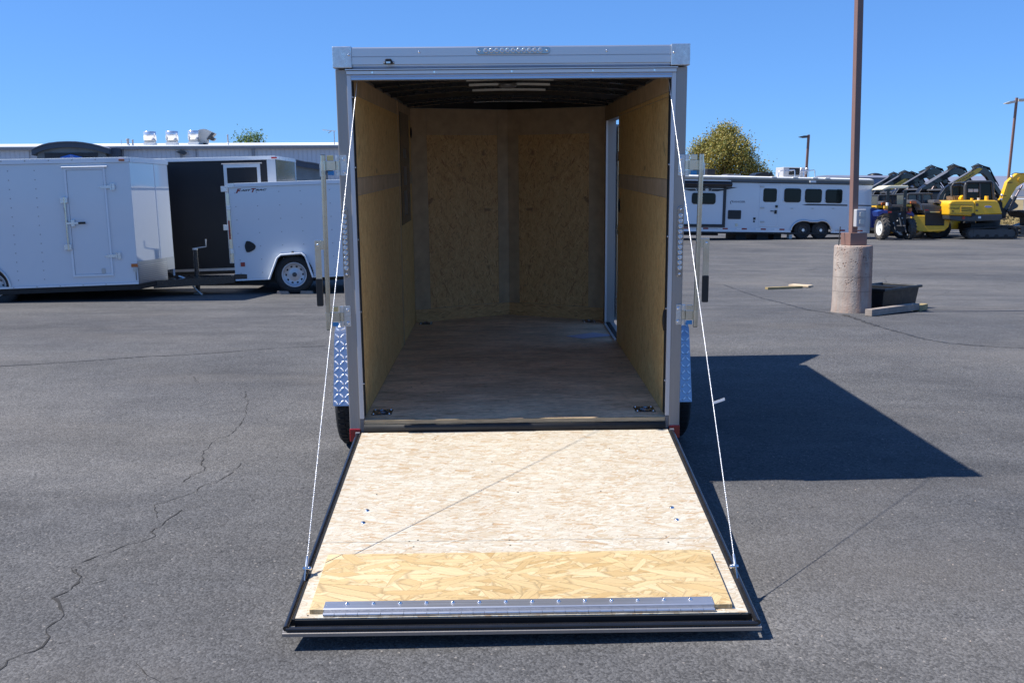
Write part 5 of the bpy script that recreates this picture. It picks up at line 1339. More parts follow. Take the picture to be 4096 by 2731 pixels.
# ================================================================== TREES
def tree(name, label, base, height, blobs, leafm, nleaf, lsize, trunk_r=0.3, seed=1, limbs=10):
    rnd = random.Random(seed)
    t = thing(name, label, 'tree', base)
    tb = MB()
    hub = Vector((0, 0, height*0.32))
    tb.tube([(0, 0, -0.1), (0.02, 0, height*0.12), (0.05, 0.03, height*0.25), hub], [trunk_r*1.25, trunk_r, trunk_r*0.85, trunk_r*0.7], 10)
    tb.build('trunk', M['bark'], t)
    lb = MB()
    for i in range(limbs):
        c, r = blobs[i % len(blobs)]; e = Vector(c)+Vector([rnd.uniform(-0.5, 0.5)*r for _ in range(3)])
        mid = hub.lerp(e, 0.5)+Vector((rnd.uniform(-.3, .3), rnd.uniform(-.3, .3), rnd.uniform(-.1, .4)))
        lb.tube([hub*0.9, mid, e], [trunk_r*0.45, trunk_r*0.22, trunk_r*0.06], 6)
        for k in range(3):
            e2 = e+Vector([rnd.uniform(-0.9, 0.9)*r for _ in range(3)]); lb.tube([mid.lerp(e, rnd.uniform(0.3, 1)), e2], [trunk_r*0.1, trunk_r*0.03], 5)
    lb.build('limbs', M['bark'], t)
    vs = []; fs = []
    wts = [b_[1]**2 for b_ in blobs]
    # leaf clumps: small sub-clusters on each blob's surface
    while len(fs) < nleaf:
        c, r = rnd.choices(blobs, wts)[0]
        d = Vector((rnd.gauss(0, 1), rnd.gauss(0, 1), rnd.gauss(0, 1))).normalized()
        cc = Vector(c)+d*r*rnd.uniform(0.55, 1.02); cr_ = lsize*rnd.uniform(1.8, 4.2)
        for _ in range(rnd.randint(8, 22)):
            p = cc+Vector([rnd.gauss(0, 0.55) for _ in range(3)])*cr_
            s_ = lsize*rnd.uniform(0.6, 1.25); u = Vector((rnd.gauss(0, 1), rnd.gauss(0, 1), rnd.gauss(0, 1))).normalized()
            w = u.cross(Vector((rnd.gauss(0, 1), rnd.gauss(0, 1), rnd.gauss(0, 1)))).normalized()
            n0 = len(vs); vs += [p-u*s_*0.5, p+w*s_*0.28, p+u*s_*0.5, p-w*s_*0.28]; fs.append((n0, n0+1, n0+2, n0+3))
    MB().add(vs, fs).build('crown', leafm, t)
    return t
# gold tree right of the trailer
Dt = 112.0; zc3 = Z(2700, 480, 3.016)
tb0 = at_depth(zc3(600, 700), Dt); gzt = gh(tb0.x, tb0.y); S_ = Dt/F4/3.016
def tp(zx, zy, dy=0.0): 
    p = at_depth(zc3(zx, zy), Dt); return (p.x-tb0.x, p.y-tb0.y+dy, p.z-gzt)
bl = []
for zx, zy, rz_, dy in ((600, 150, 75, 0), (480, 220, 90, -0.6), (720, 210, 85, 0.5), (360, 300, 90, 0), (600, 300, 120, -1.2), (820, 310, 85, 0), (280, 400, 85, 0.3), (480, 420, 110, -1.4), (720, 430, 120, -1.0), (900, 420, 75, 0.4), (250, 520, 60, 0), (400, 560, 100, -0.8), (620, 580, 110, 0.4), (820, 560, 110, -0.5), (960, 540, 70, 0.3), (560, 110, 35, 0), (680, 110, 40, 0), (240, 330, 40, 0), (1010, 610, 60, 0), (700, 700, 110, 0), (450, 700, 110, 0), (900, 680, 90, 0), (1090, 640, 40, 0), (1140, 660, 28, 0), (600, 300, 100, 2.0), (440, 400, 100, 2.0), (780, 420, 100, 2.0)):
    bl.append((tp(zx, zy, dy), rz_*S_))
tree('golden_tree', 'round golden green tree standing beyond the long white horse trailer', (tb0.x, tb0.y, gzt), 11.5, bl, M['leaf_gold'], 25000, 0.25, 0.32, 5, 26)
# green treetop above the roof on the left
Dg = 95.0; tg0 = at_depth(D(577, 470), Dg); gzg = gh(tg0.x, tg0.y); S2 = Dg/F4/2.036
bl = []
for zx, zy, rz_ in ((640, 165, 28), (700, 140, 32), (715, 110, 14), (745, 150, 34), (790, 125, 24), (775, 160, 28), (700, 185, 35), (640, 190, 30), (830, 185, 14), (760, 190, 40), (700, 260, 80), (770, 300, 80), (640, 300, 70)):
    p = at_depth(zb2(zx, zy), Dg); bl.append(((p.x-tg0.x, p.y-tg0.y, p.z-gzg), rz_*S2))
tree('green_tree', 'top of a small green tree showing above the white roof', (tg0.x, tg0.y, gzg), 6.5, bl, M['leaf_green'], 3600, 0.20, 0.2, 9, 10)

# ================================================================== LAMP POST ON CONCRETE BASE
zp = Z(3000, 850, 2.94)
pb = gp(D(1955, 719.5)); pbz = gh(*pb)
dpole = (Vector((pb[0], pb[1], 0))-CAM).dot(BF)
lean = radians(-0.7)
mp_ = Matrix.Translation((pb[0]+0.085, pb[1]+0.24, pbz)) @ Matrix.Rotation(radians(-0.7), 4, 'Y')
lamp = thing('lamp_post', 'tall brown square lamp post on a thick round concrete base', 'lamp post', mat=mp_)
fpo = Fr(mp_)
sc_px = (dpole+0.24)/F4
R_c = 0.5*(1408-972)/2.94*sc_px
htop = fpo.xz(zp(1190, 395), -R_c)[1]
base_ = MB(); rp = []
for zz, rr in ((-0.05, R_c*1.04), (0.0, R_c*1.045), (0.05, R_c*1.02), (htop*0.27, R_c*1.0), (htop*0.6, R_c*0.995), (htop-0.03, R_c*0.985), (htop-0.005, R_c*0.965), (htop, R_c*0.94), (htop, 0.0)): rp.append((rr, zz))
base_.lathe(rp, n=48); base_.build('concrete_base', M['concrete'], lamp, fixn=True)
rz = radians(-29-19.5+0)
cs = 0.279/2*(dpole/14.6)
mrot = Matrix.Rotation(radians(9), 4, 'Z')
def rb(b, nm, m, **k):
    o = b.build(nm, M[m], lamp, **k); o.matrix_basis = mrot; return o
# choose the turn so the lit left face shows narrow and the shaded one wide
mrot = Matrix.Rotation(radians(29-18), 4, 'Z') 
rb(MB().box(-cs, cs, -cs, cs, htop+0.002, htop+0.165), 'base_cover', 'brown_pole', bevel=0.004)
hs_ = 0.049*(dpole/14.6)
pole_o = rb(MB().box(-hs_, hs_, -hs_, hs_, htop+0.1652, 9.5), 'pole', 'brown_pole', bevel=0.006)
pole_o.matrix_basis = mrot @ Matrix.Rotation(radians(-0.75), 4, 'Y')
lamp_head = rb(MB().box(-0.45, 0.45, -0.2, 0.2, 9.52, 9.64), 'lamp_head', 'brown_pole', bevel=0.02)
zbx = fpo.xz(zp(1220, 66), -hs_)
bx_ = rb(MB().box(-0.045, 0.10, -hs_-0.075, -hs_-0.002, zbx[1]-0.115, zbx[1]+0.115), 'outlet_box', 'grey_box', bevel=0.01)
for dz in (-0.05, 0.045):
    cv = MB().prism(rrect(0.0, 0.065, zbx[1]+dz-0.03, zbx[1]+dz+0.03, 0.012), -hs_-0.088, -hs_-0.0755, 'y').build('outlet_cover', M['duct_dull'], bx_)
q0_ = fpo.xz(zp(1002, 362), 0); q1_ = fpo.xz(zp(1062, 168), 0)
rod = MB().cyl((q0_[0]+0.03, -0.05, htop+0.001), (q1_[0], 0.0, q1_[1]), 0.007, n=6).build('anchor_rod', M['black_matte'], lamp)

# black tote
zt5 = zp
c0 = gp(zp(1548, 1160)); c1 = gp(zp(1938, 1118))
vx = Vector((c1[0]-c0[0], c1[1]-c0[1], 0)); Lb = vx.length; ang = atan2(vx.y, vx.x)
mt = Matrix.Translation((c0[0], c0[1], gh(*c0)+0.001)) @ Matrix.Rotation(ang, 4, 'Z'); ft = Fr(mt)
Ht = ft.xz(zp(1530, 905))[1]
tote = thing('storage_tote', 'open black plastic tote standing behind the grey board by the concrete base', 'tote', mat=mt)
dpt = 0.48; th = 0.012; fl_ = 0.035
b = MB()
def ringp(z, e): return [(-e, -e, z), (Lb+e, -e, z), (Lb+e, dpt+e, z), (-e, dpt+e, z)]
A = ringp(0, 0); B_ = ringp(Ht, fl_); C_ = ringp(Ht, fl_-th); D_ = ringp(th, -th)
b.add(A+B_+C_+D_, [(3, 2, 1, 0)]+[(i, (i+1) % 4, (i+1) % 4+4, i+4) for i in range(4)]+[(i+4, (i+1) % 4+4, (i+1) % 4+8, i+8) for i in range(4)]+[(i+8, (i+1) % 4+8, (i+1) % 4+12, i+12) for i in range(4)]+[(12, 13, 14, 15)])
b.build('tub', M['bin'], tote, bevel=0.008, fixn=True)
r_ = MB(); o_, i_ = fl_+0.03, fl_+0.0005
for (x0, x1, y0, y1) in ((-o_, Lb+o_, -o_, -i_), (-o_, Lb+o_, dpt+i_, dpt+o_), (-o_, -i_, -i_, dpt+i_), (Lb+i_, Lb+o_, -i_, dpt+i_)): r_.box(x0, x1, y0, y1, Ht-0.03, Ht+0.004)
r_.build('rim', M['bin'], tote, bevel=0.005)
MB().box(Lb+o_+0.001, Lb+o_+0.05, dpt*0.3, dpt*0.7, Ht-0.02, Ht).build('handle', M['bin'], tote, bevel=0.004)
MB().box(Lb*0.55, Lb*0.62, 0.02, dpt-0.03, Ht-0.06, Ht-0.0).build('cross_flap', M['bin'], tote)
# boards lying about
def board(name, label, p, q, w, h, mat, grp=None, lift=0.0, m2=None):
    a = gp(p); c = gp(q); v_ = Vector((c[0]-a[0], c[1]-a[1], 0)); L = v_.length; an_ = atan2(v_.y, v_.x)
    b = MB().box(0, L, -0.0, w, 0, h)
    o = b.build(name, M[mat], None, bevel=0.003)
    o.matrix_world = Matrix.Translation((a[0], a[1], gh(*a)+0.001+lift)) @ Matrix.Rotation(an_, 4, 'Z') 
    return tag(o, label, 'board', grp)
board('wood_block', 'weathered grey timber lying in front of the black tote', zp(1432, 1222), zp(1990, 1165), 0.095, 0.085, 'wood_grey', 'loose timbers on the lot')
board('wood_block', 'short brown timber end at the right corner of the tote', zp(1995, 1165), zp(2090, 1148), 0.095, 0.08, 'wood_new', 'loose timbers on the lot')
board('wood_block', 'brown treated board lying alone on the asphalt, front one of two', zp(210, 908), zp(620, 892), 0.09, 0.042, 'wood_new', 'loose timbers on the lot')
bb = board('wood_block', 'short pale board leaning across the back of the brown one', zp(452, 872), zp(685, 886), 0.22, 0.03, 'wood_pale', 'loose timbers on the lot', 0.012)

# far lamp posts
def far_lamp(label, base_px, top_px, depth, w, heads, zf):
    p = at_depth(base_px, depth); z0 = gh(p.x, p.y); tpp = at_depth(top_px, depth)
    t = thing('lamp_post', label, 'lamp post', (p.x, p.y, z0), group='distant lamp posts')
    h = tpp.z-z0; dx = tpp.x-p.x
    b = MB(); b.add([(-w/2, -w/2, 0), (w/2, -w/2, 0), (w/2, w/2, 0), (-w/2, w/2, 0), (dx-w/2, -w/2, h), (dx+w/2, -w/2, h), (dx+w/2, w/2, h), (dx-w/2, w/2, h)], [(3, 2, 1, 0), (4, 5, 6, 7), (0, 1, 5, 4), (1, 2, 6, 5), (2, 3, 7, 6), (3, 0, 4, 7)])
    b.build('pole', M['brown_pole'], t)
    for (ax, az, bx2, bz) in heads:
        a_ = at_depth(zf(ax, az), depth); c_ = at_depth(zf(bx2, bz), depth)
        a_ = (a_.x-p.x, a_.z-z0); c_ = (c_.x-p.x, c_.z-z0)
        MB().prism([(a_[0], a_[1]-0.10), (a_[0], a_[1]+0.10), ((a_[0]+c_[0])/2, (a_[1]+c_[1])/2+0.10), (c_[0], c_[1]+0.02), (c_[0], c_[1]-0.02), ((a_[0]+c_[0])/2, (a_[1]+c_[1])/2-0.12)], -0.2, 0.2, 'y').build('lamp_head', M['duct_dull'] if zf is not zc3 else M['dark_grey'], t)
    return t
z7 = Z(3200, 0, 2.24)
far_lamp('tall twin headed lamp post behind the excavator, far right', (4016, 888), (4031, 399), 84, 0.17, ((1845, 928, 1755, 944), (1870, 915, 1978, 912)), z7)
far_lamp('single headed lamp post rising behind the horse trailer roof', zc3(1545, 1250), zc3(1566, 190), 92, 0.20, ((1555, 212, 1450, 216),), zc3)

# ================================================================== LONG WHITE HORSE TRAILER ON THE RIGHT
z3 = Z(2700, 480, 3.016); z4 = Z(3350, 560, 3.1528); zR = Z(2730, 690, 5.806)
Dr = 45.5
orv = on_plane(z3(1650, 1440)); orv.z = gh(orv.x, orv.y)
mrv = local_frame(orv, radians(9), radians(0.85)); fr = Fr(mrv)
rv = thing('horse_trailer', 'long white horse trailer with dark windows, stars and twin axles', 'trailer', mat=mrv)
rt = fr.xz(z3(1000, 762))[1]; rtt = fr.xz(z3(1000, 700))[1]; rb0 = fr.xz(z3(1000, 1325))[1]
xr = fr.xz(z4(418, 900))[0]; xL = xr-15.2; wd = 2.45
wxa, wxb = fr.xz(z3(1548, 1340))[0], fr.xz(z3(1762, 1343))[0]; Rr = (wxb-wxa)*0.47
ar0 = fr.xz(z3(1395, 1335))[0]; ar1 = fr.xz(z3(1880, 1340))[0]; atop = fr.xz(z3(1550, 1213))[1]
arc = []
ra = wxa-ar0
for i in range(11):
    a = pi-(pi-radians(62))*i/10; arc.append((wxa+ra*cos(a), rb0+(atop-rb0)*sin(a)))
rb_ = ar1-wxb
for i in range(11):
    a = radians(118)-radians(118)*i/10; arc.append((wxb+rb_*cos(a), rb0+(atop-rb0)*sin(a)))
arc[0] = (ar0, rb0); arc[-1] = (ar1, rb0)
MB().prism([(xL, rt), (xL, rb0)]+arc+[(xr, rb0), (xr, rt)], 0, 0.04, 'y').build('side_skin', M['white_paint'], rv)
am = MB(); am.tube([(x, -0.02, z) for x, z in arc], 0.045, 8); am.build('arch_trim', M['alu'], rv)
for x0_, x1_ in ((xL, ar0), (ar1, xr)): MB().box(x0_, x1_, -0.02, 0.0, rb0-0.10, rb0-0.001).build('bottom_trim', M['white_trim'], rv)
MB().box(xr-0.04, xr, 0.041, wd, rb0, rt).build('rear_skin', M['white_paint'], rv); MB().box(xL, xr, wd, wd+0.04, rb0, rt).build('side_skin', M['white_paint'], rv)
MB().box(xr+0.001, xr+0.02, 0.0, 0.10, rb0, rt).build('corner_trim', M['cream'], rv)
MB().prism([(-0.03, rt+0.002), (-0.09, rt+0.05), (-0.09, rtt-0.06), (-0.04, rtt), (0.1, rtt), (0.1, rt+0.002)], xL, xr+0.02, 'x').build('roof_rail', M['rv_rail'], rv)
MB().prism([(0.1, rtt-0.02), (-0.03, rtt+0.003), (-0.03, rtt+0.03), (0.3, rtt+0.08), (wd/2, rtt+0.12), (wd, rtt+0.03), (wd, rtt-0.02)], xL, xr+0.02, 'x').build('roof_skin', M['roof_white'], rv)
MB().box(xL, xr-0.1, 0.05, wd-0.05, rb0-0.18, rb0-0.101).build('floor_frame', M['black_matte'], rv)
MB().box(ar0-0.1, ar1+0.1, 0.42, 0.43, rb0-0.2, atop+0.1).build('wheel_well', M['black_matte'], rv)
for x_ in (wxa, wxb): wheel(rv, x_, 0.19, Rr+0.005, Rr, 0.24, Rr*0.52, -1, rim='dark_grey', axis='y', lugs=0)
for x_ in (wxa, wxb): MB().cyl((x_, 0.02, Rr), (x_, 0.08, Rr), 0.065, n=12).build('hub_cap', M['duct'], rv)
def win(fr_, z_, a, c, parent, r=0.06, y=-0.012, name='window'):
    (x0, z1), (x1, z0) = fr_.xz(z_(*a)), fr_.xz(z_(*c))
    f = MB().prism(rrect(x0, x1, z0, z1, r+0.01), y-0.02, -0.0005, 'y').build(name, M['black_matte'], parent)
    e = min(0.03, (x1-x0)*0.08)
    MB().prism(rrect(x0+e, x1-e, z0+e, z1-e, r), y-0.024, y-0.0205, 'y').build('pane', M['glass'], f)
    return f
for a, c in (((1322, 825), (1512, 995)), ((1573, 832), (1763, 1000)), ((1820, 838), (2010, 1005))): win(fr, z3, a, c, rv, 0.10)
win(fr, z4, (-20, 622), (52, 800), rv, 0.10)
# slide-out on the left with awning
sx0, sx1 = fr.xz(z3(-250, 900))[0], fr.xz(z3(612, 900))[0]
szt, szb = fr.xz(z3(600, 745))[1], fr.xz(z3(600, 1295))[1]
sl_ = MB().box(sx0, sx1-0.13, -0.05, -0.0005, szb+0.13, szt-0.2).build('slide_out', M['white_paint'], rv)
MB().box(sx1-0.129, sx1, -0.075, -0.0005, szb, szt-0.1).build('slide_trim', M['black_vinyl'], rv)
MB().box(sx0, sx1-0.13, -0.075, -0.0005, szb, szb+0.129).build('slide_trim', M['black_vinyl'], rv)
MB().prism([(-0.35, szt-0.22), (-0.42, szt-0.12), (-0.35, szt-0.02), (-0.0005, szt+0.0), (-0.0005, szt-0.26), (-0.2, szt-0.26)], sx0, sx1+0.13, 'x').build('awning', M['black_vinyl'], rv)
MB().box(sx0, sx1+0.05, -0.40, -0.0005, szt+0.004, szt+0.05).build('awning_cap', M['roof_white'], rv)
(wx0, wz1), (wx1, wz0) = fr.xz(z3(205, 878), -0.05), fr.xz(z3(485, 1018), -0.05)
sw = MB().prism(rrect(wx0, wx1, wz0, wz1, 0.12), -0.08, -0.0505, 'y').build('window', M['black_matte'], sl_)
MB().prism(rrect(wx0+0.04, wx1-0.04, wz0+0.04, wz1-0.04, 0.09), -0.084, -0.0805, 'y').build('pane', M['glass'], sw)
# swoosh decal with stars
def decal(pts, name='side_decal', y=-0.055, m='black_vinyl', zf=zR, par=None):
    return MB().prism([fr.xz(zf(*p), y) for p in pts], y-0.003, y-0.0005, 'y').build(name, M[m], par or rv)
decal([(-300, 325), (955, 335), (955, 370), (-300, 355)], y=-0.055); decal([(1012, 340), (1285, 345), (1100, 383), (1012, 400)], y=-0.003)
decal([(-300, 380), (290, 380), (330, 425), (190, 430), (60, 400), (-300, 395)]); decal([(700, 383), (955, 385), (955, 415), (820, 440), (690, 435), (670, 410)])
def star(cx, cy, r):
    pts = []
    for i in range(10):
        a = -pi/2+i*pi/5; q = r if i % 2 == 0 else r*0.42
        pts.append((cx+q*cos(a), cy+q*sin(a)))
    decal(pts, 'star', y=-0.059)
for cx_ in (365, 500, 640): star(cx_, 395, 58)
p_ = fr.xz(zR(1150, 700)); p2_ = fr.xz(zR(1460, 660))
text_mesh('RANGER', 'lettering', M['ink_grey'], rv, p2_[1]-p_[1], p2_[0]-p_[0], loc=(p_[0], -0.004, p_[1]), bold=0.02)
decal([(1165, 640), (1130, 655), (1105, 690), (1110, 728), (1140, 732), (1120, 715), (1122, 690), (1140, 662)], 'logo_mark', y=-0.003, m='ink_grey')
x0_, z1_ = fr.xz(z3(640, 1087)); x1_, z0_ = fr.xz(z3(793, 1197))
MB().prism(rrect(x0_, x1_, z0_, z1_, 0.04), -0.02, -0.0005, 'y').build('generator_door', M['black_vinyl'], rv)
lv = MB()
for i in range(6): lv.box(x0_+0.06, x1_-0.06, -0.026, -0.0205, z0_+0.06+i*(z1_-z0_-0.1)/6, z0_+0.085+i*(z1_-z0_-0.1)/6)
lv.build('louvres', M['charcoal'], rv, kind='stuff')
decal([(1530, 1025), (1600, 1013), (2080, 1022), (2080, 1038), (1590, 1030)], 'side_stripe', y=-0.003, zf=z3)
decal([(230, 818), (420, 822), (420, 835), (230, 832)], 'side_stripe', y=-0.003, zf=z4)
decal([(-60, 815), (125, 816), (125, 829), (-60, 827)], 'side_stripe', y=-0.003, zf=z4)
# entry door
(ex0, ez1), (ex1, ez0) = fr.xz(z3(1033, 780)), fr.xz(z3(1240, 1282))
ed = MB().box(ex0+0.03, ex1-0.03, -0.012, -0.0005, ez0+0.03, ez1-0.03).build('side_door', M['white_paint'], rv, bevel=0.004)
f = MB(); f.box(ex0, ex0+0.029, -0.02, -0.0005, ez0, ez1); f.box(ex1-0.029, ex1, -0.02, -0.0005, ez0, ez1); f.box(ex0+0.03, ex1-0.03, -0.02, -0.0005, ez1-0.029, ez1); f.box(ex0+0.03, ex1-0.03, -0.02, -0.0005, ez0, ez0+0.029); f.build('door_frame', M['white_trim'], rv)
MB().box(ex0-0.1, ex1+0.1, -0.05, -0.0005, ez1+0.02, ez1+0.045).build('drip_cap', M['white_trim'], rv)
(dx0_, dz1_), (dx1_, dz0_) = fr.xz(z3(1068, 825)), fr.xz(z3(1222, 992))
dwn = MB().prism(rrect(dx0_, dx1_, dz0_, dz1_, 0.1), -0.026, -0.0125, 'y').build('window', M['black_matte'], ed); MB().prism(rrect(dx0_+0.03, dx1_-0.03, dz0_+0.03, dz1_-0.03, 0.08), -0.03, -0.0265, 'y').build('pane', M['glass'], dwn)
for (a, c) in (((1210, 1028), (1233, 1058)), ((1198, 1088), (1222, 1132)), ((1150, 1094), (1186, 1104))):
    (x0_, z1_), (x1_, z0_) = fr.xz(z3(*a)), fr.xz(z3(*c)); MB().box(x0_, x1_, -0.05, -0.0125, z0_, z1_).build('door_latch', M['black_matte'], ed)
for zy in (805, 1060, 1228):
    x_, z_ = fr.xz(z3(1030, zy)); MB().box(x_-0.02, x_+0.17, -0.04, -0.0205, z_-0.03, z_+0.03).build('hinge', M['duct_dull'], ed)
for (zx, zy, r_) in ((957, 1190, 0.05), (952, 1224, 0.035)):
    x_, z_ = fr.xz(z3(zx, zy)); MB().box(x_-r_, x_+r_, -0.02, -0.0005, z_-r_, z_+r_).build('side_fitting', M['black_matte'], rv)
x_, z_ = fr.xz(z3(740, 1266)); MB().box(x_-0.05, x_+0.05, -0.02, -0.0005, z_-0.06, z_+0.06).build('side_fitting', M['cream'], rv)
for zx in (1410, 1660, 1907): 
    x_, z_ = fr.xz(z3(zx, 1068)); MB().box(x_-0.05, x_+0.05, -0.02, -0.0005, z_-0.02, z_+0.02).build('tie_ring', M['duct_dull'], rv)
for zx in (1305, 1560, 1808, 2055):
    x_, z_ = fr.xz(z3(zx, 970)); MB().ball((x_, -0.02, z_), 0.03, 8, 5).build('window_stay', M['white_trim'], rv)
for zx, zz, fz in ((130, 1305, z3), (370, 1308, z3), (605, 1311, z3), (835, 1314, z3), (1065, 1318, z3), (1290, 1321, z3), (2020, 1332, z3), (60, 1142, z4), (285, 1145, z4)):
    x_, z_ = fr.xz(fz(zx, zz), -0.02); MB().box(x_-0.12, x_+0.12, -0.025, -0.0205, z_-0.03, z_+0.03).build('red_marker', M['red_refl'], rv)
    MB().box(x_-0.36, x_-0.121, -0.025, -0.0205, z_-0.03, z_+0.03).build('white_marker', M['sign_white'], rv)
x_, z_ = fr.xz(z3(1660, 742), -0.09); MB().box(x_-0.14, x_+0.14, -0.15, -0.091, z_-0.05, z_+0.03).build('porch_lamp', M['white_trim'], rv)
# things under the body
ub = MB()
for zx0, zx1, h in ((130, 560, 0.1), (780, 900, 0.25), (1030, 1170, 0.25), (1240, 1330, 0.35)):
    a_, c_ = fr.xz(z3(zx0, 1380))[0], fr.xz(z3(zx1, 1380))[0]; ub.box(a_, c_, 0.4, 1.6, rb0-0.18-h, rb0-0.181)
ub.build('underbody_tanks', M['black_matte'], rv)
x_, z_ = fr.xz(z3(1398, 1400)); MB().box(x_-0.06, x_+0.08, 0.05, 0.3, 0.01, rb0-0.2).build('jack_block', M['duct_dull'], rv)
# roof kit
(a0, a1), (b0, b1) = fr.xz(z3(370, 592), 0.8), fr.xz(z3(465, 672), 0.8); MB().box(a0, b0, 0.6, 1.4, rtt, a1).build('roof_vent', M['black_matte'], rv, bevel=0.02)
(a0, a1), (b0, b1) = fr.xz(z3(195, 600), 0.8), fr.xz(z3(300, 672), 0.8); MB().box(a0, b0, 0.6, 1.4, rtt, a1).build('roof_vent', M['slate'], rv, bevel=0.02)
(a0, a1), (b0, b1) = fr.xz(z3(610, 655), 0.8), fr.xz(z3(780, 690), 0.8); MB().box(a0, b0, 0.6, 1.3, rtt, a1).build('roof_vent', M['mid_grey'], rv, bevel=0.03)
pts = [fr.xz(z3(*p), 0.8) for p in ((935, 680), (960, 650), (1040, 634), (1155, 635), (1160, 672), (1160, 690), (935, 690))]
MB().prism(pts, 0.6, 1.3, 'y').build('roof_vent', M['charcoal'], rv)
(a0, a1), (b0, b1) = fr.xz(z3(1285, 570), 0.9), fr.xz(z3(1540, 690), 0.9)
ac_ = MB().box(a0, b0, 0.7, 1.5, rtt, a1).build('air_conditioner', M['grey_box'], rv, bevel=0.03)
(g0, g1), (h0, h1) = fr.xz(z3(1380, 580), 0.69), fr.xz(z3(1500, 665), 0.69); MB().box(g0, h0, 0.68, 0.698, h1, g1).build('intake_grille', M['black_matte'], ac_)
rk = MB()
def rail(pts): rk.tube([(lambda q: (q[0], 0.15, q[1]))(fr.xz(z3(*p), 0.15)) for p in pts], 0.022, 6)
rail(((1250, 690), (1252, 625), (1290, 612), (1440, 602), (1445, 612), (1445, 695))); rail(((1320, 640), (1320, 622), (1440, 606)))
rail(((1505, 690), (1520, 580), (1548, 576), (1550, 690))); rail(((1580, 655), (1582, 582), (1612, 580), (1614, 690))); rail(((1515, 622), (1680, 605), (1688, 618), (1690, 700)))
rk.build('roof_rack', M['duct'], rv)
for zx in (1195, 1450, 1690, 1840):
    x_, z_ = fr.xz(z3(zx, 705), 0.0); MB().box(x_-0.12, x_+0.12, -0.05, 0.2, rtt+0.031, rtt+0.08).build('rail_foot', M['roof_white'], rv, bevel=0.02)
x_, z_ = fr.xz(z4(352, 1000)); MB().box(x_-0.012, x_+0.012, -0.03, -0.0005, z_-0.12, z_+0.10).build('rear_latch', M['mid_grey'], rv)

# silver blue trailer behind it
oS = at_depth(z4(300, 1100), 60.0); oS.z = gh(oS.x, oS.y)
mS = local_frame(oS, radians(2), radians(0.3)); fS = Fr(mS)
sv = thing('covered_trailer', 'big blue grey box trailer showing above and behind the horse trailer', 'trailer', mat=mS)
xa = fS.xz(z3(1860, 700))[0]; xb_ = fS.xz(z4(900, 500))[0]+0.8; zt_ = fS.xz(z4(300, 445))[1]; zt2 = fS.xz(z4(300, 480))[1]
MB().box(xa, xb_, 0, 2.5, 0.45, zt2).build('body', M['blue_silver'], sv)
MB().prism([(0.0, zt2+0.002), (0.02, zt_-0.12), (0.25, zt_), (2.25, zt_), (2.48, zt_-0.12), (2.5, zt2+0.002)], xa, xb_, 'x').build('rounded_roof', M['blue_silver'], sv)
MB().box(xa, xb_, -0.03, 0.0, zt2-0.05, zt2+0.03).build('roof_seam', M['mid_grey'], sv)
x_, z_ = fS.xz(z4(560, 425)); MB().lathe([(0.45, zt_+0.002), (0.45, zt_+0.08), (0.2, zt_+0.16), (0, zt_+0.18)], (x_, 1.0, 0), n=20).build('roof_vent', M['charcoal'], sv)
(x0_, z1_), (x1_, z0_) = fS.xz(z4(440, 598)), fS.xz(z4(535, 718)); MB().prism(rrect(x0_, x1_, z0_, z1_, 0.06), -0.25, -0.001, 'y').build('rear_opening', M['black_matte'], sv)
for k in range(2): wheel(sv, xa+3+k*0.95, 0.15, 0.4, 0.4, 0.24, 0.21, -1, axis='y')

# ================================================================== MACHINES
zE = Z(3760, 640, 4.9); zT = Z(3480, 640, 4.9)
def machine(name, label, cat, px, depth, yaw=0.0, roll=0.0, group=None):
    o = at_depth(px, depth); o.z = gh(o.x, o.y); m = local_frame(o, yaw, roll)
    return thing(name, label, cat, mat=m, group=group), Fr(m)
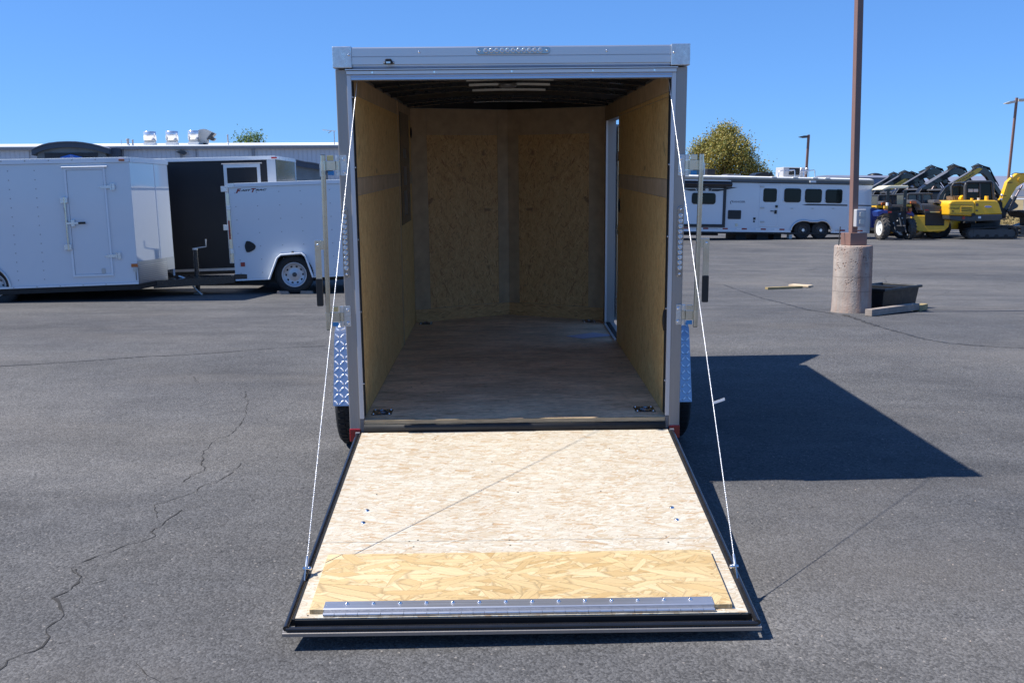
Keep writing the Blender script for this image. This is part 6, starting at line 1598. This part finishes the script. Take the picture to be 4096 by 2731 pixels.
# --- yellow excavator
ex, fe = machine('excavator', 'yellow mini excavator on black tracks with its boom raised to the right', 'excavator', zE(900, 1475), 43.0, radians(2))
def pe(pts, y=0.0): return [fe.xz(zE(*p), y) for p in pts]
def track(y0, y1, dx=0):
    pts = [(560+dx, 1290), (640+dx, 1268), (1000+dx, 1240), (1440+dx, 1240), (1500+dx, 1262), (1538+dx, 1320), (1545+dx, 1390), (1515+dx, 1450), (1450+dx, 1472), (700+dx, 1478), (580+dx, 1462), (530+dx, 1420), (522+dx, 1350)]
    P = pe(pts, y0); mn = min(z for _, z in P)
    P = [(x, z-mn+0.012) for x, z in P]
    cx = sum(x for x, _ in P)/len(P); cz = sum(z for _, z in P)/len(P)
    inn = [(cx+(x-cx)*0.93, cz+(z-cz)*0.80) for x, z in P]
    tr = MB(); n = len(P)
    vs = [(x, y0, z) for x, z in P]+[(x, y1, z) for x, z in P]+[(x, y0, z) for x, z in inn]+[(x, y1, z) for x, z in inn]
    fs = []
    for i in range(n):
        j = (i+1) % n; fs += [(i, j, j+n, i+n), (i+2*n, i+3*n, j+3*n, j+2*n), (i, i+2*n, j+2*n, j), (i+n, j+n, j+3*n, i+3*n)]
    tr.add(vs, fs); to = tr.build('track', M['rubber'], ex, fixn=True)
    # lugs
    lg = MB(); per = []
    for i in range(n):
        a, b = Vector(P[i]), Vector(P[(i+1) % n]); L = (b-a).length; k = max(1, int(L/0.075))
        for q in range(k):
            c = a.lerp(b, q/k); d = (b-a).normalized(); nn = Vector((d.y, -d.x))
            if (c+nn*0.1-Vector((cx, cz))).length < (c-Vector((cx, cz))).length: nn = -nn
            A_ = c-d*0.012; B_ = c+d*0.012; e = nn*0.022
            lg.add([(A_.x, y0+0.01, A_.y), (B_.x, y0+0.01, B_.y), (B_.x+e.x, y0+0.01, B_.y+e.y), (A_.x+e.x, y0+0.01, A_.y+e.y), (A_.x, y1-0.01, A_.y), (B_.x, y1-0.01, B_.y), (B_.x+e.x, y1-0.01, B_.y+e.y), (A_.x+e.x, y1-0.01, A_.y+e.y)], [(0, 1, 2, 3), (7, 6, 5, 4), (0, 3, 7, 4), (1, 5, 6, 2), (3, 2, 6, 7)])
    lg.build('track_lugs', M['dark_grey'], to, kind='stuff')
    x0, x1 = min(x for x, _ in P), max(x for x, _ in P); zt = max(z for _, z in P)
    MB().prism(rrect(x0+0.35, x1-0.30, 0.10, zt*0.80, 0.06), y0+0.05, y1-0.05, 'y').build('track_frame', M['dark_grey'], to)
    MB().cyl((x0+0.24, y0+0.06, zt*0.5), (x0+0.24, y1-0.06, zt*0.5), zt*0.36, n=20).build('sprocket', M['dark_grey'], to)
    MB().cyl((x1-0.23, y0+0.06, zt*0.5), (x1-0.23, y1-0.06, zt*0.5), zt*0.36, n=20).build('idler', M['dark_grey'], to)
    for i in range(4): MB().cyl((x0+0.55+i*(x1-x0-1.1)/3, y0+0.04, 0.13), (x0+0.55+i*(x1-x0-1.1)/3, y1-0.04, 0.13), 0.09, n=14).build('roller', M['black_matte'], to)
    return P
Pt = track(0.0, 0.40); track(1.55, 1.95)
ztr = max(z for _, z in Pt)
MB().prism(pe([(700, 1250), (1200, 1240), (1200, 1380), (700, 1380)]), 0.42, 1.53, 'y').build('undercarriage', M['black_matte'], ex)
c_ = fe.xz(zE(700, 1230), 0.9); MB().cyl((c_[0]+0.6, 0.95, c_[1]-0.25), (c_[0]+0.6, 0.95, c_[1]+0.12), 0.5, n=28).build('turntable', M['black_matte'], ex)
MB().prism(pe([(168, 1092), (600, 1105), (690, 1078), (1215, 1062), (1222, 1165), (1130, 1190), (600, 1205), (330, 1195), (180, 1168)]), -0.02, 1.9, 'y').build('house_base', M['dark_grey'], ex, bevel=0.03)
MB().prism(pe([(1, 1), (1, 1)] and [(160, 900), (168, 840), (215, 800), (300, 788), (600, 786), (655, 800), (668, 860), (668, 1085), (600, 1098), (160, 1085)]), -0.06, 1.95, 'y').build('counterweight', M['yellow'], ex, bevel=0.07, seg=3)
MB().prism(pe([(672, 800), (760, 788), (1080, 790), (1130, 808), (1160, 860), (1222, 1058), (690, 1078), (672, 1040)]), -0.01, 1.9, 'y').build('engine_cover', M['yellow'], ex, bevel=0.04, seg=3)
MB().prism(pe([(165, 868), (655, 880), (655, 886), (165, 876)], -0.06), -0.066, -0.0605, 'y').build('panel_line', M['ink_dark'], ex)
for zy in (1040, 1062): MB().prism(pe([(165, zy), (640, zy+6), (640, zy+10), (165, zy+5)], -0.06), -0.066, -0.0605, 'y').build('panel_line', M['machine_line'] if 'machine_line' in M else M['ink_dark'], ex)
vt = MB().prism(pe([(408, 905), (640, 912), (672, 930), (668, 1035), (408, 1030)], -0.06), -0.075, -0.0605, 'y').build('vent_panel', M['yellow'], ex, bevel=0.01)
for zy in (925, 958, 990): MB().prism(pe([(415, zy), (630, zy+10), (625, zy+22), (415, zy+12)], -0.075), -0.082, -0.0755, 'y').build('louvre', M['black_matte'], vt)
for a, c in (((700, 850), (755, 905)), ((700, 975), (745, 1010))): MB().prism(pe([(a[0], a[1]), (c[0], a[1]+4), (c[0], c[1]), (a[0], c[1]-4)], -0.01), -0.02, -0.0105, 'y').build('side_grille', M['bark'], ex)
p0_ = fe.xz(zE(170, 962), -0.06); p1_ = fe.xz(zE(378, 935), -0.06); text_mesh('NEW HOLLAND', 'lettering', M['ink_dark'], ex, p1_[1]-p0_[1], p1_[0]-p0_[0], loc=(p0_[0], -0.068, p0_[1]), bold=0.01)
MB().prism(pe([(222, 1005), (250, 992), (285, 1000), (262, 1018)], -0.06), -0.066, -0.0605, 'y').build('maker_mark', M['ink_dark'], ex)
ov = [(945+72*cos(a*pi/12), 915+20*sin(a*pi/12)) for a in range(24)]
MB().prism(pe(ov, -0.01), -0.018, -0.0105, 'y').build('oval_badge', M['paper'], ex)
p0_ = fe.xz(zE(895, 924), -0.018); p1_ = fe.xz(zE(995, 906), -0.018)
text_mesh('E50', 'lettering', M['sign_blue'], ex, p1_[1]-p0_[1], p1_[0]-p0_[0], loc=(p0_[0], -0.021, p0_[1]))
c_ = fe.xz(zE(460, 1135), -0.02); MB().cyl((c_[0], -0.04, c_[1]), (c_[0], -0.0205, c_[1]), 0.07, n=18).build('red_lamp', M['red_lens'], ex)
MB().prism(pe([(750, 1105), (802, 1103), (802, 1145), (750, 1147)], -0.02), -0.03, -0.0205, 'y').build('warning_label', M['sign_white'], ex)
MB().prism(pe([(615, 1055), (650, 1040), (690, 1052), (695, 1090), (620, 1100)], -0.06), -0.09, -0.0605, 'y').build('corner_step', M['black_matte'], ex)
for zx, w_, zt__, m_ in ((622, 28, 748, 'yellow'), (755, 26, 742, 'duct_dull'), (908, 36, 706, 'yellow')):
    a_ = fe.xz(zE(zx, 800), 0.3); b_ = fe.xz(zE(zx, zt__), 0.3); r_ = abs(fe.xz(zE(zx+w_, 800), 0.3)[0]-a_[0]); MB().cyl((a_[0], 0.3, a_[1]), (a_[0], 0.3, b_[1]), r_, n=16).build('filler_cap', M[m_], ex, bevel=0.01)
# cab: frame, roof and glass, far half of the house
cabp = pe([(500, 775), (500, 520), (520, 465), (560, 435), (990, 432), (1025, 450), (1035, 560), (1050, 700), (1055, 780)], 0.55)
MB().prism([(x, z) for x, z in cabp], 0.60, 1.72, 'y').build('cab_glass', M['glass'], ex)
def fbar(pts, w, y0=0.55, y1=0.62, nm='cab_frame'):
    P = [Vector(p) for p in pe(pts, y0)]; b = MB()
    b.tube([(p.x, (y0+y1)/2, p.y) for p in P], w, 6); return b.build(nm, M['dark_grey'], ex)
fbar([(500, 780), (500, 520), (520, 465), (560, 432), (1000, 430), (1030, 455), (1038, 560), (1058, 780)], 0.07); fbar([(790, 435), (790, 775)], 0.05)
MB().prism(pe([(515, 440), (560, 425), (1005, 422), (1035, 440), (1035, 458), (515, 470)], 0.5), 0.52, 1.78, 'y').build('cab_roof', M['charcoal'], ex, bevel=0.03)
MB().prism(pe([(265, 500), (460, 505), (475, 700), (290, 712)], 0.9), 1.2, 1.24, 'y').build('cab_glass', M['slate'], ex)
fbar([(262, 720), (258, 520), (300, 455), (500, 440)], 0.05, 0.9, 1.2); fbar([(470, 500), (485, 700)], 0.06, 0.9, 1.2); fbar([(262, 515), (470, 500)], 0.035, 0.9, 1.2)
MB().prism(pe([(290, 712), (480, 690), (540, 700), (540, 778), (300, 780)], 0.9), 0.95, 1.7, 'y').build('cab_base', M['bark'], ex)
MB().prism(pe([(390, 745), (430, 695), (505, 682), (540, 778), (390, 778)], 0.8), 0.7, 0.94, 'y').build('seat_back', M['yellow'], ex)
for a, c in (((552, 570), (645, 630)), ((658, 570), (748, 628))):
    MB().prism(pe([a, (c[0], a[1]), c, (a[0], c[1])], 0.59), 0.585, 0.5995, 'y').build('pane_view', M['duct_dull'], ex)
# boom
boom = MB().prism(pe([(1150, 800), (1205, 745), (1310, 430), (1400, 345), (1505, 262), (1600, 255), (1780, 285), (1950, 360), (1950, 470), (1780, 420), (1650, 440), (1560, 490), (1490, 540), (1240, 955), (1195, 930)], 0.85), 0.80, 1.06, 'y').build('boom', M['yellow'], ex, bevel=0.03)
MB().prism(pe([(1205, 745), (1310, 430), (1400, 345), (1420, 360), (1330, 445), (1285, 740)], 0.85), 0.782, 0.7995, 'y').build('boom_edge', M['yellow'], ex)
c_ = fe.xz(zE(1560, 385), 0.8); MB().cyl((c_[0], 0.74, c_[1]), (c_[0], 0.7995, c_[1]), 0.09, n=14).build('boom_pin', M['yellow'], ex)
st_b = MB().prism(pe([(1900, 330), (1990, 380), (2080, 1150), (2020, 1160), (1930, 470)], 0.85), 0.84, 1.02, 'y').build('stick', M['yellow'], ex, bevel=0.03)
MB().prism(pe([(2000, 1100), (2090, 1110), (2130, 1300), (2040, 1400), (1900, 1390), (1950, 1250)], 0.85), 0.6, 1.26, 'y').build('bucket', M['black_matte'], ex)
a_ = fe.xz(zE(1285, 1010), 0.93); b_ = fe.xz(zE(1430, 720), 0.93); c_ = fe.xz(zE(1560, 500), 0.93)
MB().cyl((a_[0], 0.72, a_[1]), (b_[0], 0.72, b_[1]), 0.075, n=14).build('boom_cylinder', M['black_steel'], ex); MB().cyl((b_[0], 0.72, b_[1]), (c_[0], 0.72, c_[1]), 0.045, n=12).build('cylinder_rod', M['steel_rod'], ex)
MB().prism(pe([(1165, 790), (1210, 830), (1215, 935), (1290, 955), (1300, 1010), (1270, 1140), (1215, 1150), (1180, 1000), (1145, 850)], 0.85), 0.78, 1.08, 'y').build('boom_bracket', M['black_matte'], ex, bevel=0.02)
hsb = MB()
for pts in (((1400, 340), (1420, 275), (1480, 255), (1560, 262), (1900, 262)), ((1190, 770), (1210, 700), (1240, 695), (1300, 700)), ((1215, 1090), (1300, 1120), (1350, 1100), (1360, 1050), (1320, 990)), ((1320, 440), (1360, 445), (1420, 440))):
    hsb.tube([(x, 0.76, z) for x, z in pe(pts, 0.76)], 0.016, 6)
hsb.build('hydraulic_hose', M['rubber'], ex)
for zx, zy in ((1215, 690), (1205, 775), (1405, 330)):
    c_ = fe.xz(zE(zx, zy), 0.7); MB().ball((c_[0], 0.72, c_[1]), 0.06, 10, 6).build('hose_fitting', M['duct'], ex)
# bucket teeth of another machine just inside the right edge
gt, fg = machine('grapple_bucket', 'black toothed bucket edge poking in at the far right border', 'bucket', zE(1720, 1480), 46)
P = [fg.xz(zE(*p)) for p in ((1500, 1000), (1530, 985), (1640, 990), (1900, 985), (1900, 1150), (1700, 1120), (1640, 1040), (1560, 1010))]
MB().prism(P, 0, 1.5, 'y').build('claw', M['black_matte'], gt)
P = [fg.xz(zE(*p)) for p in ((1540, 1300), (1700, 1290), (2000, 1200), (2000, 1478), (1540, 1478), (1600, 1420), (1530, 1400), (1600, 1360))]
MB().prism(P, 0.0, 1.4, 'y').build('blade', M['dark_grey'], gt)
MB().prism([fg.xz(zE(*p)) for p in ((1780, 1100), (1860, 1100), (1860, 1300), (1780, 1300))], 0.3, 1.0, 'y').build('neck', M['dark_grey'], gt)

# --- compact wheel loader seen from behind
def wheel_loader(label, dx, dy, depth):
    zz = lambda x, y: zT(x+dx, y+dy)
    t, f = machine('wheel_loader', label, 'loader', zT(1200+dx, 1480+dy), depth, group='compact wheel loaders')
    P = lambda pts, y=0.0: [f.xz(zz(*p), y) for p in pts]
    MB().prism(P([(845, 1085), (1085, 1085), (1085, 1285), (1455, 1285), (1455, 1205), (1470, 1085), (1560, 1060), (1575, 1200), (1545, 1310), (1460, 1390), (1180, 1410), (960, 1400), (905, 1370), (885, 1270)]), 0.0, 0.35, 'y').build('counterweight', M['yellow'], t, bevel=0.03)
    MB().prism(P([(1088, 1050), (1452, 1045), (1452, 1283), (1088, 1283)]), -0.01, 0.4, 'y').build('grille', M['black_matte'], t)
    MB().prism(P([(1050, 900), (1445, 905), (1455, 1040), (1085, 1045)]), 0.02, 0.9, 'y').build('hood', M['dark_grey'], t, bevel=0.02)
    MB().prism(P([(1020, 855), (1330, 860), (1440, 905), (1040, 898)]), 0.3, 1.2, 'y').build('hood', M['mid_grey'], t, bevel=0.02)
    MB().prism(P([(1180, 1008), (1365, 1010), (1362, 1032), (1182, 1030)]), -0.02, 0.0195, 'y').build('name_plate', M['khaki'], t)
    for (zx) in (1120, 1400): MB().prism(P([(zx-30, 975), (zx+30, 977), (zx+30, 993), (zx-30, 991)]), -0.01, 0.0195, 'y').build('tail_lamp', M['red_lens'], t)
    for (cx, cy, s_) in ((870, 960, 1), (1300, 960, 1)):
        ar_ = MB(); o_ = []; i_ = []
        for k in range(10):
            a = radians(-10+k*13); o_.append((cx+170*cos(a), cy-178*sin(a))); i_.append((cx+128*cos(a), cy-120*sin(a)))
        MB().prism(P(o_+i_[::-1], 0.1), 0.1, 0.75, 'y').build('fender', M['mid_grey'], t, bevel=0.01)
        c = f.xz(zz(cx+40, 1300), 0.5); R = 0.52
        wheel(t, c[0], 0.7, R+0.003, R, 0.40, 0.25, -1, rim='yellow', axis='y', lugs=0)
    MB().prism(P([(735, 690), (760, 668), (1180, 662), (1215, 680), (1232, 760), (1235, 860), (735, 870)], 0.9), 0.9, 2.1, 'y').build('cab_glass', M['slate'], t)
    cf = MB()
    for pts in (((735, 870), (735, 690), (765, 665), (1180, 660), (1215, 682), (1235, 860)), ((925, 668), (930, 760), (935, 862)), ((1020, 665), (1025, 862))):
        cf.tube([(x, 0.88, z) for x, z in P(pts, 0.88)], 0.05, 6)
    cf.build('cab_frame', M['dark_grey'], t)
    MB().prism(P([(735, 655), (1220, 648), (1225, 668), (735, 680)], 0.9), 0.8, 2.2, 'y').build('cab_roof', M['dark_grey'], t, bevel=0.02)
    MB().prism(P([(930, 860), (1240, 855), (1300, 900), (930, 905)], 0.9), 0.9, 2.4, 'y').build('body', M['dark_grey'], t)
    MB().prism(P([(800, 900), (1400, 900), (1400, 1380), (900, 1380)], 0.5), 0.95, 2.6, 'y').build('chassis', M['black_matte'], t)
    for (cx, cy) in ((850, 832), (745, 890)):
        MB().prism(P([(cx-55, cy-25), (cx+55, cy-22), (cx+55, cy+25), (cx-55, cy+20)], 0.05), 0.0, 0.12, 'y').build('amber_lamp', M['orange_lens'] if cx == 850 else M['yellow'], t)
    for s_ in (0.6, 2.0): pass
    return t
wheel_loader('yellow wheel loader seen from behind between the tractor and the excavator', 0, 0, 43.5)
wheel_loader('second wheel loader mostly hidden behind the blue tractor', -570, 25, 47.0)

# --- skid steers with raised arms
def skid(label, knx, kny, depth, sc):
    # knx, kny: where the near arm's elbow shows; local frame +x forward (away to the right)
    k = at_depth(z4(knx, kny), depth)
    yaw = radians(20); H = 2.95*sc
    m = local_frame(Vector((0, 0, 0)), yaw)
    off = m.to_3x3() @ Vector((0.25, 0, 0))
    base = Vector((k.x, k.y, gh(k.x, k.y))); H = k.z-base.z
    t = thing('skid_steer', label, 'loader', mat=Matrix.Translation(base) @ m.to_3x3().to_4x4(), group='skid steers with raised arms')
    # side profile of one arm, in metres, elbow top at (0, H)
    s_ = H/2.95
    def arm(y0, y1, dec):
        o_ = [(-2.55, 1.05), (-2.50, 1.45), (-2.38, 1.80), (-2.15, 2.08), (-1.85, 2.24), (-0.45, 2.93), (-0.20, 2.99), (0.05, 2.95), (0.30, 2.78), (0.62, 2.35), (1.0, 1.95), (1.25, 1.70), (1.12, 1.60), (0.82, 1.85), (0.42, 2.25), (0.12, 2.55), (-0.12, 2.70), (-0.40, 2.68), (-1.76, 2.06), (-2.10, 1.86), (-2.30, 1.55), (-2.38, 1.05)]
        o_ = [(x*s_, z*s_) for x, z in o_]
        ao = MB().prism(o_, y0, y1, 'y').build('lift_arm', M['arm'], t, bevel=0.015)
        if dec:
            P = [(-1.66, 2.13), (-0.42, 2.70), (-0.16, 2.90), (-0.34, 2.95), (-0.46, 2.91), (-1.80, 2.26)]
            P = [(x*s_, z*s_) for x, z in P]
            d_ = MB().prism(P, y0-0.006, y0-0.0005, 'y').build('arm_decal', M['yellow'], ao)
            tx = text_mesh('NEW HOLLAND', 'lettering', M['ink_dark'], d_, 0.105*s_, 1.08*s_, loc=(-1.56*s_, y0-0.009, 2.215*s_), bold=0.01)
            tx.rotation_euler = (pi/2, -radians(25.3), 0)
        # hoses over the elbow
        h = MB()
        for q in range(5):
            k_ = 0.05*q; h.tube([(x*s_, y0+(y1-y0)*(0.1+0.2*q), z*s_) for x, z in ((-0.75+k_, 2.80+k_*0.5), (-0.45-k_, 2.98), (-0.1-k_, 3.02+k_*0.5), (0.25+k_, 2.95-k_*0.6), (0.55+k_*0.5, 2.55-k_), (0.85, 2.18+k_))], 0.022, 5)
        h.build('hydraulic_hose', M['rubber'], ao)
        # paler strip painted in for sunlight along the arm's top edge
        MB().prism([(x*s_, z*s_) for x, z in ((-1.85, 2.245), (-0.45, 2.935), (-0.45, 2.955), (-1.87, 2.262))], y0, y1, 'y').build('arm_glint', M['mid_grey'], ao)
        return ao
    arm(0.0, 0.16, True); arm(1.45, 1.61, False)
    MB().prism([(x*s_, z*s_) for x, z in ((0.62, 2.28), (0.75, 2.10), (0.85, 2.15), (0.72, 2.34))], 0.161, 1.449, 'y').build('cross_tube', M['dark_grey'], t)
    # tilt cylinders
    MB().cyl((-0.5*s_, 0.25, 2.4*s_), (1.0*s_, 0.25, 1.75*s_), 0.05, n=8).build('tilt_cylinder', M['black_steel'], t)
    MB().cyl((-2.2*s_, 0.2, 0.95*s_), (-1.2*s_, 0.2, 2.2*s_), 0.05, n=8).build('lift_cylinder', M['steel_rod'], t)
    # cab and body
    MB().prism([(x*s_, z*s_) for x, z in ((-1.95, 0.75), (-1.95, 1.55), (-1.85, 1.95), (-0.75, 1.98), (-0.55, 1.8), (-0.35, 0.75))], 0.28, 1.32, 'y').build('cab', M['glass'], t)
    cf = MB()
    for yy in (0.27, 1.33):
        cf.tube([(x*s_, yy, z*s_) for x, z in ((-1.95, 0.75), (-1.95, 1.55), (-1.85, 1.97), (-0.75, 2.0), (-0.52, 1.8), (-0.32, 0.75))], 0.045, 6)
        cf.tube([(x*s_, yy, z*s_) for x, z in ((-1.3, 1.98), (-1.3, 0.8))], 0.03, 6)
    cf.build('cab_frame', M['dark_grey'], t)
    MB().prism([(x*s_, z*s_) for x, z in ((-1.98, 1.985), (-1.9, 2.05), (-0.7, 2.06), (-0.6, 1.99))], 0.24, 1.36, 'y').build('cab_roof', M['dark_grey'], t)
    MB().prism([(x*s_, z*s_) for x, z in ((-2.75, 0.35), (-2.75, 1.25), (-2.0, 1.35), (-1.9, 0.74), (-0.3, 0.74), (-0.2, 0.3))], 0.22, 1.39, 'y').build('body', M['yellow'], t, bevel=0.02)
    MB().prism([(x*s_, z*s_) for x, z in ((-2.92, 0.30), (-2.92, 1.15), (-2.76, 1.2), (-2.76, 0.30))], 0.18, 1.43, 'y').build('rear_door', M['dark_grey'], t, bevel=0.02)
    for yy in (0.0, 1.62):
        for xx in (-2.15*s_, -0.75*s_):
            wheel(t, xx, yy+(0.02 if yy == 0 else -0.03), 0.40*s_+0.003, 0.40*s_, 0.26, 0.2*s_, -1 if yy == 0 else 1, rim='yellow', axis='y', lugs=0)
    # bucket hanging at the front
    MB().prism([(x*s_, z*s_) for x, z in ((1.02, 1.75), (1.35, 1.75), (1.95, 1.35), (1.9, 1.25), (1.40, 1.05), (1.15, 1.15))], -0.1, 1.75, 'y').build('bucket', M['dark_grey'], t)
    return t
M['arm'] = plain('arm charcoal', (0.013, 0.014, 0.016), 0.25, 0.0, 0.2, 4, coat=0.4)
skid('nearest skid steer, its yellow lettered arm arching over the excavator cab', 1865, 350, 46.0, 1.0)
skid('second raised arm skid steer from the excavator, steep yellow decal', 1552, 352, 48.0, 1.0)
skid('third raised arm skid steer from the excavator, partly behind the wheel loader', 1180, 415, 51.0, 1.0)
skid('farthest skid steer with its arm rising over the cream tractor canopy', 1010, 435, 56.0, 1.0)

# --- blue tractor
tr, ft_ = machine('tractor', 'small blue tractor with white wheels and a cream canopy, seen from behind', 'tractor', zT(520, 1520), 42.5, radians(0))
Pt_ = lambda pts, y=0.0: [ft_.xz(zT(*p), y) for p in pts]
def lugged(cx, cy_, R, w, yaw, mirror):
    """big lugged tyre: axis along local x, turned by yaw"""
    g = thing_child = bpy.data.objects.new('rear_wheel', None)
    col.objects.link(g); g.parent = tr; g.location = (cx, cy_, R+0.004); g.rotation_euler = (0, 0, yaw)
    t = MB(); h = w/2
    t.lathe([(R*0.60, -h*0.85), (R*0.84, -h), (R*0.93, -h*0.92), (R*0.95, 0), (R*0.93, h*0.92), (R*0.84, h), (R*0.60, h*0.85)], (0, 0, 0), 'x', n=40)
    t.build('tyre', M['rubber_dust'], g, fixn=True)
    lg = MB(); n_ = 18
    for i in range(n_):
        for sd in (-1, 1):
            a0 = 2*pi*(i+(0.5 if sd > 0 else 0))/n_; da = 0.24
            P = []
            for (xx, aa) in ((0.0, a0), (0.0, a0+0.10), (sd*h*0.98, a0+da+0.10), (sd*h*0.98, a0+da)):
                for rr in (R*0.93, R*1.0): P.append((xx, rr*cos(aa), rr*sin(aa)))
            lg.add(P, [(1, 3, 5, 7), (0, 1, 7, 6), (2, 4, 5, 3), (4, 6, 7, 5), (0, 2, 3, 1)])
    lg.build('tyre_lugs', M['rubber_dust'], g, kind='stuff', fixn=True)
    r = MB(); f = -1 if mirror else 1
    r.lathe([(R*0.62, f*h*0.86), (R*0.58, f*h*0.88), (R*0.52, f*h*0.5), (R*0.30, f*h*0.25), (R*0.22, f*h*0.42), (0, f*h*0.42)], (0, 0, 0), 'x', n=36); r.build('rim', M['white_rim'], g, fixn=True)
    MB().cyl((f*h*0.4, 0, 0), (f*h*0.9, 0, 0), R*0.11, n=14).build('hub', M['white_rim'], g)
    return g
M['rubber_dust'] = plain('dusty tyre rubber', (0.075, 0.068, 0.062), 0.85, 0, 0.25, 10)
lw = ft_.xz(zT(255, 1300), 0.0); rwl = ft_.xz(zT(790, 1300), 0.35)
lugged(lw[0], 0.1, 0.51, 0.30, radians(3), True)
lugged(rwl[0], 0.45, 0.47, 0.28, radians(3), False)
MB().prism(Pt_([(370, 1010), (700, 1005), (700, 1400), (440, 1420), (370, 1300)], 0.3), 0.25, 0.9, 'y').build('rear_axle_housing', M['black_matte'], tr)
for pts in (((130, 1010), (235, 980), (330, 985), (340, 1045), (240, 1050), (150, 1110)),):
    MB().prism(Pt_(pts, 0.0), -0.08, 0.55, 'y').build('fender', M['blue'], tr, bevel=0.02)
MB().prism(Pt_([(690, 1010), (800, 1010), (850, 1060), (850, 1110), (700, 1060)], 0.4), 0.3, 0.9, 'y').build('fender', M['blue'], tr, bevel=0.02)
MB().prism(Pt_([(20, 950), (150, 960), (235, 990), (150, 1110), (130, 1330), (20, 1330)], 1.0), 1.0, 1.6, 'y').build('hood', M['blue'], tr, bevel=0.03)
MB().prism(Pt_([(430, 925), (590, 925), (600, 1000), (430, 1000)], 0.5), 0.45, 0.9, 'y').build('seat', M['black_matte'], tr, bevel=0.03)
for zx0, zx1 in ((345, 350), (685, 680)):
    rp_ = MB()
    a_ = ft_.xz(zT(zx0, 1020), 0.3); b_ = ft_.xz(zT(zx1, 590), 0.3); rp_.box(min(a_[0], b_[0])-0.035, max(a_[0], b_[0])+0.035, 0.27, 0.33, a_[1], b_[1])
    rp_.build('roll_bar', M['black_steel'], tr)
MB().tube([(x, 0.3, z) for x, z in Pt_([(350, 690), (300, 640), (255, 595)], 0.3)], 0.025, 6).build('canopy_brace', M['duct_dull'], tr)
MB().prism(Pt_([(190, 580), (330, 512), (385, 500), (720, 502), (742, 545), (700, 552), (370, 558), (215, 592)], 0.0), -0.15, 1.1, 'y').build('canopy', M['cream'], tr, bevel=0.02)
for (a, c, m_) in (((265, 900), (335, 955), 'yellow'), ((280, 958), (330, 1010), 'orange_lens'), ((340, 1010), (412, 1040), 'red_lens'), ((720, 1010), (790, 1038), 'red_lens'), ((755, 940), (805, 1005), 'orange_lens')):
    MB().prism(Pt_([a, (c[0], a[1]), c, (a[0], c[1])], 0.1), 0.0, 0.15, 'y').build('rear_lamp', M[m_], tr, bevel=0.01)
MB().prism(Pt_([(320, 835), (345, 835), (345, 895), (320, 895)], 0.2), 0.1, 0.26, 'y').build('slow_plate', M['sign_white'], tr)
hb = MB()
for (a, c) in (((455, 1200), (450, 1420)), ((640, 1200), (655, 1420)), ((545, 1040), (560, 1300)), ((470, 1290), (640, 1290))):
    a_ = ft_.xz(zT(*a), 0.15); b_ = ft_.xz(zT(*c), 0.15); hb.cyl((a_[0], 0.1, a_[1]), (b_[0], -0.15, b_[1]), 0.03, n=8)
hb.build('hitch_links', M['dark_grey'], tr)
for (zx, zy) in ((548, 1195), (640, 1140), (690, 755), (545, 1410), (745, 1470), (470, 1240), (600, 1060)):
    c_ = ft_.xz(zT(zx, zy), -0.05); MB().ball((c_[0], 0.0, c_[1]), 0.035, 8, 5).build('hitch_pin', M['duct_dull'], tr)
for s_, zx in ((0, 120), (1, 470)):
    a_ = ft_.xz(zT(zx, 1400), 2.2); wheel(tr, a_[0]+0.2, 1.9, 0.33, 0.33, 0.2, 0.18, -1, rim='white_rim', axis='y', lugs=0)

# ================================================================== FIELD EDGE
# pipe rail fence beyond the lot
fence = thing('pipe_fence', 'white pipe rail fence running across the dry grass behind the excavator', 'fence', (at_depth(D(2330, 460), 96).x, at_depth(D(2330, 460), 96).y, 0))
fo_ = fence.location.copy()
zr_ = at_depth(D(2330, 458), 96).z
for i in range(-2, 10):
    x_ = fo_.x+i*4.5-8; g0 = gh(x_, fo_.y)
    if i == -2: post = MB().cyl((0, 0, 0), (0, 0, zr_-g0+0.05), 0.06, n=8).build('post', M['duct_dull'], fence); post.location = (x_-fo_.x, 0, g0-0.02)
    else: like(post, fence, (x_-fo_.x, 0, g0-0.02))
MB().cyl((-18, 0, zr_), (35, 0, zr_), 0.06, n=8).build('rail', M['white_trim'], fence)
# curb at the lot's far edge
kb = MB(); kb.box(-120, 100, 60.7, 61.0, -0.05, 0.13); kbo = kb.build('kerb', M['stucco'], None, kind='structure')
# weeds tufts along the edge so the grass has a broken outline
gs = MB(); rg = random.Random(11)
for i in range(9000):
    x = rg.uniform(8, 62); y = 61.1+abs(rg.gauss(0, 22)); h = rg.uniform(0.10, 0.38)*(1.0 if y < 90 else 0.8); z = gh(x, y)-0.02; a = rg.uniform(0, pi); w = rg.uniform(0.05, 0.16)
    dx, dy = w*cos(a), w*sin(a); lx_ = rg.uniform(-.1, .1)
    gs.add([(x-dx, y-dy, z), (x+dx, y+dy, z), (x+dx*0.6+lx_, y+dy*0.6, z+h), (x-dx*0.8+lx_, y-dy, z+h*0.8)], [(0, 1, 2, 3)])
tag(gs.build('grass', M['grass'], kind='stuff'), 'dry straw coloured grass covering the bank beyond the lot', 'grass')
# distant low objects beyond the road
far = thing('far_shed', 'low pale shed far off across the road at the right border', 'building', (at_depth(D(2345, 430), 340).x, at_depth(D(2345, 430), 340).y, gh(100, 335)))
MB().box(-3, 9, 0, 6, 0, 2.6).build('wall', M['metal_wall'], far); MB().prism([(-3.4, 2.61), (9.4, 2.61), (9.0, 3.3), (-3, 3.3)], -0.4, 6.4, 'y').build('roof', M['roof_white'], far)
